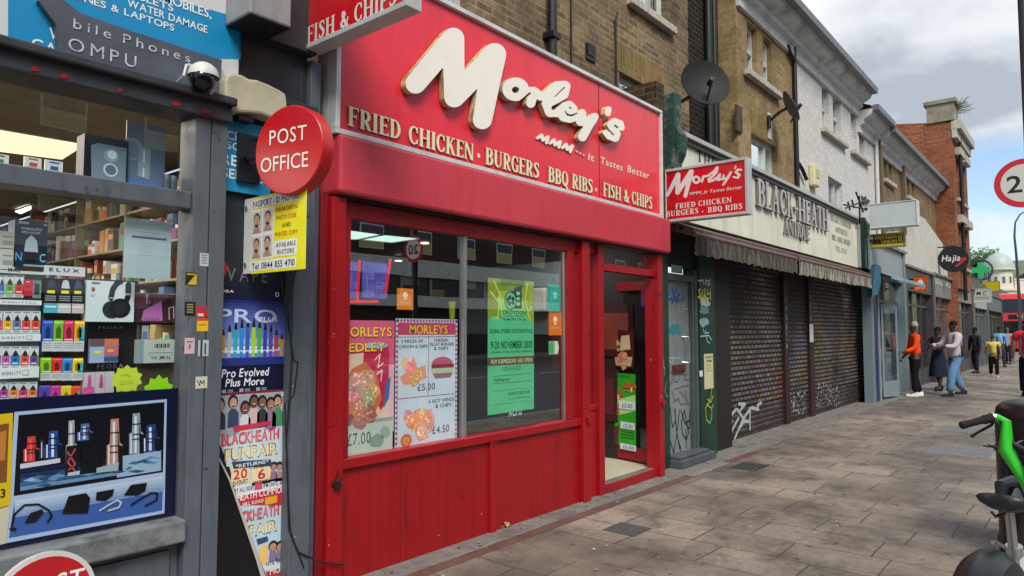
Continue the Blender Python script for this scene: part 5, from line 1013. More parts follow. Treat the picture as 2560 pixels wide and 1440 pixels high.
s.disc(.15, .42, .26, '#8a9ba6', 1, 24, .17); s.disc(.15, .42, .2, '#78899a', 2, 24, .13); s.poly([(.30, .35), (.62, .38), (.60, .85), (.30, .82)], '#8fa3ad', 3); s.r(.42, .42, .47, .6, '#d0dcdf', 4); s.r(.42, .68, .47, .82, '#d0dcdf', 4); s.poly([(0, .85), (1, .88), (1, 1), (0, .97)], '#5577b0', 3); card(s, 'paper')
for i, px in enumerate((416, 432)):
    q = at(px, 478, 3.7); m = MB(); m.lathe((q.x, 3.70, 2.266), [(.018, 0), (.02, .06), (.02, .09), (.014, .1)], 12); solo('bottle', m, mat('grey_bottle', '#5d6a70', rough=.4), ('left', 'right')[i] + ' small grey bottle at the right end of the upper window shelf', 'bottle', 'small grey bottles', loc=(q.x, 3.7, 2.266), smooth=True)
# ------------------------------------------------------------------ red takeaway shop
REDP = mat('red_gloss_paint', '#9a1019', rough=.38, var=.12, scale=4, bump=.04, dirt='#5a0d12', dirt_amt=.45, dscale=3, streak=True, spec=.45, chips=(('#5d0a0f', 5, .635, (1, 1, 1)), ('#c9b3ac', 11, .705, (1, 1, 1)), ('#6e0f14', 6, .635, (1, 1, .08))))
REDL = mat('red_board_paint', '#960d16', rough=.42, var=.08, scale=3, bump=.05, dirt='#6e0c12', dirt_amt=.5, dscale=2.4, streak=True, chips=(('#5d0a0f', 5, .635, (1, 1, 1)), ('#c9b3ac', 11, .705, (1, 1, 1)), ('#6e0f14', 6, .635, (1, 1, .08))))
REDB = mat('red_shutter_box', '#c23a48', rough=.45, var=.08, scale=3, dirt='#8a1a26', dirt_amt=.3, streak=True)
YW = 3.645                                   # plane of the shop window
ms = thing('takeaway_shop', 'bright red fried chicken takeaway shop front with a big window and open door', 'shop', (4.7, 3.6, 0))
X = lambda px, y=800, Y=3.6: at(px, y, Y).x
m = MB(); m.box(2.575, 6.965, 3.50, 3.72, 2.395, 2.762); m.build('shutter_box', REDB, ms, bevel=.02)
m = MB(); m.box(2.60, 6.94, 3.56, 3.72, 2.375, 2.394); m.build('shutter_slot', DARKP, ms)
xa, xb = X(826, 800, 3.55), X(862, 800, 3.55)
m = MB(); m.box(xa, xb, 3.55, 3.70, 0, 2.374); m.box(xa + .03, xa + .035, 3.546, 3.55, 0, 2.37); m.build('shutter_guide', REDP, ms, bevel=.006)
m = MB(); m.cyl((xa + .05, 3.55, .62), (xa + .05, 3.52, .62), .025, n=12); m.cyl((xa + .05, 3.53, .62), (xa + .075, 3.515, .66), .008); m.build('lock', DARKP, ms)
m = MB(); m.box(X(800) - .02, xa - .003, 3.58, 3.72, 0, 2.39); m.build('corner_board', mat('dark_red_paint', '#7d0f16', rough=.4, var=.15, bump=.05, dirt='#3a080c', dirt_amt=.5, streak=True), ms, bevel=.004)
g0, g1 = X(1458, 800, 3.56), X(1476, 800, 3.56)
m = MB(); m.box(g0, g1, 3.56, 3.74, 0, 2.374); m.build('shutter_guide', REDP, ms, bevel=.006)
m = MB()
for z in (.72, .75): m.cyl((g0 + .05, 3.56, z), (g0 + .05, 3.535, z + .01), .016, n=10); m.box(g0 + .03, g0 + .09, 3.53, 3.54, z - .01, z + .012)
m.build('bolt', REDP, ms)
r0_, r1_ = X(1647, 800, 3.56), X(1658, 800, 3.56)
m = MB(); m.box(r0_, r1_, 3.56, 3.72, 0, 2.374); m.build('shutter_guide', REDP, ms, bevel=.005)
m = MB(); m.cyl((r0_ + .03, 3.56, .78), (r0_ + .03, 3.53, .78), .02, n=10); m.box(r0_, r0_ + .07, 3.52, 3.535, .76, .80); m.build('bolt', REDP, ms)
# stall riser: grooved boards, rail and centre post
zs = .772
m = MB(); x = xb + .002
while x < g0 - .01:
    x2 = min(x + .088, g0 - .003); m.box(x, x2 - .0018, 3.615, 3.64, .0, .689); x = x2
m.box(xb, g0, 3.619, 3.70, 0, .688); m.build('stall_riser', REDL, ms)
m = MB(); m.box(xb + .001, g0 - .001, 3.585, 3.70, .69, .752); m.build('sill_rail', REDP, ms, bevel=.006)
m = MB(); m.box(X(1226), X(1241), 3.592, 3.6148, 0, .689); m.build('riser_post', REDP, ms, bevel=.004)
# window frame, mullion, glass
wl, wr = at(868, 800, YW).x, at(1411, 800, YW).x; wt = at(1160, 590, YW).z; wb = .753
m = MB(); m.box(xb, g0, YW - .03, YW + .04, wt, 2.373); m.box(wr, at(1427, 800, YW).x, YW - .04, YW + .04, wb, wt - .001); m.box(xb, wl - .001, YW - .03, YW + .04, wb, wt - .001); m.build('window_frame', REDP, ms, bevel=.004)
m = MB(); xm = at(1160, 800, YW).x; m.box(xm - .018, xm + .018, YW - .012, YW + .03, wb, wt - .001); m.box(wr - .012, wr - .001, YW - .01, YW + .01, wb, wt - .001); m.build('mullion', METAL, ms)
SG = glassmat('takeaway_glass', (.95, .98, .98), .95, 1.62, base=.15)
m = MB(); m.quad((wl, YW + .01, wb), (xm - .018, YW + .01, wb), (xm - .018, YW + .01, wt), (wl, YW + .01, wt)); m.quad((xm + .018, YW + .01, wb), (wr, YW + .01, wb), (wr, YW + .01, wt), (xm + .018, YW + .01, wt)); m.quad((at(1427, 800, YW).x, YW + .01, wb), (g0, YW + .01, wb), (g0, YW + .01, wt), (at(1427, 800, YW).x, YW + .01, wt)); m.build('window_glass', SG, ms)
# side light, door frame, transom, step
d0, d1 = X(1497), X(1510); dz = at(1560, 664, 3.62).z
m = MB(); m.box(g1 + .002, d0 - .002, 3.63, 3.68, 0, .80); m.box(g1 + .002, d0 - .002, 3.62, 3.69, .80, .85); m.box(g1 + .002, d0 - .002, 3.63, 3.69, 2.28, 2.373); m.build('side_panel', REDP, ms, bevel=.004)
m = MB(); m.quad((g1, 3.66, .85), (d0, 3.66, .85), (d0, 3.66, 2.28), (g1, 3.66, 2.28)); m.build('side_glass', SG, ms)
m = MB(); m.box(d0, d1, 3.60, 3.72, 0, 2.373); m.box(d1 + .001, r0_ - .001, 3.60, 3.70, 2.13, 2.20); m.box(X(1638), r0_ - .002, 3.62, 3.72, 0, 2.129); m.build('door_frame', REDP, ms, bevel=.004)
m = MB(); m.quad((d1, 3.66, 2.2), (r0_, 3.66, 2.2), (r0_, 3.66, 2.374), (d1, 3.66, 2.374)); m.build('fanlight_glass', SG, ms)
m = MB(); m.box(d1 + .001, r0_ - .001, 3.60, 3.64, .0, .075); m.build('door_step', REDL, ms)
m = MB(); m.box(d1 + .001, r0_ - .001, 3.641, 3.72, .05, .082); m.build('threshold', METAL, ms, bevel=.004)
m = MB(); m.box(xb, 5.5, 3.721, 8.2, .0, .07); m.build('floor', mat('darkened_floor', '#23201f', rough=.5, var=.2), ms); m = MB(); m.box(5.501, 7.0, 3.721, 8.2, .0, .078); m.build('floor', mat('cream_tiles', '#b9b5a0', rough=.35, var=.12, scale=3), ms)  # inner floor coloured dark to dim the room; cream tiles by the door
# open door leaf
hx, hy = X(1637, 900, 3.68), 3.66; dd = Vector((math.cos(R(75)), math.sin(R(75)), 0)); dn = Vector((-dd.y, dd.x, 0))
def leafbox(mb, a, b, z0, z1, t0=0, t1=.045): mb.obox(Vector((hx, hy, z0)) + dd * a + dn * t0, dd * (b - a), dn * (t1 - t0), (0, 0, z1 - z0))
LL = 1.16
door = MB(); leafbox(door, 0, .12, .10, 2.1); leafbox(door, LL - .1, LL, .10, 2.1); leafbox(door, .121, LL - .101, .10, .24); leafbox(door, .121, LL - .101, 2.0, 2.1); dob = door.build('door', REDP, ms)
g_ = MB(); a = Vector((hx, hy, .24)) + dd * .12 + dn * .02; g_.add([a, a + dd * (LL - .22), a + dd * (LL - .22) + Vector((0, 0, 1.76)), a + Vector((0, 0, 1.76))], [(0, 1, 2, 3)]); g_.build('door_glass', SG, dob)
# interior
WALLI = mat('dark_interior_wall', None, rough=.6, var=.2)
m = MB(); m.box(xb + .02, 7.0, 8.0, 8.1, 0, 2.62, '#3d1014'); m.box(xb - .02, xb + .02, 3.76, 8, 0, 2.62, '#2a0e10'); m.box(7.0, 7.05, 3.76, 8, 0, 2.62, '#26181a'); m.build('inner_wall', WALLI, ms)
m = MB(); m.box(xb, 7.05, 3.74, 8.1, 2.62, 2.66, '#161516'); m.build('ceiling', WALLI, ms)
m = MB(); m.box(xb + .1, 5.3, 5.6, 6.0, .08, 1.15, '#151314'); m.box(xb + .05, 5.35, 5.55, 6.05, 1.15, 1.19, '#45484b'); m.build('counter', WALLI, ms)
m = MB()
for i, (y0_, z0_, c0_) in enumerate(((4.0, 1.25, '#8a3a2c'), (4.7, 1.0, '#6a1c20'), (5.5, 1.3, '#9a5a3a'), (4.2, .5, '#5a1a1c'), (5.6, .5, '#7a3028'))): m = MB(); m.box(6.985, 6.999, y0_, y0_ + .5, z0_, z0_ + .6, '#3a1012'); m.box(6.983, 6.985, y0_ + .06, y0_ + .44, z0_ + .08, z0_ + .5, c0_); m.build('wall_picture', WALLI, ms)
lamp('takeaway_lamp', (3.6, 5.2, 2.58), 1.4, 1.0, 9, (.85, 1, .93)); lamp('takeaway_lamp', (6.3, 4.8, 2.58), .5, .5, 9, (1, .93, .85))
PANL = glow('panel_light_glow', '#cdf2e4', .95)
for i, pts in enumerate(([(850, 571), (955, 585), (893, 598), (850, 597)], [(902, 598), (962, 586), (1052, 595), (980, 606)])):
    q = [atg(x, y, 2.612) for x, y in pts]; t = thing('ceiling_light', ('nearer', 'farther')[i] + ' pale green glowing ceiling panel inside the red takeaway', 'ceiling light', tuple(q[0])); b = MB(); b.add(q + [v + Vector((0, 0, .006)) for v in q], [(0, 1, 2, 3), (7, 6, 5, 4)]); b.build('diffuser', PANL, t)
    b = MB(); [b.tube([q[k_], q[(k_ + 1) % 4]], .012, 4) for k_ in range(4)]; b.build('trim', METAL, t)
for i, (x, y) in enumerate(((1062, 607), (996, 651))):
    q = atg(x, y, 2.612) if i == 0 else at(x, y, 7.6); b = MB(); b.cyl(q, q + Vector((0, 0, -.01)), .05, n=12); solo('downlight', b, glow('downlight_glow', '#fff0d0', 2.5), ('nearer', 'farther')[i] + ' tiny round downlight in the dark takeaway ceiling', 'ceiling light')
SCR = glow('screen_glow', None, .5)
def screen(lab, x0, y0, x1, y1, Y=6.4):
    s = facade(x0, y0, x1, y1, Y); t = thing('menu_screen', lab, 'menu screen', tuple(s.O)); b = MB(); b.obox(s.O + Vector((0, .05, 0)), s.U, s.D, (0, -.045, 0)); b.build('casing', DARKP, t)
    s.r(0, 0, 1, 1, '#4a44a8', 0)
    for j in range(4):
        for k_ in range(2):
            s.r(.06 + k_ * .48, .05 + j * .24, .48 + k_ * .48, .25 + j * .24, '#6f6ad0' if (j + k_) % 2 else '#5a55b8', 1)
            for l in range(4): s.r(.10 + k_ * .48, .08 + j * .24 + l * .04, .30 + k_ * .48 + .03 * (l % 3), .092 + j * .24 + l * .04, '#23206a', 2)
    s.build('display', SCR, t)
screen('purple menu screen between red neon strips', 905, 652, 968, 748); screen('second menu screen cut off by the red shop post', 855, 650, 893, 748)
NEON = glow('red_neon_glow', '#ff1c2c', .5); t = thing('neon_strip', 'glowing red neon frame round the menu screens', 'neon light', tuple(at(900, 700, 6.38))); b = MB()
for pts in ([(899, 650), (893, 752)], [(976, 648), (964, 735)], [(855, 754), (945, 754)]): b.tube([at(*q, 6.38) for q in pts], .018, 6)
b.build('tube', NEON, t)
# things on the inner wall near the door seen through the open leaf
m = MB(); c_ = Vector((6.985, 5.3, 1.95)); m.box(6.86, 6.995, 5.15, 5.42, 1.78, 2.08); solo('hand_dryer', m, mat('white_plastic', '#c9cdcc', rough=.3), 'white wall unit inside behind the open red door', 'dispenser', loc=tuple(c_), bevel=.03)
m = MB(); m.box(6.97, 6.995, 4.9, 6.6, 1.5, 2.4, '#6c7c80'); solo('wall_panel', m, WALLI, 'pale blue lining panel on the wall behind the open door', 'wall panel')

# ---- posters on the door leaf
def leafsheet(x0, y0, x1, y1):
    O = Vector((hx, hy, 0)) + dn * .055; n = dn
    def hit(px, py): v = _ray(px, py); t = (O - Vector((0, 0, CAMH))).dot(n) / v.dot(n); return Vector((0, 0, CAMH)) + v * t
    a, b = hit(x0, y0), hit(x1, y1); U = dd * (b - a).dot(dd); return Sheet(a, U, (0, 0, b.z - a.z), n)
def food(s, u, v, r, c='#c07a3c', seed=1, l=3, n=5):
    """crisp fried pieces: lumpy shapes with many small lighter and darker crumbs"""
    rr = random.Random(seed); k = s.U.length / s.D.length
    for i in range(n):
        a = rr.uniform(0, 6.28); d = r * .55; cc = [q * rr.uniform(.6, 1.3) for q in lin(c)]; cu, cv = u + d * math.cos(a), v + d * math.sin(a) * k; ru, rv = r * rr.uniform(.35, .6), r * k * rr.uniform(.3, .5)
        s.blob(cu, cv, ru, rv, cc, l + i, seed + i, 16, .2)
        for j in range(16):
            b = rr.uniform(0, 6.28); e = math.sqrt(rr.random()) * .8; f = rr.uniform(.45, 1.9) if j % 3 else 2.3; s.blob(cu + ru * e * math.cos(b), cv + rv * e * math.sin(b), r * rr.uniform(.03, .11), r * k * rr.uniform(.03, .09), [min(.9, q * f) for q in cc], l + i + .3 + .02 * j, seed * 50 + i * 16 + j, 6, .4)
s = leafsheet(1516, 826, 1585, 921); t = thing('poster', 'dark red meal box poster taped to the open door', 'poster', tuple(s.O)); s.base('#4a1218', .002); s.r(.05, .04, .4, .22, '#7a4a40', 1); s.text('BOX', .1, .08, .36, .18, '#d8c9b8', 2); s.poly([(.55, .15), (.85, .12), (.88, .5), (.5, .55)], '#c9b393', 1); food(s, .4, .42, .16, '#c49a5a', 3, 2); food(s, .62, .8, .24, '#b98a55', 8, 2, 7); s.poly([(.3, .72), (.95, .7), (.9, .95), (.35, .95)], '#b59a80', 2); s.build('paper', PR, t)
s = leafsheet(1508, 930, 1590, 1120); t = thing('poster', 'green burger poster with price cards on the open door', 'poster', tuple(s.O)); s.base('#2f9a22', .002)
s.poly([(0, .45), (1, .28), (1, .5), (.3, .62), (0, .6)], '#a9cf78', 1)
for u, v in ((.1, .2), (.42, .3), (.82, .18)):
    s.disc(u, v, .22, '#a85a24', 2, 18, .065, 180, 360); s.r(u - .2, v, u + .2, v + .015, '#6a8a2c', 3); s.r(u - .2, v + .015, u + .2, v + .04, '#5a2c18', 3); s.disc(u, v + .035, .2, '#b87434', 4, 14, .03, 0, 180); s.poly([(u + .04, v + .01), (u + .1, v + .01), (u + .07, v + .09)], '#d9d2c0', 5)
food(s, .5, .52, .18, '#a5562c', 12, 2); s.poly([(.18, .76), (.5, .74), (.46, 1), (.2, 1)], '#5d2a30', 2)
for j in range(5): s.r(.55, .72 + j * .04, .95, .735 + j * .04, '#1d5c18', 2)
s.text('SUPER DEAL', .2, .02, .85, .06, '#1b5a14', 2, gap=.12); s.build('paper', PR, t)
for st, x0, y0, x1, y1 in (('£5.00', 1548, 1001, 1588, 1026), ('£5.00', 1552, 1053, 1588, 1076), ('£6.00', 1551, 1107, 1591, 1129)):
    s = leafsheet(x0, y0, x1, y1); s.O += dn * .006; s.base('#c9d3d8', .002); s.text(st, .2, .25, .85, .8, '#23282d', 1, False); solo('price_card', s, PR, {1001: 'uppermost white price card reading £5.00 on the green burger poster', 1053: 'middle white price card reading £5.00 under the burgers', 1107: 'white price card reading £6.00 at the foot of the burger poster'}[y0], 'price card', 'white price cards on the door')

# ---- posters in the shop window
GP = mat('window_poster_print', None, rough=.4, var=.10, scale=4, bump=.12, gain=1.7)
def wp(lab, x0, y0, x1, y1, base, Y=YW + .025, name='poster', cat='poster', grp=None): s = poster(name, lab, x0, y0, x1, y1, base, Y, cat, grp); s._m = GP; s.st = .0002; return s
s = wp('pink chicken medley poster with a red drink can at the left of the window', 852, 800, 984, 1078, '#c9a5ac')
s.r(0, 0, 1, .40, '#c25a78', 1); s.poly([(0, .30), (.55, .28), (.9, .4), (.92, 1), (0, 1)], '#cbb3a2', 2)
s.poly([(.42, .22), (.86, .20), (.90, .3), (.88, .72), (.74, .80), (.40, .4)], '#b02044', 3); s.disc(.65, .22, .22, '#7fb3cf', 4, 18, .03); s.line([(.62, .35), (.72, .3), (.68, .42), (.78, .38)], .008, '#d8c6cc', 5); s.line([(.66, .48), (.76, .44), (.74, .54)], .008, '#d8c6cc', 5); s.poly([(.85, .55), (.93, .5), (.9, .7), (.8, .78)], '#2c6a9a', 4)
s.poly([(.02, .62), (.2, .42), (.45, .36), (.68, .5), (.76, .7), (.62, .82), (.3, .88), (.05, .82)], '#b8693f', 6); food(s, .38, .60, .32, '#b98f76', 21, 7, 8); food(s, .42, .80, .24, '#a66a50', 31, 16, 8); food(s, .12, .84, .12, '#7a4c38', 41, 26, 4)
s.text('MORLEYS', -.02, .05, .95, .145, '#a8344c', 27, gap=.02); s.text('MORLEYS', .0, .055, .93, .14, '#d6c53a', 29, gap=.07); s.text('MEDLEY', -.05, .19, .83, .275, '#a8344c', 27, gap=.02); s.text('MEDLEY', -.03, .195, .81, .27, '#d6c53a', 29, gap=.07); done(s)
s = wp('pale price card reading £7.00 below the chicken medley poster', 852, 1057, 981, 1133, '#a9b8ad', YW + .022); s.text('£7.00', .12, .30, .56, .62, '#23292a', 1, False, gap=.12); s.blob(.7, .6, .14, .2, '#7f9085', 1, 4); s.blob(.85, .4, .1, .15, '#8d9c92', 1, 5); s.r(0, 0, 1, .1, '#8a968c', 1); done(s)
s = wp('white meal deal poster with pink wavy edge showing chicken, burger and hot wings', 990, 796, 1142, 1106, '#b7c2cb')
for i in range(26):
    for u in (.0, .965): s.disc(u + .0175, .02 + i * .038, .0175, '#a34a72', 1, 8)
for i in range(20): s.disc(.03 + i * .05, .015, .02, '#8a4a78', 1, 8); s.disc(.03 + i * .05, .985, .02, '#8a4a78', 1, 8)
s.r(.03, .03, .97, .125, '#b03a62', 1); s.text('MORLEYS', .20, .04, .84, .12, '#5a3a20', 2, gap=.03); s.text('MORLEYS', .205, .045, .83, .115, '#d0b82c', 4, gap=.06)
s.r(.03, .138, .97, .143, '#6a2a44', 2); s.r(.505, .14, .512, .60, '#6a2a44', 2); s.r(.03, .60, .97, .605, '#6a2a44', 2); s.r(.965, .1, .97, .97, '#6a2a44', 2); s.r(.03, .1, .035, .97, '#6a2a44', 2)
for st, a, b_, v0 in (('2 PIECES OF', .08, .42, .16), ('CHICKEN & CHIPS', .05, .49, .20), ('CHICKEN', .60, .84, .155), ('FILLET BURGER', .53, .94, .188), ('& CHIPS', .60, .84, .221), ('6 HOT WINGS', .52, .95, .63), ('& CHIPS', .63, .90, .672)): s.text(st, a, v0, b_, v0 + (.024 if v0 < .6 else .03), '#20191c', 3)
s.poly([(.06, .44), (.2, .40), (.27, .28), (.33, .38), (.46, .36), (.48, .46), (.28, .5), (.12, .5)], '#cf8a70', 3); food(s, .28, .41, .15, '#cf9074', 51, 4, 6); s.blob(.14, .34, .06, .05, '#cdb08a', 3, 3)
s.disc(.74, .36, .18, '#a8506a', 3, 20, .06, 180, 360); s.r(.56, .36, .94, .39, '#7c2c30', 4); s.poly([(.54, .39), (.95, .39), (.92, .43), (.58, .43)], '#a9b59a', 4); s.poly([(.58, .43), (.92, .43), (.88, .47), (.62, .47)], '#8a5a5e', 4)
food(s, .42, .80, .2, '#cf927c', 61, 3, 10); food(s, .25, .75, .12, '#d0a57c', 71, 3, 5); s.disc(.17, .92, .085, '#b8643c', 5, 14, .05); s.disc(.17, .92, .06, '#c98a54', 6, 14, .03)
s.text('£5.00', .34, .50, .62, .555, '#1f2328', 8, False, gap=.12); s.text('£4.50', .58, .84, .86, .90, '#1f2328', 14, False, gap=.12); done(s)
JE = lambda lab, x0, y0, x1, y1: None
def orange(lab, x0, y0, x1, y1, c='#cf7a14'):
    s = wp(lab, x0, y0, x1, y1, c, YW + .018, 'sticker', 'sticker')
    s.poly([(.5, .13), (.66, .25), (.66, .36), (.60, .36), (.60, .54), (.53, .54), (.53, .36), (.49, .36), (.49, .54), (.42, .54), (.42, .36), (.34, .36), (.34, .25)], '#d9cfc0', 1); s.text('JUST EAT', .2, .62, .8, .71, '#e0c89a', 1, False); done(s)
orange('orange delivery sticker in the middle of the left window pane', 993, 720, 1033, 775); orange('orange delivery sticker at the right edge of the window under the teal one', 1372, 781, 1404, 838, '#cf6f1e')
s = wp('teal sticker at the right edge of the takeaway window', 1370, 710, 1401, 780, '#1f9a86', YW + .018, 'sticker', 'sticker'); s.poly([(.4, .3), (.7, .25), (.75, .5), (.45, .55)], '#6fc4b4', 1); done(s)
s = wp('white and green round sticker low at the right edge of the window', 1372, 853, 1396, 885, '#7fa08a', YW + .018, 'sticker', 'sticker'); s.disc(.62, .5, .42, '#c9d3cc', 1, 16, a0=-90, a1=90); s.r(0, .1, .45, .95, '#4fa05a', 1); done(s)
s = wp('bright green film festival poster taped up in the right window pane', 1220, 694, 1335, 1022, '#4fae7c')
for i, c in enumerate(('#56702a', '#6d8a30', '#8fa83c', '#a5bd48', '#8cc060', '#6fbf74', '#5cb98a')): s.r(0, i * .045, 1, i * .045 + .045, c, 1)
s.poly([(0, 0), (.28, 0), (.18, .15), (.3, .3), (.1, .28), (0, .33)], '#7a8c2c', 2); s.poly([(1, 0), (.8, 0), (.72, .12), (.85, .3), (1, .33)], '#8a9c34', 2)
for a in ([(.12, .02), (.25, .12), (.2, .3)], [(.05, .1), (.18, .16)], [(.86, .02), (.80, .14), (.9, .3)], [(.95, .2), (.84, .26)]): s.line(a, .010, '#c9d07a', 3)
s.poly([(.38, .10), (.55, .08), (.55, .06), (.72, .04), (.72, .22), (.38, .22)], '#1c3a34', 4); s.disc(.47, .16, .13, '#1c3a34', 5, 24); s.disc(.47, .16, .115, '#63b08a', 6, 24)
for a in range(5): s.disc(.47 + .065 * math.cos(a * 1.257 - .6), .16 + .024 * math.sin(a * 1.257 - .6), .032, '#1c3a34', 7, 12)
for j in range(3): s.r(.60, .09 + j * .04, .68, .115 + j * .04, '#7fc09a', 7)
s.text('CROYDON', .30, .235, .82, .265, '#12302c', 4, gap=.1); s.text('INTERNATIONAL', .32, .273, .80, .283, '#12302c', 4); s.text('FILM FESTIVAL', .30, .292, .84, .312, '#12302c', 4)
s.text('GLOBAL STORIES CROYDON STAGE', .04, .375, .96, .405, '#12302c', 4, gap=.06); s.text('9-20 NOVEMBER 2020', .06, .465, .96, .52, '#0e2a24', 4, gap=.07); s.text('CELEBRATING GLOBAL CINEMA', .06, .54, .95, .555, '#12302c', 4, False); s.r(0, .585, 1, .645, '#5a3a24', 3); s.text('FILM SUBMISSIONS ARE OPEN!', .06, .598, .96, .632, '#b9c49a', 4, gap=.06)
s.r(.10, .72, .92, .725, '#2c6a50', 3); s.r(.10, .775, .92, .78, '#2c6a50', 3); s.text('FilmFreeway', .12, .735, .46, .765, '#12302c', 4); s.r(.10, .83, .92, .833, '#2c6a50', 3); s.r(.10, .93, .92, .933, '#2c6a50', 3); s.text('SCAN TO DISCOVER', .42, .85, .90, .875, '#12302c', 4); s.text('www.croydonfilm.co.uk', .42, .89, .9, .905, '#12302c', 4, False)
for j in range(3): s.r(.3, .66 + j * .012, .7, .664 + j * .012, '#2c6a50', 3)
done(s)
s = wp('black sheet lettered ACMS under the green film festival poster', 1222, 1024, 1340, 1075, '#0a0d10', YW + .03); s.text('ACMS', .40, .02, .68, .34, '#b9bfc0', 1, gap=.06); done(s)
m = MB(); q = at(1130, 790, YW + .12); m.lathe((q.x, q.y, q.z - .02), [(.02, 0), (.026, .1), (.028, .11), (.028, .13)], 14); solo('plastic_tub', m, mat('yellow_tub', '#a9b02c', rough=.4), 'small yellow green tub standing above the meal deal poster', 'tub', loc=tuple(q))

# ------------------------------------------------------------------ the big fascia sign
SX0, SX1, SZ0, SZ1 = 2.555, 6.842, 2.764, 3.958
SIGNR = mat('sign_red_acrylic', '#e4303f', rough=.28, var=.05, scale=2, spec=.6, dirt='#a31220', dirt_amt=.3, dscale=1.5, streak=True)
fs = thing('fascia_sign', "long red illuminated fascia sign with cream three dimensional script above the takeaway", 'shop sign', (4.7, 3.6, SZ0))
m = MB(); m.box(SX0 + .03, SX1 - .03, 3.55, 3.72, SZ0 + .03, SZ1 - .03); m.build('panel', SIGNR, fs)
m = MB(); fw = .034
m.box(SX0, SX1, 3.52, 3.60, SZ0, SZ0 + fw); m.box(SX0, SX1, 3.52, 3.60, SZ1 - fw, SZ1); m.box(SX0, SX0 + fw, 3.521, 3.60, SZ0 + fw, SZ1 - fw); m.box(SX1 - fw, SX1, 3.521, 3.60, SZ0 + fw, SZ1 - fw); m.box(SX0, SX0 + .02, 3.60, 3.72, SZ0, SZ1)
m.build('frame', mat('silver_trim', '#d3d6d6', rough=.35, var=.12, metal=.15, dirt='#6c6c66', dirt_amt=.4), fs, bevel=.004)
xj = at(1497, 300, 3.55).x; m = MB(); m.box(xj - .003, xj + .003, 3.547, 3.551, SZ0 + fw, SZ1 - fw); m.build('joint', mat('dark_red', '#6a0d12'), fs)
CREAM = mat('cream_letter', None, rough=.45, var=.06, scale=4, gain=1.2)
s = Sheet((SX0, 3.548, SZ1), (SX1 - SX0, 0, 0), (0, 0, SZ0 - SZ1), (0, -1, 0))
LC = '#d8ccb0'
for st, a, b_, h in (('FRIED', (867, 315), (998, 349), 49), ('CHICKEN', (1019, 360), (1181, 401), 46), ('BURGERS', (1211, 412), (1345, 446), 42), ('BBQ RIBS', (1368, 455), (1479, 484), 38), ('FISH & CHIPS', (1506, 490), (1628, 524), 34)):
    s.pt(st, *a, *b_, h, LC, serif=True, gap=.06, depth=.012, side='#8f7a52')
for x, y in ((1196, 389), (1490, 474)): q = s.uv(x, y); s.disc(*q, .0042, LC, 3, 10)
s.pt('It', 1470, 399, 1484, 404, 18, LC, bold=True, shear=.12); s.pt('Tastes', 1499, 408, 1558, 427, 20, LC, True) if 0 else None
s.text('It', *[*s.uv(1469, 381)], s.uv(1485, 404)[0], s.uv(1469, 401)[1], LC, 2, True, .15) if 0 else None
s.pt('Tastes', 1500, 409, 1556, 426, 18, LC, bold=True, shear=.12); s.pt('Better', 1568, 430, 1622, 447, 18, LC, bold=True, shear=.12)
s.build('lettering', CREAM, fs)

# script logo: outlines measured in the photograph, unrolled on to the plane of the letter faces, given real depth
YL = 3.492
def letter_mesh(fn, box, step, tr, Y, depth, step_r=None):
    pl, sg = sdf_polys(fn, *box, step); mb = MB()
    for q in pl:
        v = [at(*tr(a, b), Y) for a, b in q]; mb.add(v, [tuple(range(len(v)))], '#d6cfbb', 0)
    for a, b in sg:
        p, q = at(*tr(*a), Y), at(*tr(*b), Y); D_ = Vector((0, depth, 0)); mb.add([p, q, q + D_, p + D_], [(0, 1, 2, 3)], '#a08a62', 1)
    return mb
t1 = lambda a, b: (980 + a / 4.8, 50 + b / 4.8); t2 = lambda a, b: (1230 + a / 7.2, 180 + b / 7.2)
FACE = mat('letter_face', '#efebe0', rough=.35, var=.02, scale=3, dirt='#b3a684', dirt_amt=.10, dscale=4)
SIDE = mat('letter_return', '#c4ad7e', rough=.6, var=.25, scale=8, dirt='#2e2416', dirt_amt=.95, dscale=7)
Mfn = path([(285, 760, 122), (735, 225, 132), (750, 925, 122), (1232, 415, 138), (1085, 1195, 115)])
# the middle stroke runs a little fuller
logo = [('M', Mfn, (100, 1440, 60, 1360), 12, t1)]
ofn = sub(ell(425, 310, 238, 212), ell(425, 320, 66, 58)); rfn = path([(700, 562, 82), (752, 350, 84), (880, 440, 76), (980, 440, 70)])
lfn = sub(path([(960, 440, 78), (1170, 270, 105), (1310, 262, 103), (1290, 400, 90), (1120, 520, 100), (1005, 570, 105), (1060, 700, 112), (1190, 745, 68)]), cap((1130, 445), 9, (1305, 278), 13), cap((1112, 645), 42, (1235, 560), 20), cap((1235, 560), 20, (1320, 490), 6))
efn = sub(uni(path([(1180, 740, 68), (1300, 640, 92), (1390, 610, 92), (1460, 665, 80), (1400, 700, 60)]), path([(1250, 690, 80), (1290, 800, 88), (1400, 830, 85), (1540, 790, 78)])), path([(1318, 705, 9), (1360, 770, 17), (1440, 782, 17), (1545, 735, 10)]), cap((1390, 630), 10, (1425, 655), 14), cap((1112, 645), 42, (1235, 560), 20))
yfn = path([(1620, 745, 78), (1595, 885, 84), (1700, 900, 78), (1850, 805, 70), (1745, 960, 78), (1630, 1170, 78)])
ofn_ = uni(ofn, cap((640, 330), 60, (740, 340), 70))
w1 = uni(ofn_, rfn, lfn, efn, yfn)
w1 = sub(w1, cap((1112, 645), 42, (1235, 560), 20), cap((1235, 560), 20, (1320, 490), 6), ell(425, 320, 66, 58), cap((680, 385), 22, (570, 480), 20), cap((570, 480), 20, (480, 545), 18))
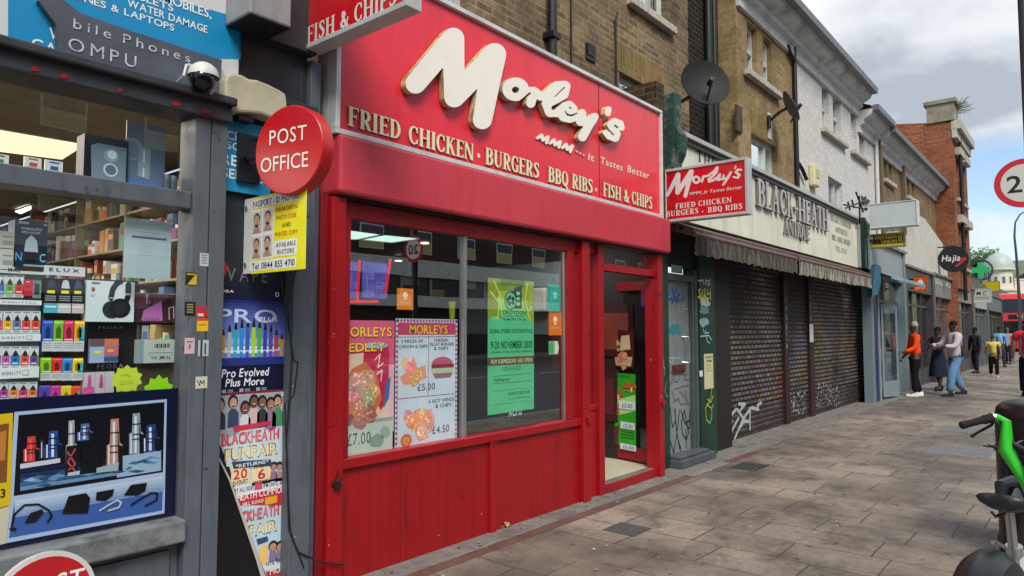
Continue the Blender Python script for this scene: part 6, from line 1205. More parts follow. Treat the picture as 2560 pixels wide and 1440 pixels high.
sfn = sub(path([(2330, 1000, 58), (2310, 930, 62), (2205, 895, 66), (2140, 950, 66), (2200, 1040, 78), (2245, 1120, 72), (2220, 1185, 72), (2110, 1150, 64), (2045, 1090, 52)]), cap((2105, 1045), 14, (2185, 1130), 15), cap((2215, 965), 18, (2262, 1000), 16))
logo += [('orley', w1, (150, 1960, 80, 1290), 13, t2), ("'", path([(2095, 675, 58), (2085, 745, 52)]), (2020, 2170, 600, 820), 11, t2), ('s', sfn, (1970, 2400, 810, 1280), 11, t2)]
for nme, fn, bx_, st_, tr in logo:
    mb = letter_mesh(fn, bx_, st_, tr, YL, .05); mb.build('script_letter', [FACE, SIDE], fs)
mmm = uni(path([(825, 1190, 24), (895, 1135, 28), (915, 1225, 28), (1010, 1170, 30), (985, 1275, 26)]), path([(1050, 1283, 24), (1120, 1222, 28), (1135, 1312, 28), (1230, 1255, 30), (1205, 1352, 26)]), path([(1270, 1365, 24), (1340, 1302, 28), (1355, 1392, 28), (1447, 1335, 30), (1412, 1432, 26)]), cap((1530, 1430), 14), cap((1590, 1462), 14), cap((1650, 1494), 14))
mb = letter_mesh(mmm, (780, 1900, 1090, 1620), 9, t2, 3.535, .012); mb.build('tagline_lettering', [FACE, SIDE], fs)

# ------------------------------------------------------------------ projecting signs of the takeaway
def proj_sign(lab, X0, thick, y0, y1, z0, z1, face, fw=.03, name='projecting_sign', frame='#b4b8b8', cat='projecting sign', arm=True):
    t = thing(name, lab, cat, (X0, y1, z0)); m = MB(); a, b = min(y0, y1), max(y0, y1)
    m.box(X0, X0 + thick, a, a + fw, z0, z1); m.box(X0, X0 + thick, b - fw, b, z0, z1); m.box(X0, X0 + thick, a + fw, b - fw, z0, z0 + fw); m.box(X0, X0 + thick, a + fw, b - fw, z1 - fw, z1)
    m.build('frame', mat('sign_frame_' + frame[1:], frame, rough=.4, var=.12, dirt='#6c6c66', dirt_amt=.35), t, bevel=.004)
    m = MB(); m.box(X0 + .012, X0 + thick - .012, a + fw, b - fw, z0 + fw, z1 - fw, face); m.build('panel', mat('sign_face', None, rough=.25, var=.04, dirt='#7a7a70', dirt_amt=.12), t)
    if arm: m = MB(); m.box(X0 + thick * .3, X0 + thick * .7, b, b + .1, z0 + .06, z0 + .10); m.box(X0 + thick * .3, X0 + thick * .7, b, b + .1, z1 - .10, z1 - .06); m.build('bracket', DARKP, t)
    return t, Sheet((X0 + .0105, b, z1), (0, a - b, 0), (0, 0, z0 - z1), (-1, 0, 0))
LW = '#d6d2cf'
t, s = proj_sign('large red projecting sign cut off by the top edge reading fish and chips', 2.365, .11, 2.672, 3.60, 3.238, 3.86, '#c4141c')
s.pt('FISH & CHIPS', 768, 108, 992, 13, 42, LW, serif=True); s.pt('BURGERS', 800, 30, 960, -60, 42, LW, serif=True) if 0 else None
M2 = path([(150, 862, 34), (365, 455, 46), (350, 815, 44), (628, 388, 50), (508, 880, 38)])
sm = uni(M2, sub(ell(725, 555, 85, 84), ell(728, 555, 36, 36)), path([(838, 592, 22), (868, 490, 24), (955, 480, 22)]),
         path([(955, 480, 22), (1080, 390, 24), (1150, 305, 24), (1135, 400, 24), (1050, 490, 26), (975, 550, 28), (985, 590, 26), (1070, 565, 22)]), path([(1070, 565, 22), (1150, 500, 20), (1200, 445, 22), (1195, 490, 20), (1110, 535, 20), (1170, 560, 24), (1270, 525, 20)]),
         path([(1275, 465, 20), (1260, 540, 24), (1340, 525, 20), (1420, 402, 22), (1350, 535, 24), (1262, 655, 20)]), path([(1515, 290, 20), (1495, 335, 12)]), path([(1628, 355, 18), (1560, 352, 22), (1515, 405, 24), (1590, 460, 26), (1560, 515, 24), (1468, 500, 18)]))
smp, _ = sdf_polys(sm, 90, 1680, 250, 950, 14)
def small_logo(s, tr):
    for q in smp: s.poly([s.uv(*tr(a, b)) for a, b in q], LW, 2)
small_logo(s, lambda a, b: (760 + (a - 100) * .27 * .85, -175 + (b - 250) * .27 * 1.0 - (a - 100) * .105))
s.build('lettering', mat('sign_letter_print', None, rough=.4, var=.03), t)
t, s = proj_sign('smaller red projecting sign with white script and frame beside the antique shop', 7.0, .125, 2.652, 3.60, 2.745, 3.338, '#c4101c')
small_logo(s, lambda a, b: (1650 + a / 8, 380 + b / 8))
s.pt('MMM...It Tastes Better', 1724, 487, 1855, 473, 8, LW, bold=True, shear=.2, gap=.07); s.pt('FRIED CHICKEN', 1689, 521, 1829, 507, 13, LW, serif=True, gap=.10); s.pt('BURGERS', 1666, 543, 1746, 533, 14, LW, serif=True, gap=.10); s.pt('BBQ RIBS', 1770, 531, 1856, 523, 14, LW, serif=True, gap=.10); q = s.uv(1757, 529); s.disc(*q, .008, LW, 2, 8)
s.build('lettering', mat('sign_letter_print', None), t)
# litter at the foot of the shop
m = MB(); q = atg(1250, 1322); rr = random.Random(9)
for i in range(5):
    a = Vector((q.x + rr.uniform(-.02, .05), q.y - .01 + rr.uniform(-.03, .03), .006)); m.add([a, a + Vector((.05, .01, .012)), a + Vector((.06, .04, .03)), a + Vector((.0, .03, .008 + .01 * i))], [(0, 1, 2, 3)], ['#7a5030', '#8f6a48', '#4a2c1c', '#a08468', '#5a3a22'][i])
solo('dead_leaf', m, ROUGHC, 'curled brown dead leaf against the red stall riser', 'leaf', loc=tuple(q))
m = MB(); rr = random.Random(2)
for i in range(150):
    x = rr.uniform(2.8, 9); y = rr.choice([rr.uniform(3.42, 3.58), rr.uniform(1.5, 3.5)]) if x < 7 else rr.uniform(2.6, 3.5); r_ = rr.uniform(.004, .014); a = rr.uniform(0, 6.3)
    c_ = rr.choice(['#b9b39f', '#8d8570', '#cfcabb', '#6a5c40', '#4a4538']); m.add([(x + r_ * math.cos(a + k_ * 1.57) * (1.6 if k_ % 2 else 1), y + r_ * math.sin(a + k_ * 1.57), .006 + .003 * (k_ % 2)) for k_ in range(4)], [(0, 1, 2, 3)], c_)
tag(m.build('litter_specks', ROUGHC), 'tiny scraps of litter and grit scattered along the shop fronts', 'litter', kind='stuff')
# ------------------------------------------------------------------ antique shop: door, shutters, awning, sign
def shuttermat():
    m = bpy.data.materials.new('pierced_shutter'); m.use_nodes = True; nt = m.node_tree; N = nt.nodes; L = nt.links; b = N['Principled BSDF']; b.inputs['Roughness'].default_value = .6; b.inputs['Metallic'].default_value = .3
    tc = N.new('ShaderNodeTexCoord'); sp = N.new('ShaderNodeSeparateXYZ'); L.new(tc.outputs['Object'], sp.inputs[0]); cb = N.new('ShaderNodeCombineXYZ'); L.new(sp.outputs[0], cb.inputs[0]); L.new(sp.outputs[2], cb.inputs[1])
    br = N.new('ShaderNodeTexBrick'); br.inputs['Scale'].default_value = 1; br.inputs['Brick Width'].default_value = .16; br.inputs['Row Height'].default_value = .0745; br.inputs['Mortar Size'].default_value = .015; br.inputs['Mortar Smooth'].default_value = .1
    br.inputs['Color1'].default_value = (*lin('#857b73'), 1); br.inputs['Color2'].default_value = (*lin('#4f4640'), 1); br.inputs['Mortar'].default_value = (*lin('#0a0807'), 1); L.new(cb.outputs[0], br.inputs['Vector']); last = br.outputs[0]
    def over(sc, lo, hi, amt, c, loc):
        nonlocal last
        n = N.new('ShaderNodeTexNoise'); n.inputs['Scale'].default_value = sc; n.inputs['Detail'].default_value = 7; n.inputs['Roughness'].default_value = .6; mp = N.new('ShaderNodeMapping'); mp.inputs['Location'].default_value = loc; L.new(tc.outputs['Object'], mp.inputs[0]); L.new(mp.outputs[0], n.inputs['Vector'])
        r = N.new('ShaderNodeMapRange'); r.inputs[1].default_value = lo; r.inputs[2].default_value = hi; r.inputs[4].default_value = amt; L.new(n.outputs[0], r.inputs[0])
        k = N.new('ShaderNodeMath'); k.operation = 'MULTIPLY'; iv = N.new('ShaderNodeMath'); iv.operation = 'SUBTRACT'; iv.inputs[0].default_value = 1; L.new(br.outputs['Fac'], iv.inputs[1]); L.new(r.outputs[0], k.inputs[0]); L.new(iv.outputs[0], k.inputs[1])
        mx = N.new('ShaderNodeMixRGB'); L.new(k.outputs[0], mx.inputs[0]); L.new(last, mx.inputs[1]); mx.inputs[2].default_value = (*lin(c), 1); last = mx.outputs[0]
    over(.9, .45, .6, .8, '#7c735c', (2, 0, 1)); over(1.2, .55, .62, .7, '#2a5a58', (9, 3, 2)); over(1.4, .58, .66, .8, '#8a4a2a', (4, 8, 5)); over(1.0, .56, .66, .7, '#6a5a86', (1, 1, 7)); over(1.3, .60, .68, .8, '#8f8440', (5, 5, 5)); over(.8, .48, .62, .85, '#1c1512', (7, 2, 9))
    L.new(last, b.inputs['Base Color']); bp = N.new('ShaderNodeBump'); bp.invert = True; bp.inputs['Distance'].default_value = .006; L.new(br.outputs['Fac'], bp.inputs['Height']); L.new(bp.outputs[0], b.inputs['Normal']); return m
PIER = shuttermat(); SLAT = mat('brown_slat', '#3a2e2a', rough=.5, var=.3, metal=.3, dirt='#837a70', dirt_amt=.4, dscale=4, spec=.6); GRN = mat('dark_green_paint', '#143a2c', rough=.45, var=.25, scale=4, bump=.1, dirt='#0c1613', dirt_amt=.6); GDOOR = mat('grey_door_paint', '#7b8384', rough=.5, var=.2, scale=3, bump=.05, dirt='#4d5658', dirt_amt=.4, dscale=2)
YS = 3.93; YD = 3.74
an = thing('antique_shop', 'shuttered antique shop front with graffiti covered roller shutters and green woodwork', 'shop', (11, 3.9, 0))
x7 = 6.968; xD0 = at(1668, 900, YD).x; xD1 = at(1727, 900, YD).x; xG0 = at(1742, 900, YD).x; xG1 = at(1781, 900, YD).x; xS0 = at(1792, 900, YS).x; xEnd = 16.35
m = MB(); m.box(x7, xD0 - .002, YD - .03, YD + .08, 0, 2.82); m.box(xG0, xG1, YD - .05, YD + .08, 0, 2.82); m.build('green_pilaster', GRN, an, bevel=.006)
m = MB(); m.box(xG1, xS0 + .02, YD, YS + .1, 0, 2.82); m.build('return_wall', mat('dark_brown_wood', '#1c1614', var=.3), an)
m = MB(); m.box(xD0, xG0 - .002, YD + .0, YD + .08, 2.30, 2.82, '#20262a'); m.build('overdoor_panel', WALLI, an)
zt = at(1700, 697, YD).z
m = MB(); m.box(xD0, xG0 - .003, YD - .03, YD + .07, zt - .03, zt + .05); m.box(xD1, xD1 + .05, YD - .03, YD + .07, 0, zt - .031); m.box(xD1 + .07, xG0 - .02, YD - .035, YD + .07, 0, 2.29); m.build('door_frame', mat('grey_green_frame', '#48534f', rough=.5, var=.2, dirt='#22292a', dirt_amt=.5), an, bevel=.004)
m = MB(); m.box(xD0, xD1 - .002, YD + .02, YD + .06, .13, zt - .031); dr = m.build('door', GDOOR, an)
m = MB(); hx0 = at(1722, 870, YD - .04).x; m.tube([(hx0 - .06, YD + .02, at(1712, 842, YD).z), (hx0 - .02, YD - .05, at(1712, 842, YD).z), (hx0 - .01, YD - .05, at(1722, 905, YD).z), (hx0 - .06, YD + .02, at(1722, 905, YD).z)], .012); m.build('handle', METAL, dr)
a, b_, c_, d_ = rect(1684, 913, 1713, 930, YD); m = MB(); m.box(a, b_, YD - .005, YD + .02, c_, d_); m.box(a + .03, b_ - .02, YD - .012, YD - .005, c_ + .02, d_ - .02); m.build('letterbox', mat('maroon', '#5b2026', var=.2), dr)
m = MB(); m.box(xD0 - .02, xG0 + .12, 3.56, YD + .02, .0, .09); m.box(xD0, xG0, 3.60, YD + .05, .09, .13); m.build('doorstep', mat('grey_step', '#4d5458', var=.3, bump=.3), an, bevel=.01)
s = facade(1678, 661, 1706, 685, YD - .005); s.base('#8fb0b8', .002); solo('door_number_plate', s, PR, 'pale blue blank plate above the graffiti covered grey door', 'plate')
def graf(lines, w, c, Y, lab, cuts=None, loc=None, mat_=PAINTC):
    s = facade(1600, 500, 2200, 1200, Y); 
    f = uni(*[path([(*((lambda q: (q[0] * s.U.length, q[1] * s.D.length))(s.uv(*p))), w * .5) for p in ln]) for ln in lines])
    P_ = [s.uv(*p) for ln in lines for p in ln]; xs = [p[0] * s.U.length for p in P_]; ys = [p[1] * s.D.length for p in P_]
    pl, _ = sdf_polys(f, min(xs) - w, max(xs) + w, min(ys) - w, max(ys) + w, w * .42)
    for q in pl: s.poly([(a / s.U.length, b / s.D.length) for a, b in q], c, 0)
    t = solo('graffiti', s, mat_, lab, 'graffiti'); return t
q1 = lambda a, b: (1640 + a / 4.236, 860 + b / 4.236); q0 = lambda a, b: (1640 + a / 4.236, 560 + b / 4.236)
YDF = YD + .0185
graf([[q1(*p) for p in l] for l in ([(150, 670), (160, 780), (175, 880), (205, 820), (205, 700)], [(200, 690), (215, 900), (240, 1050), (265, 1160)], [(155, 1040), (190, 1160)], [(250, 700), (215, 1000), (190, 1140)], [(265, 700), (300, 820), (350, 900), (360, 720)], [(300, 700), (270, 830), (280, 950), (320, 1020), (345, 940), (325, 830), (300, 700)], [(320, 830), (380, 800), (440, 770)], [(318, 900), (322, 1100)], [(235, 1020), (262, 1100)])], .02, '#16171a', YDF, 'tall black marker scrawl across the bottom of the grey door')
graf([[q1(*p) for p in l] for l in ([(150, 290), (185, 320), (170, 400), (150, 430)], [(210, 320), (190, 400), (230, 400), (260, 320)], [(290, 330), (330, 320), (300, 380), (345, 380)], [(200, 480), (270, 455), (345, 440)], [(180, 510), (200, 600), (230, 600)], [(250, 500), (300, 560), (340, 620)], [(310, 500), (330, 600)], [(180, 620), (240, 570), (260, 640), (330, 630), (385, 640)])], .018, '#6a5a50', YDF - .001, 'brown spray scrawl across the middle of the grey door')
graf([[q0(*p) for p in l] for l in ([(120, 710), (118, 780), (150, 770), (145, 720)], [(165, 700), (170, 780)], [(190, 690), (215, 770), (240, 700)], [(250, 690), (265, 760), (235, 790)])], .014, '#8ea3c4', YDF, 'pale blue tag near the top of the grey door')
graf([[q0(*p) for p in l] for l in ([(240, 840), (250, 940)], [(265, 830), (270, 930)], [(290, 840), (285, 950)], [(310, 820), (300, 900), (330, 900)])], .014, '#c9bf9f', YDF - .001, 'cream scratchy tag below the blue one on the grey door')
graf([[q1(*p) for p in l] for l in ([(140, 140), (150, 200)], [(175, 145), (180, 195)], [(150, 145), (190, 150), (260, 150)], [(130, 970 - 800), (160, 200)])], .010, '#a9c4c4', YDF - .002, 'faint white tag just above the maroon letterbox')
for (x0, y0, x1, y1, c, lab) in ((1668, 722, 1700, 760, '#3a4e86', 'blue sprayed patch at the top of the grey door'), (1668, 812, 1706, 840, '#2f7f86', 'teal sprayed patch in the middle of the grey door')):
    s = facade(x0, y0, x1, y1, YDF + .0005); s.blob(.5, .5, .5, .5, c, 0, 3, 24, .3); solo('graffiti', s, mat('faint_spray_' + c[1:], c, rough=.6, var=.3), lab, 'graffiti')
YGF = YD - .0515
graf([[q0(*p) for p in l] for l in ([(445, 600), (500, 595), (470, 600), (468, 635)], [(500, 600), (505, 640)], [(520, 595), (545, 600), (520, 625), (540, 640)], [(580, 590), (550, 610), (575, 635), (550, 650)])], .018, '#c3c8c8', YGF, 'white tag at the top of the green pilaster')
graf([[q0(*p) for p in l] for l in ([(450, 700), (470, 690), (455, 725), (475, 760), (445, 775)], [(490, 700), (488, 770)], [(505, 700), (520, 690), (515, 730), (505, 770), (530, 760)], [(545, 700), (540, 740), (575, 735), (575, 690), (578, 800)], [(460, 790), (560, 785)])], .026, '#b5b51c', YGF, 'yellow tag below the white one on the green pilaster')
for i, (z, c, r_) in enumerate((((520, 835), '#a9b0b0', (.5, .5)), ((510, 910), '#5f7f8c', (.5, .45)), ((505, 1040), '#7fa0a4', (.45, .5)))):
    x, y = q0(*z); s = facade(x - 12, y - 12, x + 12, y + 12, YGF - .001); s.blob(.5, .5, *r_, c, 0, i, 16, .25); solo('graffiti', s, PAINTC, ('grey white blob of paint', 'slate blue blob of paint', 'pale teal blob of paint')[i] + ' on the green pilaster', 'graffiti')
graf([[q0(*p) for p in l] for l in ([(500, 1110), (510, 1150)], [(530, 1120), (520, 1160), (560, 1150)], [(470, 1190), (560, 1180), (590, 1230)], [(530, 1190), (545, 1240), (570, 1265)])], .014, '#a3c0c8', YGF, 'thin white scribble halfway up the green pilaster')
graf([[q1(*p) for p in l] for l in ([(590, 470), (585, 560), (545, 650), (590, 680), (605, 640)], [(545, 580), (580, 620), (608, 545)], [(590, 680), (590, 780), (570, 840), (535, 800), (525, 680), (545, 630)])], .013, '#a6c422', YGF, 'lime green looping tag low on the green pilaster')
graf([[q1(*p) for p in l] for l in ([(80, 150), (85, 250), (95, 330)], [(78, 230), (100, 260)], [(110, 400), (95, 500), (115, 560), (130, 540)])], .010, '#5fa09a', YD - .0315, 'teal scribble running down the edge beside the red shop')
s = facade(1760, 885, 1784, 970, YGF - .001); s.base('#b9b68e', .002); s.text('NO BILLS', .1, .05, .9, .13, '#23231a', 1); s.text('TERMS', .2, .17, .85, .24, '#23231a', 1); 
for j in range(3): s.r(.15, .32 + j * .08, .8, .335 + j * .08, '#6d6a4a', 1)
solo('paper_notice', s, PR, 'yellowed paper notice pasted on the green pilaster', 'notice')
s = facade(1749, 927, 1757, 941, YGF - .001); s.base('#c0c8ca', .002); solo('paper_scrap', s, PR, 'small white scrap of paper left of the yellowed notice', 'paper')
# shutters
def shutter(lab, px0, px1, solid_z=.42):
    a, b_ = at(px0, 900, YS).x, at(px1, 900, YS).x
    g_ = MB(); z = .06; i = 0
    while z < solid_z: g_.prism([(0, 0), (-.012, .012), (-.014, .05), (0, .07)], (a, YS, z), (0, 1, 0), (0, 0, 1), (1, 0, 0), b_ - a, mi=0); z += .0745
    g_.box(a, b_, YS - .015, YS + .02, .0, .06, mi=0)
    o = g_.build('solid_slats', SLAT, an); g_ = MB()
    while z < 2.72: g_.prism([(0, 0), (-.002, .002), (-.002, .072), (0, .074), (.012, .074), (.012, 0)], (a, YS, z), (0, 1, 0), (0, 0, 1), (1, 0, 0), b_ - a); z += .0745
    g_.build('pierced_slats', PIER, an)
    return a, b_
sh = [shutter('a', 1805, 1955), shutter('b', 1965, 2018), shutter('c', 2029, 2158)]
m = MB(); m.box(xS0, sh[0][0], YS - .06, YS + .06, 0, 2.75); m.build('shutter_rail', mat('maroon_rail', '#2e1614', rough=.5, var=.3), an)
rr = random.Random(12)
for i, (a, b_) in enumerate(((sh[0][1], sh[1][0]), (sh[1][1], sh[2][0]), (sh[2][1], sh[2][1] + .25))):
    m = MB(); m.box(a + .001, b_ - .001, YS - .055, YS + .05, 0, 2.75); m.build('shutter_rail', mat('maroon_rail', '#2e1614'), an)
m = MB()
for x, z0, z1 in ((xS0 + .03, .95, 2.4), (sh[0][1] + .05, 1.25, 2.05), (sh[1][1] + .05, 1.45, 2.3), (sh[2][1] + .05, .3, 2.3)):
    z = z0
    while z < z1:
        h_ = rr.uniform(.03, .12); w_ = rr.uniform(.02, .05); c = rr.choice(['#b9b8b2', '#a5a49e', '#8f9a9a', '#c2b9b5', '#6d7474']); m.prism([(0, 0), (w_, .01), (w_ * .9, h_), (w_ * .2, h_ * .95)], (x + rr.uniform(-.01, .02), YS - .0615, z), (1, 0, 0), (0, 0, 1), (0, 1, 0), .001, c); z += h_ + rr.uniform(.005, .06)
tag(m.build('peeling_paint', PAINTC, loc=(11, 3.87, 1)), 'white flakes of sticker and paint up the shutter rails', 'paint flakes', kind='stuff')
s3 = lambda a, b: (1780 + a / 3, 640 + b / 3)
graf([[s3(*p) for p in l] for l in ([(200, 1110), (250, 1110), (215, 1150)], [(180, 1150), (130, 1210), (150, 1240)], [(190, 1150), (235, 1220), (290, 1140)], [(200, 1215), (165, 1280), (140, 1330)], [(230, 1230), (200, 1300), (170, 1370)], [(285, 1150), (285, 1300)], [(200, 1300), (240, 1240), (280, 1240)], [(340, 1120), (370, 1100)], [(300, 1140), (350, 1150)])], .05, '#a9b0b2', YS - .0155, 'white sprayed tag low on the nearest roller shutter')
for k_, (x0, x1, y0, y1, n_, col_) in enumerate(((560, 700, 1030, 1190, 46, 'middle'), (770, 950, 960, 1140, 60, 'farthest'))):
    m = MB()
    for i in range(n_):
        q = at(*s3(rr.uniform(x0, x1), rr.uniform(y0, y1)), YS - .0165); w_ = rr.uniform(.02, .07); m.prism([(0, 0), (w_, .005), (w_, .035), (.01, .03)], q, (1, 0, 0), (0, 0, 1), (0, 1, 0), .001, rr.choice(['#9a9ca0', '#8a8a96', '#b2b4b4']))
    solo('graffiti', m, PAINTC, f'broken white graffiti low on the {col_} roller shutter', 'graffiti', loc=tuple(q))
s = facade(2024, 810, 2034, 855, YS - .065); s.base('#aab4b2', .003); solo('paper_notice', s, PR, 'pale sheet stuck at eye level on the farther shutter rail', 'notice')
a, b_, c_, d_ = rect(1745, 700, 2160, 690, YS)
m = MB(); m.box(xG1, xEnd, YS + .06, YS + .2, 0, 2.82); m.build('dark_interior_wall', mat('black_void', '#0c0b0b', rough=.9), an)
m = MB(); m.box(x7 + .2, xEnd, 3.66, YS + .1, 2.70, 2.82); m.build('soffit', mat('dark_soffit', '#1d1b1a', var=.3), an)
m = MB(); m.box(xS0, xEnd, 3.60, YS + .05, -.001, .012); m.build('threshold', mat('stained_concrete', '#77726c'), an)
# sign of the antique shop
a0 = at(1690, 330, 3.6).x; a1 = at(2142, 600, 3.6).x; zt0 = 3.80; zb0 = 2.83
t = thing('fascia_sign', 'weathered cream antique shop sign with grey raised letters', 'shop sign', (11, 3.6, zb0))
m = MB(); m.box(a0, a1, 3.60, 3.68, zb0, zt0); m.build('panel', mat('old_cream_panel', '#d9dac8', rough=.5, var=.1, scale=1.5, dirt='#8a8c66', dirt_amt=.5, dscale=.8, streak=True), t)
m = MB(); m.box(a0 - .02, a1 + .02, 3.52, 3.70, zt0, zt0 + .05, '#a9aca8'); m.box(a0 - .02, a1 + .02, 3.56, 3.70, zt0 - .06, zt0 - .001, '#2a2d2b'); m.box(a1, a1 + .05, 3.54, 3.7, zb0, zt0 - .07, '#8f928a'); m.build('frame', PAINTC, t)
s = Sheet((a0, 3.598, zt0), (a1 - a0, 0, 0), (0, 0, zb0 - zt0), (0, -1, 0))
s.pt('BLACK-HEATH', 1887, 512, 2065, 582, 68, '#b4b0b2', serif=True, gap=.05, depth=.05, side='#6e6862'); s.pt('ANTIQUE', 1957, 584, 2020, 602, 38, '#aaa6a6', serif=True, gap=.05, depth=.035, side='#6e6862')
s.pt('VINTAGE FURNITURE', 2074, 552, 2128, 572, 17, '#7d7c70', serif=True, gap=.07); s.pt('ANTIQUES', 2088, 580, 2118, 590, 14, '#85846f', serif=True, gap=.07); s.pt('BRIC A BRAC BOUGHT', 2080, 600, 2126, 615, 14, '#85846f', serif=True, gap=.07); s.pt('TEL 020', 2088, 626, 2116, 636, 13, '#85846f', True)
s.pt('THE', 1743, 402, 1790, 423, 26, '#2b2f2c', serif=True, gap=.2); s.pt('44', 2138, 572, 2145, 574, 8, '#4a4c44', True)
s.build('lettering', mat('aged_letter', None, rough=.45, var=.2, scale=6), t)
# green capped console at each end
for i, (px, lab) in enumerate(((1682, 'peeling green painted console between the red sign and the antique sign'), (2151, 'dark green console at the far end of the antique sign'))):
    x = at(px, 500, 3.6).x; m = MB(); m.box(x - .07, x + .09, 3.52, 3.70, 2.83, 3.9 + .35 * (1 - i)); m.prism([(0, 0), (-.05, .1), (-.07, .3), (0, .42)], (x - .08, 3.52, 3.45), (0, 1, 0), (0, 0, 1), (1, 0, 0), .18)
    solo('console', m, mat('peeling_green', '#1f4439', rough=.7, var=.3, bump=.6, scale=5, dirt='#8f8a78', dirt_amt=.95, dscale=6) if i == 0 else GRN, lab, 'console', loc=(x, 3.5, 2.8), bevel=.01)
m = MB(); x = at(1662, 400, 3.55).x; m.box(x - .13, x + .06, 3.58, 4.28, 2.76, 4.3); solo('party_wall', m, brickmat('sooty_brick2', '#4a3b2a', '#33291e', '#5b5040', soot='#1a1612', soot_amt=.6), 'stub of dark party wall between the red sign and the green console', 'wall', loc=(x, 3.6, 2.76))
# awnings
def awning(lab, p0, p1, c1_, c2_, Y=3.36):
    A0 = at(*p0, Y); A1 = at(*p1, Y); xa, xb_ = A0.x, A1.x; z0 = 2.80
    t = thing('awning', lab, 'awning', (xa, Y, 2.6)); m = MB(); m.prism([(3.70, 2.83), (3.70, 2.72), (Y + .02, 2.60), (Y - .03, 2.62), (Y - .03, 2.68)], (xa, 0, 0), (0, 1, 0), (0, 0, 1), (1, 0, 0), xb_ - xa); m.build('cover', mat('brown_awning_box', '#5d463e', rough=.6, var=.2, scale=5, dirt='#2f2420', dirt_amt=.5), t)
    m = MB(); m.cyl((xa, Y - .035, 2.615), (xb_, Y - .035, 2.615), .028); m.cyl((xa, Y + .12, 2.69), (xb_, Y + .12, 2.69), .02); m.build('front_rail', mat('brown_rail', '#6a5048', rough=.5, var=.2), t)
    m = MB(); n = int((xb_ - xa) / .045); rr = random.Random(int(xa * 10)); prev = None
    for i in range(n + 1):
        x = xa + (xb_ - xa) * i / n; ph = (x - xa) / .24; dz = .19 + .03 * abs(math.sin(ph * math.pi)) + rr.uniform(-.008, .008); yy = Y - .045 + .018 * math.sin(i * 1.3) + rr.uniform(-.006, .006)
        cur = [(x, Y - .05, 2.60), (x, yy, 2.60 - dz * .5), (x, yy + .01 * math.sin(i), 2.60 - dz)]
        if prev:
            c = c1_ if i % 2 else c2_; m.add(prev + cur, [(0, 3, 4, 1), (1, 4, 5, 2)], c)
        prev = cur
    m.build('valance', FABC, t)
awning('nearer grimy awning with drooping scalloped valance over the graffiti door', (1728, 590), (1983, 650), '#4a4641', '#5b564f'); awning('farther awning with pale striped valance over the roller shutters', (1990, 650), (2172, 690), '#8f8a80', '#6c6860')
# antenna and its clutter
m = MB(); b0 = at(2150, 525, 3.5)
for p in ([(2150, 560), (2148, 490)], [(2115, 520), (2165, 500)], [(2110, 512), (2160, 522)], [(2140, 480), (2158, 530)], [(2125, 525), (2120, 505)], [(2135, 520), (2130, 500)], [(2158, 512), (2164, 492)]): m.tube([at(*q, 3.5) for q in p], .018, 5)
solo('antenna', m, DARKP, 'tangled dark antenna and brackets on top of the green console', 'antenna', loc=tuple(b0))
# satellite dishes
def dish(lab, c, r, nrm, arm=True, mat_=None, wallY=YA):
    c = Vector(c); n = Vector(nrm).normalized(); a = n.orthogonal().normalized(); b = n.cross(a); t = thing('satellite_dish', lab, 'satellite dish', tuple(c)); m = MB(); v = []; f = []; K = 28; J = 6
    for side in (0, 1):
        for j in range(J + 1):
            rr_ = r * j / J; d = .28 * rr_ * rr_ / r
            for i in range(K): th = 2 * math.pi * i / K; v.append(c + a * rr_ * math.cos(th) + b * rr_ * math.sin(th) + n * (d - .28 * r * .0 + (-.012 if side else 0)))
    o = (J + 1) * K
    for j in range(J):
        for i in range(K): q = (j * K + i, j * K + (i + 1) % K, (j + 1) * K + (i + 1) % K, (j + 1) * K + i); f.append(q); f.append(tuple(o + z for z in q[::-1]))
    for i in range(K): f.append((J * K + i, J * K + (i + 1) % K, o + J * K + (i + 1) % K, o + J * K + i))
    m.add(v, f); m.build('reflector', mat_ or mat('dish_grey', '#2b2c2e', rough=.5, var=.2, scale=5), t, smooth=True)
    m = MB(); e = c + n * (r * .9) - Vector((0, 0, r * .25)); m.tube([c - Vector((0, 0, r * .98)) + n * .05, e], .014, 6); m.cyl(e, e - n * .12, .03); m.build('feed_arm', DARKP, t)
    m = MB(); m.tube([c - n * .01, c - n * .12, Vector((c.x - .05, wallY, c.z - r * .75))], .025); m.cyl((c.x - .05, wallY - .04, c.z - r * 1.1), (c.x - .05, wallY - .04, c.z - r * .3), .03); m.build('bracket', DARKP, t)
cD = at(1757, 215, 3.75)
dish('large dark mesh satellite dish hanging over the party wall', cD, .33, (-.62, -.7, .25), mat_=mat('dark_mesh_dish', '#110f0e', rough=.7, var=.25, scale=8, bump=.3), wallY=YA)
cE = at(1968, 270, 3.68); dish('small grey satellite dish on the yellow brick house', cE, .27, (.35, -.8, .42), mat_=mat('grey_dish', '#4d5359', rough=.4, var=.1), wallY=YB)

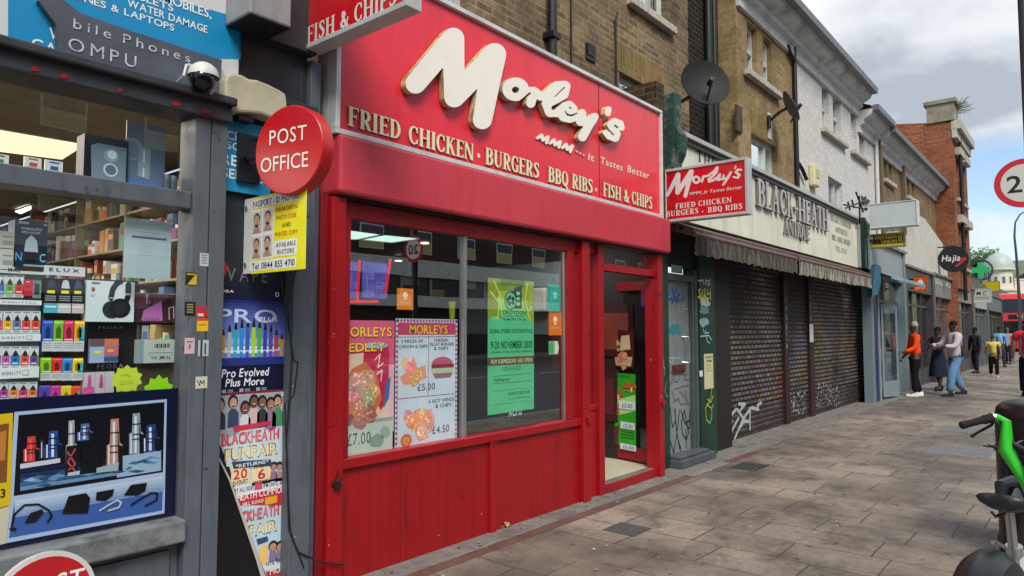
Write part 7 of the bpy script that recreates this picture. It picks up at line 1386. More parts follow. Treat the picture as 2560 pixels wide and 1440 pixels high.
# ------------------------------------------------------------------ row of shops farther along
def shopfront(lab, x0, x1, fasc, frame, zf0=2.7, zf1=3.4, Y=3.62, win='#1a1d1f', seed=1, top=3.5):
    t = thing('shop', lab, 'shop', ((x0 + x1) / 2, Y, 0)); rr = random.Random(seed)
    m = MB(); m.box(x0, x1, Y, Y + .1, zf0, zf1, fasc); m.box(x0, x1, Y - .08, Y + .1, zf1, zf1 + .06, '#6c6c68'); m.build('fascia', PAINTC, t)
    m = MB(); m.box(x0, x1, Y + .1, Y + .4, zf0 - .01, top + .2, '#55504a'); m.box(x0, x0 + .22, Y - .03, Y + .15, 0, zf1, frame); m.box(x1 - .22, x1, Y - .03, Y + .15, 0, zf1, frame); m.build('pilasters', PAINTC, t)
    m = MB(); n = max(2, int((x1 - x0) / 1.3)); w_ = (x1 - x0 - .44) / n
    for i in range(n + 1): x = x0 + .22 + i * w_; m.box(x - .035, x + .035, Y + .1, Y + .18, 0, zf0, frame)
    m.box(x0 + .22, x1 - .22, Y + .11, Y + .17, .0, .45, frame); m.box(x0 + .22, x1 - .22, Y + .11, Y + .17, 2.2, 2.27, frame); m.build('window_frame', PAINTC, t)
    m = MB(); m.quad((x0 + .2, Y + .15, .45), (x1 - .2, Y + .15, .45), (x1 - .2, Y + .15, zf0), (x0 + .2, Y + .15, zf0)); m.build('window_glass', glassmat('far_shop_glass', (.8, .85, .85), 1, 1.7), t)
    m = MB(); m.box(x0, x1, Y + 1.6, Y + 1.7, 0, zf0, win)
    for i in range(int((x1 - x0) * 3)): x = rr.uniform(x0 + .3, x1 - .5); z = rr.uniform(.5, 2); c = rr.choice(['#8a8478', '#b4b0a4', '#6a3030', '#2f4a66', '#a58a3c', '#4a4a4c', '#c9c9c4']); m.box(x, x + rr.uniform(.1, .5), Y + .3, Y + rr.uniform(.35, 1), z, z + rr.uniform(.1, .5), c)
    tag(m.build('window_display', PAINTC, t), kind='stuff'); return t
shopfront('grey fronted shop with a blue awning just past the antique shop', 16.4, 20.2, '#8d9092', '#6e7f86', 2.75, 3.5, seed=2)
shopfront('dark framed shop beyond the blue awning', 20.22, 24.4, '#3a3838', '#3d3a3c', 2.6, 3.2, seed=3)
shopfront('white lettered shop front in the terrace beyond the orange sign', 24.42, 28.9, '#7b7d7c', '#5a565c', 2.6, 3.25, seed=4)
shopfront('brown shop front under the tall red gable', 28.92, 33.6, '#8f7f72', '#4a4448', 2.6, 3.2, seed=5)
shopfront('pale shop front by the jewellers box sign', 33.62, 39, '#a5a9a9', '#5d6266', 2.5, 3.2, seed=6)
shopfront('farthest low shop front before the junction', 39.02, 46, '#5f676c', '#45423e', 2.5, 3.2, seed=7)
for i, (x0, x1, h_, c, lab) in enumerate(((40.02, 46, 3.9, '#7c756c', 'low pale rendered building past the red brick one'),)):
    t = thing('rendered_building', lab, 'building', (x0, 4, 0)); m = MB(); m.box(x0, x1, 4.05, 10, 0, h_, c); m.box(x0, x1, 3.9, 10, h_, h_ + .15, '#8f8b84'); m.build('wall', ROUGHC, t)
    for k_ in range(3): m = MB(); m.box(x0 + .8 + k_ * 1.8, x0 + 1.7 + k_ * 1.8, 4.0, 4.06, 3.7, 4.8, '#33393e'); m.build('window', PAINTC, t)
# white rendered stretch of wall under the red gable
m = MB(); m.box(20.0, 28, 3.70, 3.98, 3.3, 4.1); m.prism([(0, 0), (0, .8), (1.8, .8), (5, .35), (5, 0)], (22.2, 3.70, 4.1), (1, 0, 0), (0, 0, 1), (0, 1, 0), .28); solo('white_parapet', m, mat('white_render', '#c4c2b8', rough=.8, var=.12, dirt='#7c7768', dirt_amt=.3), 'white rendered parapet running above the shops below the red gable', 'wall', loc=(24, 3.8, 3.3))
# blue half folded awning
t = thing('awning', 'blue half lowered awning just past the antique shop', 'awning', (18, 3.4, 2.6)); m = MB(); A = [at(2200, 655, 3.3), at(2284, 690, 3.3)]
m.add([(A[0].x, 3.62, 2.88), (A[1].x, 3.62, 2.88), (A[1].x, 3.1, 2.66), (A[0].x, 3.1, 2.66), (A[0].x, 3.62, 2.86), (A[1].x, 3.62, 2.86), (A[1].x, 3.1, 2.64), (A[0].x, 3.1, 2.64)], [(0, 3, 2, 1), (4, 5, 6, 7), (2, 3, 7, 6), (0, 1, 5, 4)], '#6f93a0'); m.box(A[0].x, A[1].x, 3.06, 3.10, 2.60, 2.67, '#7fa5b5'); m.build('canopy', FABC, t)
m = MB(); q = [at(2190, 660, 3.3), at(2202, 665, 3.3), at(2206, 690, 3.3), at(2196, 735, 3.3), at(2180, 742, 3.3), at(2182, 700, 3.3)]; m.add(q + [v + Vector((.15, .12, 0)) for v in q], [(0, 1, 2, 3, 4, 5), (11, 10, 9, 8, 7, 6)] + [(i, (i + 1) % 6, 6 + (i + 1) % 6, 6 + i) for i in range(6)], '#3c6b80'); m.build('side_drop', FABC, t)
# navy door and open grey door
m = MB(); m.box(16.5, 17.1, 3.62, 3.70, 0, 2.5, '#182c5c'); m.box(16.42, 16.48, 3.60, 3.7, 0, 2.6, '#8f9a9c'); m.box(17.12, 17.2, 3.60, 3.7, 0, 2.6, '#8f9a9c'); solo('door', m, PAINTC, 'closed navy door between the roller shutters and the man in orange', 'door', loc=(16.8, 3.65, 0))
t = thing('door', 'grey glazed door standing ajar beside the man in orange', 'door', (17.9, 3.5, 0)); D0 = Vector((17.45, 3.62, .05)); dv = Vector((.80, -.16, 0)); m = MB(); m.obox(D0, dv * .1, (.04, 0, 0), (0, 0, 2.1)); m.obox(D0 + dv * .9, dv * .1, (.04, 0, 0), (0, 0, 2.1)); m.obox(D0 + dv * .1, dv * .8, (.04, 0, 0), (0, 0, .35)); m.obox(D0 + dv * .1 + Vector((0, 0, 2.0)), dv * .8, (.04, 0, 0), (0, 0, .1)); m.build('leaf', mat('grey_alu', '#7d8a92', rough=.4, var=.1), t)
m = MB(); p_ = D0 + dv * .1 + Vector((.02, 0, .35)); m.add([p_, p_ + dv * .8, p_ + dv * .8 + Vector((0, 0, 1.65)), p_ + Vector((0, 0, 1.65))], [(0, 1, 2, 3)]); m.build('glass', glassmat('far_shop_glass'), t)
# projecting signs farther along
t, s = proj_sign('blank white box sign high beyond the antique shop', 16.4, .28, 2.665, 3.60, 3.735, 4.27, '#b9c4c6', .02, frame='#c6cccc')
t, s = proj_sign('small yellow money transfer sign under the blank white box sign', 16.62, .12, 2.945, 3.62, 3.33, 3.64, '#b39a22', .02, frame='#8f7f28')
s.r(.08, .12, .95, .72, '#3a2c10', 1); s.text('WESTERN', .12, .18, .76, .40, '#c9b23a', 2); s.text('UNION', .34, .47, .76, .68, '#c9b23a', 2); s.r(.82, .2, .85, .65, '#c9b23a', 2); s.r(.88, .2, .91, .65, '#c9b23a', 2); s.r(.06, .78, .94, .9, '#d0bf50', 1); s.build('lettering', PR, t)
Xo = 20.3; a, b_ = atx(2283, 690, Xo), atx(2318, 727, Xo); t, s = proj_sign('square orange delivery sign projecting over the pavement', Xo, .08, b_.y, a.y, b_.z, a.z, '#c4500f', .012, frame='#a8480f')
s.poly([(.25, .45), (.5, .2), (.75, .42), (.72, .62), (.62, .5), (.55, .62), (.5, .5), (.42, .62), (.36, .5), (.28, .62)], '#d9c7b8', 1); s.text('JUST EAT', .12, .74, .88, .86, '#d9c7b8', 1); s.build('lettering', PR, t)
Xh = 26; cH = atx(2383, 647, Xh); t = thing('projecting_sign', 'round black projecting sign with white script and a red tick', 'projecting sign', tuple(cH)); m = MB(); m.cyl(cH, cH + Vector((.12, 0, 0)), .42, n=36, c='#14131a'); m.build('disc', PAINTC, t, smooth=True)
s = Sheet(cH + Vector((-.002, .42, .42)), (0, -.84, 0), (0, 0, -.84), (-1, 0, 0)); s.text('Hajia', .12, .34, .72, .58, '#c9c6c4', 1, True, .2); s.line([(.6, .78), (.88, .52)], .07, '#a8282c', 1); s.line([(.72, .52), (.9, .5)], .05, '#a8282c', 2); s.build('lettering', PR, t)
m = MB(); m.tube([cH + Vector((.06, .1, .4)), (26.06, 3.75, cH.z + .4)], .02); m.tube([cH + Vector((.06, .1, -.1)), (26.06, 3.75, cH.z - .1)], .02); m.build('bracket', DARKP, t)
Xc = 36; cC = atx(2452, 675, Xc); t = thing('pharmacy_sign', 'green illuminated pharmacy cross in a dark ring', 'projecting sign', tuple(cC)); m = MB(); K = 32
for i in range(K): a, b_ = 2 * math.pi * i / K, 2 * math.pi * (i + 1) / K; m.tube([cC + Vector((0, .42 * math.cos(a), .42 * math.sin(a))), cC + Vector((0, .42 * math.cos(b_), .42 * math.sin(b_)))], .045, 5)
m.build('ring', mat('ring_grey', '#3b4244'), t)
m = MB(); m.obox(cC + Vector((-.05, -.11, -.33)), (.1, 0, 0), (0, .22, 0), (0, 0, .66)); m.obox(cC + Vector((-.051, -.33, -.11)), (.102, 0, 0), (0, .66, 0), (0, 0, .22)); m.build('cross', glow('green_cross_glow', '#0fae68', .5), t)
Xj = 34; a, b_ = atx(2418, 722, Xj), atx(2480, 756, Xj); t, s = proj_sign('white box sign lettered J M C farther down the street', Xj, .15, b_.y, a.y, b_.z, a.z, '#b9bcb6', .02)
s.text('JMC', .22, .18, .78, .48, '#1f2424', 1, True, .15, gap=.35); s.r(.08, .60, .9, .64, '#4a5a4c', 1); s.r(.08, .72, .9, .76, '#4a5a4c', 1); s.build('lettering', PR, t)
Xy = 40; a, b_ = atx(2455, 704, Xy), atx(2500, 727, Xy); t, s = proj_sign('plain yellow box sign behind the white lettered one', Xy, .15, b_.y, a.y, b_.z, a.z, '#b8a418', .02, frame='#8a8a30')
Xw = 27.6; s = facade(2338, 692, 2376, 722, 3.6); s.text('BOULEVARD', 0, .1, 1, .9, '#c9c9c4', 2, gap=.12); solo('shop_lettering', s, PR, 'tall white letters over the shop beyond the orange sign', 'lettering')
# ------------------------------------------------------------------ people
def cd(px, py, depth):                     # a point at a given distance along the view
    v = _ray(px, py); return Vector((0, 0, CAMH)) + v * (depth / FPX)
def skin_mesh(name, chains, mats, parent, color, sub=1, extra=None):
    """grow one continuous body surface over joints [(x,y,z,r)] connected in chains; the first joint is the root"""
    me = bpy.data.meshes.new(name); V = []; Rr = []; E_ = []; idx = {}
    for ch in chains:
        prev = None
        for p in ch:
            k = (round(p[0], 4), round(p[1], 4), round(p[2], 4))
            if k not in idx: idx[k] = len(V); V.append(p[:3]); Rr.append(p[3:] if len(p) > 4 else (p[3], p[3]))
            if prev is not None and prev != idx[k]: E_.append((prev, idx[k]))
            prev = idx[k]
    me.from_pydata(V, E_, []); o = bpy.data.objects.new(name, me); COL.objects.link(o)
    md = o.modifiers.new('s', 'SKIN'); md.use_smooth_shade = True; md.branch_smoothing = .4
    for i, r_ in enumerate(Rr): me.skin_vertices[0].data[i].radius = r_
    me.skin_vertices[0].data[0].use_root = True
    s2 = o.modifiers.new('u', 'SUBSURF'); s2.levels = sub; s2.render_levels = sub
    bpy.context.view_layer.update(); dg = bpy.context.evaluated_depsgraph_get(); nm = bpy.data.meshes.new_from_object(o.evaluated_get(dg)); bpy.data.objects.remove(o); bpy.data.meshes.remove(me)
    mb = MB(); mb.add([v.co.copy() for v in nm.vertices], [tuple(p.vertices) for p in nm.polygons], color); bpy.data.meshes.remove(nm)
    if extra: extra(mb)
    return mb
def person(lab, loc, head, H, top, trousers, shoes, skin, hair, sleeves='short', stride=.0, arms=((.1, .0), (.1, .0)), cap=None, bag=None, skirt=False, build_=1.0, lean=0, strap=None, coat=False, hold=None, detail=True):
    """head: heading in degrees; arms: (swing forward, elbow bend) for left and right"""
    t = thing('person', lab, 'person', tuple(loc)); T = Matrix.Translation(loc) @ Matrix.Rotation(R(head), 4, 'Z'); h = H
    def w(p): q = T @ Vector((p[0] + lean * p[2], p[1], p[2])); return (q.x, q.y, q.z)
    def W(x, y, z, *r): return (*w((x * h, y * h, z * h)), *[v * h for v in r])
    hips = []; legs = []; b_ = build_
    for s_, st in ((1, stride), (-1, -stride)):
        hip = (0, .052 * s_, .50); kn = (st * .55 + .02, .055 * s_, .285); an = (st * 1.05 - (.03 if st < 0 else 0), .055 * s_, .045 + (.02 if st < -.05 else 0)); toe = (an[0] + .085, .06 * s_, .018)
        legs.append((hip, kn, an, toe))
    pel = (0, 0, .53); wa = (0, 0, .60); ch = (0, 0, .72); nb = (0, 0, .80); nk = (.005, 0, .845)
    arm_pts = []
    for s_, (sw, el) in zip((1, -1), arms):
        sh = (0, .105 * s_ * b_, .795); a = sw; e = (sh[0] + .165 * math.sin(a), sh[1] + .028 * s_, sh[2] - .165 * math.cos(a)); a2 = a + el
        wr_ = (e[0] + .145 * math.sin(a2), e[1] - .02 * s_ * (1 if el > .5 else -.3), e[2] - .145 * math.cos(a2)); arm_pts.append((sh, e, wr_, a2, s_))
    chains = [[W(*pel, .075 * b_, .055 * b_), W(*wa, .068 * b_, .05 * b_), W(*ch, .078 * b_, .055 * b_), W(*nb, .055, .045), W(*nk, .028, .028), W(.012, 0, .875, .036, .038), W(.012, 0, .915, .046, .042), W(.004, 0, .955, .044, .04), W(0, 0, .985, .022, .022)]]
    for hip, kn, an_, toe in legs: chains.append([W(*pel, .075 * b_, .055 * b_), W(*hip, .05 * b_, .05 * b_), W(*kn, .034 * b_, .034 * b_), W(kn[0] * .5 + an_[0] * .5 - .01, kn[1], .17, .031 * b_, .031 * b_), W(*an_, .019, .019), W(*toe, .017, .014)])
    for sh, e, wr_, a2, s_ in arm_pts: chains.append([W(*nb, .055, .045), W(*sh, .034 * b_, .034 * b_), W(*e, .024 * b_, .024 * b_), W(*wr_, .015, .015), W(wr_[0] + .03 * math.sin(a2), wr_[1], wr_[2] - .03 * math.cos(a2), .021, .011)])
    def hands(mb):
        for sh, e, wr_, a2, s_ in arm_pts:
            base = (wr_[0] + .045 * math.sin(a2), wr_[1], wr_[2] - .045 * math.cos(a2))
            for k_ in range(4):
                off = (k_ - 1.5) * .0095; ln = (.038, .044, .042, .032)[k_]; bx_ = (base[0] + off * math.cos(a2), base[1], base[2] + off * math.sin(a2)); c1 = (bx_[0] + ln * .55 * math.sin(a2 + .2), bx_[1] - .004 * s_, bx_[2] - ln * .55 * math.cos(a2 + .2)); c2 = (c1[0] + ln * .5 * math.sin(a2 + .5), c1[1] - .008 * s_, c1[2] - ln * .5 * math.cos(a2 + .5))
                mb.tube([w([v * h for v in q]) for q in (bx_, c1, c2)], [.0052 * h, .0048 * h, .0038 * h], 5, skin)
            tb = (wr_[0] + .02 * math.sin(a2) + .014 * math.cos(a2), wr_[1], wr_[2] - .02 * math.cos(a2) + .014 * math.sin(a2)); te = (tb[0] + .03 * math.sin(a2 + .7), tb[1] - .01 * s_, tb[2] - .03 * math.cos(a2 + .7)); mb.tube([w([v * h for v in q]) for q in (tb, te)], [.0062 * h, .0045 * h], 5, skin)
        # face: nose, brow, lips, eyes, ears
        mb.ball(w((.053 * h, 0, .908 * h)), .0085 * h, 8, skin, rz=.013 * h); dk = [v * .45 for v in lin(skin)]
        for s_ in (1, -1): mb.ball(w((.045 * h, .018 * h * s_, .925 * h)), .0065 * h, 8, [.02, .015, .012]); mb.ball(w((.005 * h, .046 * h * s_, .915 * h)), .010 * h, 8, skin, rz=.016 * h)
        mb.ball(w((.046 * h, 0, .886 * h)), .009 * h, 8, dk, rz=.004 * h)
    mb = skin_mesh('body', chains, SKIN, t, skin, 1, hands if detail else None); mb.build('body', SKIN, t, smooth=True, sharp=60)
    # top
    g = .010; tc = [[W(0, 0, .525 if not coat else .47, .082 * b_ + g, .066 * b_ + g), W(*wa, .080 * b_ + g, .062 * b_ + g), W(*ch, .086 * b_ + g, .062 * b_ + g), W(*nb, .06 + g * .6, .05 + g * .6), W(.0, 0, .825, .036, .036)]]
    for sh, e, wr_, a2, s_ in arm_pts:
        c_ = [W(*nb, .06 + g * .6, .05 + g * .6), W(*sh, .042 * b_ + g * .6, .042 * b_ + g * .6)]
        if sleeves == 'short': m_ = [sh[i] * .4 + e[i] * .6 for i in range(3)]; c_.append(W(*m_, .040 * b_, .040 * b_))
        else: c_ += [W(*e, .036 * b_, .036 * b_), W(*[wr_[i] * .9 + e[i] * .1 for i in range(3)], .026, .026)]
        tc.append(c_)
    skin_mesh('top', tc, FABC, t, top).build('top', FABC, t, smooth=True, sharp=60)
    if skirt:
        mb = MB(); v = []; n = 20
        for z, rr_, ry in ((.60, .085, .075), (.50, .105, .10), (.36, .125, .115), (.22, .14, .13)):
            for i in range(n): a = 2 * math.pi * i / n; k_ = 1 + .05 * math.sin(a * 5) * (1 if z < .5 else 0); v.append(W(rr_ * math.cos(a) * k_, ry * math.sin(a) * k_, z)[:3])
        mb.add(v, [(j * n + i, j * n + (i + 1) % n, (j + 1) * n + (i + 1) % n, (j + 1) * n + i) for j in range(3) for i in range(n)], trousers); mb.build('skirt', FABC, t, smooth=True)
    else:
        tc = []
        wd = 1.1 if coat == 'baggy' else 1.0
        for hip, kn, an_, toe in legs: tc.append([W(0, 0, .53, .062 * b_, .056 * b_), W(hip[0], hip[1], hip[2] - .04, .056 * b_, .056 * b_), W(hip[0] * .4 + kn[0] * .6, hip[1], .36, .050 * b_ * wd, .050 * b_ * wd), W(*kn, .046 * b_ * wd, .046 * b_ * wd), W(an_[0] * .5 + kn[0] * .5, kn[1], .16, .042 * b_ * wd, .042 * b_ * wd), W(an_[0], an_[1], max(.05, an_[2] + .01), .038 * b_ * wd, .040 * b_ * wd)])
        skin_mesh('trousers', tc, FABC, t, trousers).build('trousers', FABC, t, smooth=True, sharp=60)
    for hip, kn, an_, toe in legs:
        mb = MB(); c_ = [(-.035, .028), (.0, .034), (.05, .034), (.095, .026), (.115, .012)]; v = []; 
        for x_, r_ in c_:
            for k_ in range(8): a = math.pi * k_ / 7; v.append(W(an_[0] + x_, an_[1] + r_ * math.cos(a) * .95, max(0, an_[2] - .045) + (.055 if x_ < .03 else .032 if x_ < .1 else .018) * math.sin(a) ** .6 + .0005)[:3])
        f = [(j * 8 + i, (j + 1) * 8 + i, (j + 1) * 8 + i + 1, j * 8 + i + 1) for j in range(4) for i in range(7)] + [tuple(range(8)), tuple(range(32, 40))[::-1], (0, 8, 16, 24, 32, 39, 31, 23, 15, 7)]
        mb.add(v, f, shoes); mb.build('shoe', FABC, t, smooth=True, sharp=50)
    mb = MB(); c_ = w((-.004 * h, 0, .945 * h)); mb.ball(c_, .05 * h, 16, hair, rz=.050 * h, ry=.047 * h, rx=.052 * h, half=False)
    n0 = len(mb.V); mb.V = [v if v[2] > c_[2] - .022 * h else (v[0], v[1], c_[2] - .022 * h) for v in mb.V]
    if cap: mb.C = [lin(cap)] * len(mb.C)
    ob = mb.build('cap' if cap else 'hair', FABC, t, smooth=True)
    if cap and cap != '#8f9696': m2 = MB(); m2.add([w((.03 * h, .04 * h, .94 * h)), w((.03 * h, -.04 * h, .94 * h)), w((.095 * h, -.025 * h, .93 * h)), w((.095 * h, .025 * h, .93 * h))], [(0, 1, 2, 3)], cap); m2.build('peak', FABC, ob)
    if strap: mb = MB(); mb.tube([w((-.085 * h, .07 * h, .82 * h)), w((-.10 * h, 0, .72 * h)), w((-.085 * h, -.075 * h, .6 * h))], .012, 5, strap); mb.build('strap', FABC, t)
    return t, arm_pts, w, h
def foot(px, py): return atg(px, py)
f1 = Vector((18.9, 3.22, 0)); t, ap, w, h = person('man in an orange hi-vis top and dark trousers standing at the shop door', f1, 118, 1.78, '#e8481a', '#101013', '#c9c9c6', '#4a3226', '#8f9696', 'long', .03, ((.25, .95), (.1, .5)), cap='#8f9696', build_=1.05)
m = MB(); q = w((.30 * h, 0, .60 * h)); m.box(q[0] - .12, q[0] + .12, q[1] - .05, q[1] + .12, q[2] - .02, q[2] + .03, '#14161a'); solo('tray', m, PAINTC, 'small dark tray held out by the man in orange', 'tray', loc=q)
person('person in a dark top and long navy skirt partly behind the man in jeans', Vector((21.0, 3.05, 0)), 150, 1.66, '#2c2230', '#1a2434', '#14151a', '#3a2a24', '#15110f', 'long', .06, ((.6, .9), (.5, .8)), skirt=True, build_=1.1)
person('man in a pale lilac jacket and baggy light blue jeans turned to the shops', Vector((19.45, 2.50, 0)), 128, 1.80, '#b9aeb8', '#5f86ab', '#1b1c20', '#3b2820', '#1a1412', 'long', .10, ((.45, 1.2), (.55, 1.1)), build_=1.18, coat='baggy')
person('child in a yellow tee shirt and green cap walking towards us', Vector((28.3, 2.52, 0)), 188, 1.42, '#c9b45a', '#121214', '#c4c4c2', '#8a5f48', '#1f3a3a', 'short', .09, ((.25, .1), (-.2, .1)), cap='#1f4a48', build_=1.05)
m = MB(); q = cd(2483, 900, 23.6); m.box(q.x - .05, q.x + .05, q.y - .12, q.y + .12, .42, .74, '#17171a'); m.tube([(q.x, q.y - .06, .74), (q.x, q.y, .84), (q.x, q.y + .06, .74)], .01, 5, '#17171a'); solo('handbag', m, FABC, 'small black bag carried by the child in yellow', 'bag', loc=(q.x, q.y, .42))
person('man in a coral red tee shirt with a dark shoulder strap at the right edge', Vector((20.3, 1.12, 0)), 8, 1.84, '#c8283e', '#141a28', '#17171b', '#a87058', '#1a1614', 'short', .11, ((.2, .15), (-.15, .15)), strap='#1b1b20', build_=1.2)
person('person in a light blue shirt far down the pavement near the shops', Vector((36.5, 3.0, 0)), 200, 1.72, '#6f9cc8', '#2a3040', '#222428', '#4a3228', '#14110f', 'long', .08, detail=False)
person('person in a grey coat behind the one in light blue', Vector((39.5, 2.95, 0)), 170, 1.7, '#8f9290', '#26262c', '#222428', '#7a5240', '#5a5048', 'long', .05, detail=False, coat=True)
person('person in dark clothes by the red bus with a red bag', Vector((42.0, 1.9, 0)), 190, 1.75, '#1a1a1e', '#22242a', '#222428', '#8a6048', '#14110f', 'long', .08, detail=False)
person('person in a black jacket left of the man in coral red', Vector((33.5, 1.45, 0)), 185, 1.74, '#1c1a1e', '#3a1a22', '#1d1d20', '#7a5040', '#1c1512', 'long', .06, detail=False)
person('person in a pale top standing against the shops beyond the jeans man', Vector((30.5, 3.25, 0)), 140, 1.68, '#2a2c34', '#26262c', '#18181a', '#3f2c22', '#14100e', 'long', .03, detail=False)

# ------------------------------------------------------------------ speed sign on its pole
PX_ = 6.35; cS = atx(2559, 457, PX_)
t = thing('road_sign', 'round twenty limit sign with red ring on a dark pole at the right edge', 'road sign', (PX_ + .06, cS.y - .06, 0))
m = MB(); m.cyl((PX_ + .07, cS.y - .05, 0), (PX_ + .07, cS.y - .05, 5.2), .042, n=16); m.build('pole', mat('grey_pole', '#3f454b', rough=.45, var=.15, bump=.05), t, smooth=True)
m = MB(); m.cyl(cS, cS + Vector((.006, 0, 0)), .183, n=48, c='#a9aaa8'); m.build('plate', PAINTC, t, smooth=True)
s = Sheet(cS + Vector((-.0005, .183, .183)), (0, -.366, 0), (0, 0, -.366), (-1, 0, 0)); s.disc(.5, .5, .495, '#c01a2c', 1, 48); s.disc(.5, .5, .385, '#c9c9c4', 2, 48); s.text('20', .22, .32, .78, .68, '#0c0d10', 3, True, gap=.08); s.build('face', mat('reflective_sheet', None, rough=.4, var=.04), t)
m = MB(); m.box(PX_ + .006, PX_ + .115, cS.y - .1, cS.y, cS.z + .06, cS.z + .09); m.box(PX_ + .006, PX_ + .115, cS.y - .1, cS.y, cS.z - .09, cS.z - .06); m.build('clamp', METAL, t)

# ------------------------------------------------------------------ litter bin
BINM = mat('black_bin', '#101213', rough=.35, var=.25, scale=4, bump=.1, dirt='#2e2c2a', dirt_amt=.4)
bx0, by0 = 6.12, .22; t = thing('litter_bin', 'tall black litter bin with a rounded top behind the hire bike', 'litter bin', (bx0, by0, 0))
m = MB(); m.lathe((bx0, by0, 0), [(.33, 0), (.345, .04), (.345, .10), (.335, .12), (.335, .70)], 36); m.build('body', BINM, t, smooth=True)
m = MB(); m.lathe((bx0, by0, .70), [(.345, 0), (.352, .015), (.345, .03), (.335, .03)], 36); m.build('band', mat('worn_gold_band', '#4a3a26', rough=.5, metal=.5, var=.4), t, smooth=True)
m = MB(); m.lathe((bx0, by0, .731), [(.335, 0), (.335, .22), (.325, .27), (.29, .31), (.2, .335), (.02, .34)], 36); m.build('lid', BINM, t, smooth=True)
m = MB(); m.cyl((bx0 - .02, by0 - .12, 1.075), (bx0 - .02, by0 - .12, 1.083), .15, n=24, c='#c9a878'); m.cyl((bx0 - .02, by0 - .12, 1.072), (bx0 - .02, by0 - .12, 1.0745), .155, n=24, c='#1a1a1a'); solo('cardboard_lid', m, PAINTC, 'round tan card lid left on top of the black litter bin', 'lid', loc=(bx0, by0 - .1, 1.07))

# ------------------------------------------------------------------ hire bike
GREEN = mat('bike_green', '#22b81c', rough=.35, var=.12, dirt='#1c5a18', dirt_amt=.4, coat=.3); BLK = mat('bike_black', '#131518', rough=.35, var=.2, bump=.05); WHT = mat('bike_white', '#c4c8c8', rough=.35, var=.06); RUB = mat('tyre_rubber', '#0d0d0e', rough=.85, var=.2, bump=.3)
BX, BY = 3.02, .315
BROT = R(-7)
def unrot(p): q = Matrix.Rotation(-BROT, 3, 'Z') @ Vector((p.x - BX, p.y - BY, 0)); return Vector((BX + q.x, BY + q.y, p.z))
bk = thing('hire_bike', 'green and black electric hire bike parked in front of the litter bin', 'bicycle', (BX, BY, 0))
def wheel(x, lab):
    m = MB(); K = 40; r = .33
    for i in range(K): a, b_ = 2 * math.pi * i / K, 2 * math.pi * (i + 1) / K; m.tube([(x + r * math.cos(a), BY, .345 + r * math.sin(a)), (x + r * math.cos(b_), BY, .345 + r * math.sin(b_))], .024, 8)
    o = m.build('wheel', RUB, bk, smooth=True); m = MB()
    for i in range(18): a = 2 * math.pi * i / 18; m.tube([(x, BY + .02 * (-1) ** i, .345), (x + .31 * math.cos(a), BY, .345 + .31 * math.sin(a))], .0018, 4)
    m.cyl((x, BY - .06, .345), (x, BY + .06, .345), .05, n=14); m.build('spokes', METAL, o); m = MB()
    for i in range(K): a, b_ = 2 * math.pi * i / K, 2 * math.pi * (i + 1) / K; m.tube([(x + .3 * math.cos(a), BY, .345 + .3 * math.sin(a)), (x + .3 * math.cos(b_), BY, .345 + .3 * math.sin(b_))], .011, 6)
    m.build('rim', METAL, o, smooth=True)
wheel(BX, 'rear'); wheel(BX + 1.12, 'front')
m = MB(); K = 22; r = .385; v = []; f = []
for i in range(K + 1):
    a = R(-12 + 160 * i / K); wd = .075
    for dy, dr_ in ((-wd, -.05), (-wd * .9, .0), (-wd * .45, .03), (0, .038), (wd * .45, .03), (wd * .9, .0), (wd, -.05)): v.append((BX + (r + dr_) * math.cos(a), BY + dy, .345 + (r + dr_) * math.sin(a)))
for i in range(K):
    for j in range(6): f.append((i * 7 + j, i * 7 + j + 1, (i + 1) * 7 + j + 1, (i + 1) * 7 + j))
m.add(v, f); m.build('rear_fender', BLK, bk, smooth=True)
m = MB(); v = []; f = []
for i in range(K + 1):
    a = R(12 + 88 * i / K)
    for dr_ in (-.19, -.035): v.append((BX + (r + dr_ - .01) * math.cos(a), BY + .078, .345 + (r + dr_ - .01) * math.sin(a)))
for i in range(K): f.append((i * 2, i * 2 + 1, i * 2 + 3, i * 2 + 2))
m.add(v, f); n0 = len(v); m.add([(x, y - .156, z) for x, y, z in v], [q[::-1] for q in f]); m.build('skirt_guard', GREEN, bk)
m = MB(); m.obox((BX - .385, BY - .045, .50), (0, .09, 0), (-.03, 0, .05), (.03, 0, .03)); m.build('rear_light', mat('red_lens', '#c4182a', rough=.2), bk, bevel=.005)
m = MB(); v = []; 
ctl = [(-.155, .02, .085), (-.12, .075, .05), (.0, .072, .035), (.08, .045, .03), (.16, .022, .028), (.21, .012, .02)]
SX, SZ = BX + .36, .885
vv = []; n = 12
ss = [(-.135, .045), (-.12, .082), (-.06, .088), (.0, .062), (.06, .036), (.11, .026), (.15, .014)]
for x_, hw in ss:
    for k_ in range(n): a = 2 * math.pi * k_ / n; zz = .026 * math.sin(a); vv.append((SX + x_, BY + hw * math.cos(a), SZ + (zz if math.sin(a) > 0 else zz * 1.4) + (.018 if x_ < -.1 else 0) + .006 * abs(math.cos(a)) * (x_ < 0)))
m.add(vv, [(j * n + i, (j + 1) * n + i, (j + 1) * n + (i + 1) % n, j * n + (i + 1) % n) for j in range(len(ss) - 1) for i in range(n)] + [tuple(range(n)), tuple(range((len(ss) - 1) * n, len(ss) * n))[::-1]]); sad = m.build('saddle', mat('saddle_vinyl', '#23272b', rough=.4, var=.1, bump=.08), bk, smooth=True, sharp=80)
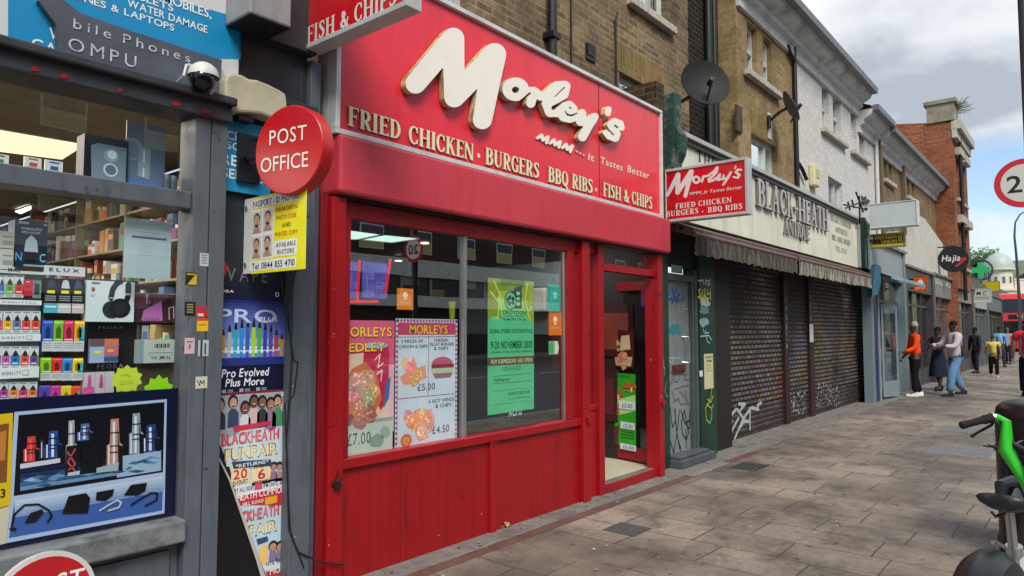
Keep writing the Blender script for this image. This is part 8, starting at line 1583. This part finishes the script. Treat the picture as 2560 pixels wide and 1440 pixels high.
m = MB(); m.tube([(SX - .11, BY, SZ + .02), (SX - .10, BY - .0, SZ + .075), (SX - .04, BY - .02, SZ + .085), (SX - .01, BY, SZ + .03)], [.02, .024, .022, .014], 8); m.tube([(SX - .12, BY + .03, SZ - .03), (SX - .05, BY + .035, SZ - .06), (SX + .05, BY + .01, SZ - .05)], .006, 6); m.build('saddle_handle', BLK, sad, smooth=True)
m = MB(); m.cyl((SX - .0, BY, SZ - .02), (SX + .11, BY, .42), .017); m.build('seat_post', METAL, bk, smooth=True)
m = MB(); m.cyl((SX + .055, BY, .70), (SX + .063, BY, .665), .03); m.tube([(SX + .06, BY + .03, .685), (SX + .06, BY + .06, .70), (SX + .03, BY + .065, .705)], .008, 6); m.build('seat_clamp', METAL, bk, smooth=True)
m = MB(); m.tube([(BX + .05, BY, .345), (BX + .25, BY, .38), (BX + .48, BY, .36)], [.03, .035, .05], 10); m.tube([(BX + .44, BY, .68), (BX + .48, BY, .36), (BX + .62, BY, .36), (BX + .86, BY, .72), (BX + .93, BY, .86)], [.028, .045, .05, .04, .03], 12); m.build('frame', WHT, bk, smooth=True)
m = MB(); m.tube([(BX + .52, BY, .47), (BX + .70, BY, .60), (BX + .86, BY, .82)], [.045, .055, .04], 12); m.build('battery', BLK, bk, smooth=True)
m = MB(); hxx = BX + .90; m.tube([(BX + 1.12, BY + .06, .345), (BX + 1.05, BY + .06, .55), (hxx + .02, BY + .05, .78)], .016, 8); m.tube([(BX + 1.12, BY - .06, .345), (BX + 1.05, BY - .06, .55), (hxx + .02, BY - .05, .78)], .016, 8); m.cyl((hxx + .03, BY, .74), (hxx - .02, BY, .95), .028); m.build('fork', BLK, bk, smooth=True)
bk.rotation_euler = (0, 0, BROT); G0 = unrot(atx(2402, 1064, 3.96)); G1 = unrot(atx(2486, 1043, 4.05))
m = MB(); bar = [(G0.x, G0.y, G0.z), (G1.x, G1.y, G1.z), (BX + .99, BY + .10, 1.02), (BX + .95, BY, .98), (BX + .99, BY - .10, 1.02), (G1.x, 2 * BY - G1.y, G1.z), (G0.x, 2 * BY - G0.y, G0.z)]; m.tube(bar[1:6], [.013] * 5, 10); m.cyl((BX + .93, BY, .88), (BX + .94, BY, .99), .025); hb = m.build('handlebar', BLK, bk, smooth=True)
for a, b_ in ((bar[0], bar[1]), (bar[6], bar[5])):
    m = MB(); A, B = Vector(a), Vector(b_); m.tube([A, A.lerp(B, .06), A.lerp(B, .3), A.lerp(B, .62), A.lerp(B, .70), A.lerp(B, .96)], [.017, .019, .0165, .017, .022, .022], 14); m.build('grip', RUB, hb, smooth=True)
    m = MB(); m.tube([A.lerp(B, .93), A.lerp(B, 1.0)], .025, 16); m.build('grip_ring', METAL, hb, smooth=True)
    m = MB(); C_ = A.lerp(B, 1.0); dirn = (A - B).normalized(); m.tube([C_ + Vector((.03, 0, -.01)), C_ + dirn * .03 + Vector((.05, 0, -.035)), C_ + dirn * .10 + Vector((.05, 0, -.055)), C_ + dirn * .125 + Vector((.045, 0, -.065))], [.007, .007, .006, .009], 8); m.build('brake_lever', BLK, hb, smooth=True)
m = MB(); G = Vector((G1.x, G1.y, G1.z)); q = atx(2560, 1150, 3.52)
for s_ in (1, -1):
    f_ = lambda p: Vector((p[0], BY + (p[1] - BY) * s_, p[2])); m.tube([f_(G + Vector((.01, -.005, .004))), f_((BX + 1.0, G.y - .05, G.z - .015)), f_((BX + .99, BY + .13, .99)), f_((BX + .96, BY + .06, .86)), f_((BX + .93, BY + .01, .72))], [.014, .02, .032, .020, .014], 12)
m.build('cockpit_cover', GREEN, bk, smooth=True)
m = MB(); m.tube([(BX + .95, BY, 1.0), (BX + .99, BY, 1.05), (BX + 1.05, BY, 1.07)], [.03, .045, .02], 10); m.build('phone_mount', BLK, bk, smooth=True)
m = MB()
for s_ in (1, -1): m.tube([(BX + .99, BY + .22 * s_, 1.0), (BX + 1.1, BY + .12 * s_, .98), (BX + 1.06, BY + .03 * s_, .78), (BX + .98, BY, .6)], .004, 6); m.tube([(BX + .98, BY + .2 * s_, 1.01), (BX + 1.13, BY + .05 * s_, .93), (BX + 1.02, BY + .02 * s_, .7)], .0035, 6)
m.build('brake_cable', BLK, bk)
m = MB()
for dz in (0, .02, .04): m.tube([(SX + .085, BY + .02, .58 + dz), (SX + .095, BY - .02, .58 + dz)], .004, 5)
m.build('post_marking', BLK, bk)
m = MB()
for i, z in enumerate((.48, .56)): m.box(BX + .20 - i * .03, BX + .30 - i * .03, BY + .035, BY + .055, z, z + .06)
m.build('lock_box', WHT, bk, bevel=.01)
m = MB(); m.cyl((BX + .54, BY + .06, .33), (BX + .54, BY + .075, .33), .09, n=24); m.tube([(BX + .54, BY + .08, .33), (BX + .60, BY + .09, .18), (BX + .60, BY + .16, .18)], .012, 6); m.tube([(BX + .54, BY - .08, .33), (BX + .48, BY - .09, .48), (BX + .48, BY - .16, .48)], .012, 6); m.build('crank', BLK, bk)
m = MB(); m.box(BX + 1.15, BX + 1.50, BY - .17, BY + .17, .80, .82); 
for y in (-.17, .155): m.box(BX + 1.15, BX + 1.50, BY + y, BY + y + .015, .82, .98)
m.box(BX + 1.49, BX + 1.505, BY - .155, BY + .155, .82, .98); m.build('basket', BLK, bk, bevel=.006)

# ------------------------------------------------------------------ far end of the street
BUSR = mat('bus_red', '#c3161f', rough=.25, var=.06, coat=.3)
def bus(lab, c, ang, wtxt='77'):
    c = Vector((c.x, c.y, -.13)); t = thing('double_decker_bus', lab, 'bus', tuple(c)); M_ = Matrix.Translation(c) @ Matrix.Rotation(R(ang), 4, 'Z'); L_, w2, H_ = 10.6, 1.27, 4.38
    def mb(): q = MB(); q.T = M_; return q
    m = mb(); m.prism([(0, .35), (.05, 1.2), (.05, 2.4), (-.12, 3.9), (-.35, 4.3), (-.7, H_), (-L_ + .5, H_), (-L_, 4.1), (-L_, .35)], (0, -w2, 0), (1, 0, 0), (0, 0, 1), (0, 1, 0), 2 * w2); m.build('body', BUSR, t, bevel=.06)
    m = mb(); m.box(-L_ + .6, -.5, w2 + .004, w2 + .02, 2.75, 3.75); m.box(-L_ + .6, -.5, -w2 - .02, -w2 - .004, 2.75, 3.75); m.box(-L_ + 1, -1.4, w2 + .004, w2 + .02, 1.15, 2.1); m.box(-L_ + 1, -1.4, -w2 - .02, -w2 - .004, 1.15, 2.1); m.build('side_window', mat('bus_glass', '#141a20', rough=.08, var=.1), t)
    m = mb(); m.box(-L_ + .55, -.5, w2 + .005, w2 + .03, 2.25, 2.6); m.build('side_panel', mat('advert_panel', '#33435c', rough=.4, var=.4, scale=2), t)
    m = mb(); m.add([(.06, -w2 + .12, 1.25), (.06, w2 - .12, 1.25), (.06, w2 - .12, 2.35), (.06, -w2 + .12, 2.35)], [(0, 1, 2, 3)]); m.build('windscreen', mat('bus_glass', '#141a20'), t)
    m = mb(); m.add([(.045, -w2 + .1, 3.0), (.045, w2 - .1, 3.0), (-.10, w2 - .1, 3.95), (-.10, -w2 + .1, 3.95)], [(0, 1, 2, 3)]); m.build('upper_windscreen', mat('bus_glass', '#141a20'), t)
    m = mb(); m.box(.02, .065, -.7, .7, 2.48, 2.82, '#0b0c0e'); o = m.build('destination_blind', PAINTC, t); s = Sheet(M_ @ Vector((.068, .65, 2.80)), M_.to_3x3() @ Vector((0, -1.3, 0)), (0, 0, -.3), M_.to_3x3() @ Vector((1, 0, 0))); s.flip = s.flip; s.text(wtxt, .35, .15, .65, .85, '#d0b050', 0); s.build('route_number', glow('blind_glow', None, .8), o)
    for y in (-.95, .95): m = mb(); m.box(.04, .075, y - .16, y + .16, .75, .92, '#c9c9c4'); m.build('headlight', PAINTC, t)
    for x_ in (-2.4, -L_ + 2.4):
        for y in (-w2 - .01, w2 - .24): m = mb(); m.cyl((x_, y, .48), (x_, y + .25, .48), .48, n=24); m.build('wheel', RUB, t)
    for y in (-1.45, 1.33): m = mb(); m.box(.1, .18, y, y + .12, 2.2, 2.6); m.build('mirror', BLK, t)
q = cd(2552, 826, 50); bus('red double decker bus facing us at the end of the street', q, 188)
q = cd(2478, 826, 56); bus('second red bus side on behind the first one', q, 222, '54')
# white domed tower building
q = cd(2503, 826, 84); t = thing('domed_building', 'white building with a round domed turret beyond the buses', 'building', (q.x, q.y, 0)); WR = mat('white_stone', '#cfcabb', rough=.8, var=.12, scale=1, dirt='#8f8a78', dirt_amt=.3)
pr_ = _r; m = MB(); m.lathe((q.x, q.y, 0), [(1.75, 0), (1.75, 6.2), (1.95, 6.25), (1.95, 6.5), (1.45, 6.55), (1.4, 8.7), (1.75, 8.8), (1.75, 8.95)], 28); m.build('drum', WR, t, smooth=True)
m = MB(); m.lathe((q.x, q.y, 8.95), [(1.62, 0), (1.58, .5), (1.35, 1.1), (.95, 1.6), (.4, 1.95), (.12, 2.05), (.12, 2.35), (.22, 2.45), (.05, 2.7)], 28); m.build('dome', mat('pale_lead_dome', '#a3b0aa', rough=.5, var=.15), t, smooth=True)
m = MB(); m.T = Matrix.Translation((q.x, q.y, 0)) @ Matrix.Rotation(YAW, 4, 'Z'); m.box(-.5, 9, -9, 5.5, 0, 5.4); m.box(-.6, 9, -9.1, 5.6, 5.4, 5.75); m.box(0, 8, -6.5, -1.9, 5.75, 7.6); m.box(-.05, 8, -6.7, -1.8, 7.6, 7.8); m.build('wall', WR, t)
for i in range(6): m = MB(); m.T = Matrix.Translation((q.x, q.y, 0)) @ Matrix.Rotation(YAW, 4, 'Z'); m.box(-.56, -.48, -8.5 + i * 2.3, -7.3 + i * 2.3, 2.7, 4.6, '#3a4248'); m.build('window', PAINTC, t)
for i in range(4): a = YAW + math.pi + (i - 1.5) * .55; m = MB(); p_ = Vector((q.x + 1.44 * math.cos(a), q.y + 1.44 * math.sin(a), 7.2)); n_ = Vector((math.cos(a), math.sin(a), 0)); tt = Vector((-n_.y, n_.x, 0)); m.obox(p_ - tt * .14, tt * .28, n_ * .03, (0, 0, .75), '#5a6266'); m.build('turret_window', PAINTC, t)
# distant terrace of low buildings and hill
for i, (px, dep, w_, h_, c, lab) in enumerate(((2452, 66, 5, 5.0, '#8a8276', 'low buff building between the shops and the buses'), (2860, 90, 22, 8.4, '#8d7a66', 'long brown terrace far off on the other side of the road'))):
    q = cd(px, 826, dep); t = thing('distant_building', lab, 'building', (q.x, q.y, 0)); m = MB(); m.T = Matrix.Translation((q.x, q.y, 0)) @ Matrix.Rotation(YAW, 4, 'Z'); m.box(0, 8, -w_ / 2, w_ / 2, -.13, h_, c); m.prism([(0, 0), (4, 1.8), (8, 0)], (-.3, -w_ / 2 - .2, h_), (1, 0, 0), (0, 0, 1), (0, 1, 0), w_ + .4, '#4c4642'); m.build('wall', ROUGHC, t)
    for k_ in range(int(w_ / 2.2)):
        for z in (1.0, 4.0): m = MB(); m.T = Matrix.Translation((q.x, q.y, 0)) @ Matrix.Rotation(YAW, 4, 'Z'); m.box(-.06, .02, -w_ / 2 + .6 + k_ * 2.2, -w_ / 2 + 1.7 + k_ * 2.2, z, z + 1.4, '#2f363b'); m.build('window', PAINTC, t)
# trees
LEAF = mat('leaf', None, rough=.6, var=.35, scale=.9, spec=.3)
def tree(lab, c, H, rw, seed, base='#3f6b2a'):
    rr = random.Random(seed); t = thing('broadleaf_tree', lab, 'tree', tuple(c)); m = MB(); m.tube([c, c + Vector((.1, 0, H * .3)), c + Vector((0, .1, H * .55))], [.35, .26, .15], 8)
    cl = []
    for i in range(11):
        a = rr.uniform(0, 6.28); rad_ = rw * rr.uniform(.2, .8); z = H * rr.uniform(.42, .88); p_ = c + Vector((rad_ * math.cos(a), rad_ * math.sin(a), z)); cl.append((p_, rw * rr.uniform(.25, .5))); m.tube([c + Vector((0, 0, H * .35)), c.lerp(p_, .6) + Vector((0, 0, H * .12)), p_], [.12, .07, .03], 5)
    m.build('trunk', mat('bark', '#4a4034', rough=.9, var=.3), t); m = MB()
    for p_, r_ in cl:
        k_ = rr.uniform(.65, 1.35)
        for i in range(330):
            d = Vector((rr.gauss(0, 1), rr.gauss(0, 1), rr.gauss(0, .8))); d = d.normalized() * r_ * rr.uniform(.3, 1.08); q = p_ + d; s_ = rr.uniform(.10, .24); u = Vector((rr.gauss(0, 1), rr.gauss(0, 1), rr.gauss(0, 1))).normalized(); v = u.orthogonal().normalized(); b_ = [x * k_ * rr.uniform(.7, 1.3) for x in lin(base)]
            m.add([q - u * s_, q + v * s_ * .5, q + u * s_, q - v * s_ * .5], [(0, 1, 2, 3)], b_)
    m.build('crown', LEAF, t)
tree('full green tree rising behind the pharmacy cross', Vector((*cd(2450, 826, 92)[:2], 0)), 13.6, 3.2, 4); tree('paler green tree just left of the white dome', Vector((*cd(2492, 826, 104)[:2], 0)), 14.6, 2.6, 8, '#5b8038'); tree('green tree to the right of the white dome', Vector((*cd(2562, 826, 100)[:2], 0)), 9.5, 2.6, 15, '#4a6a2c'); tree('dark green tree above the pale building at the street end', Vector((*cd(2425, 826, 88)[:2], 0)), 12.2, 2.0, 23, '#34562a')
# street lamp with a curved arm
t = thing('street_lamp', 'slim curved street lamp in front of the white dome', 'street lamp', tuple(cd(2549, 826, 44))); m = MB(); pts = [cd(*q, 44) for q in ((2552, 900), (2549, 760), (2541, 640), (2536, 590), (2538, 556), (2550, 536), (2572, 524))]; pts[0].z = 0; m.tube(pts, [.10, .09, .07, .06, .05, .045, .04], 8); m.build('column', mat('grey_pole', '#3f454b'), t, smooth=True); m = MB(); m.obox(pts[-1] - _r * .05 - _z * .06, _r * .7, _d * .25, _z * .12); m.build('lamp_head', METAL, t, bevel=.03)
# kerbside signal and parcels of detail far away
m = MB(); q = cd(2472, 790, 40); m.tube([(q.x, q.y, 0), (q.x, q.y, 3.4)], .05, 8, '#23282a'); m.box(q.x - .15, q.x + .1, q.y - .2, q.y + .2, 2.2, 3.1, '#1a2422'); solo('traffic_signal', m, PAINTC, 'dark traffic signal on a post far down the pavement', 'traffic light', loc=(q.x, q.y, 0))
m = MB(); m.quad((90, -60, -.1), (300, -60, 26), (300, 160, 26), (90, 160, -.1)); struct('hill', m, mat('far_hill', '#5c6a4a', rough=1, var=.3, scale=.05))
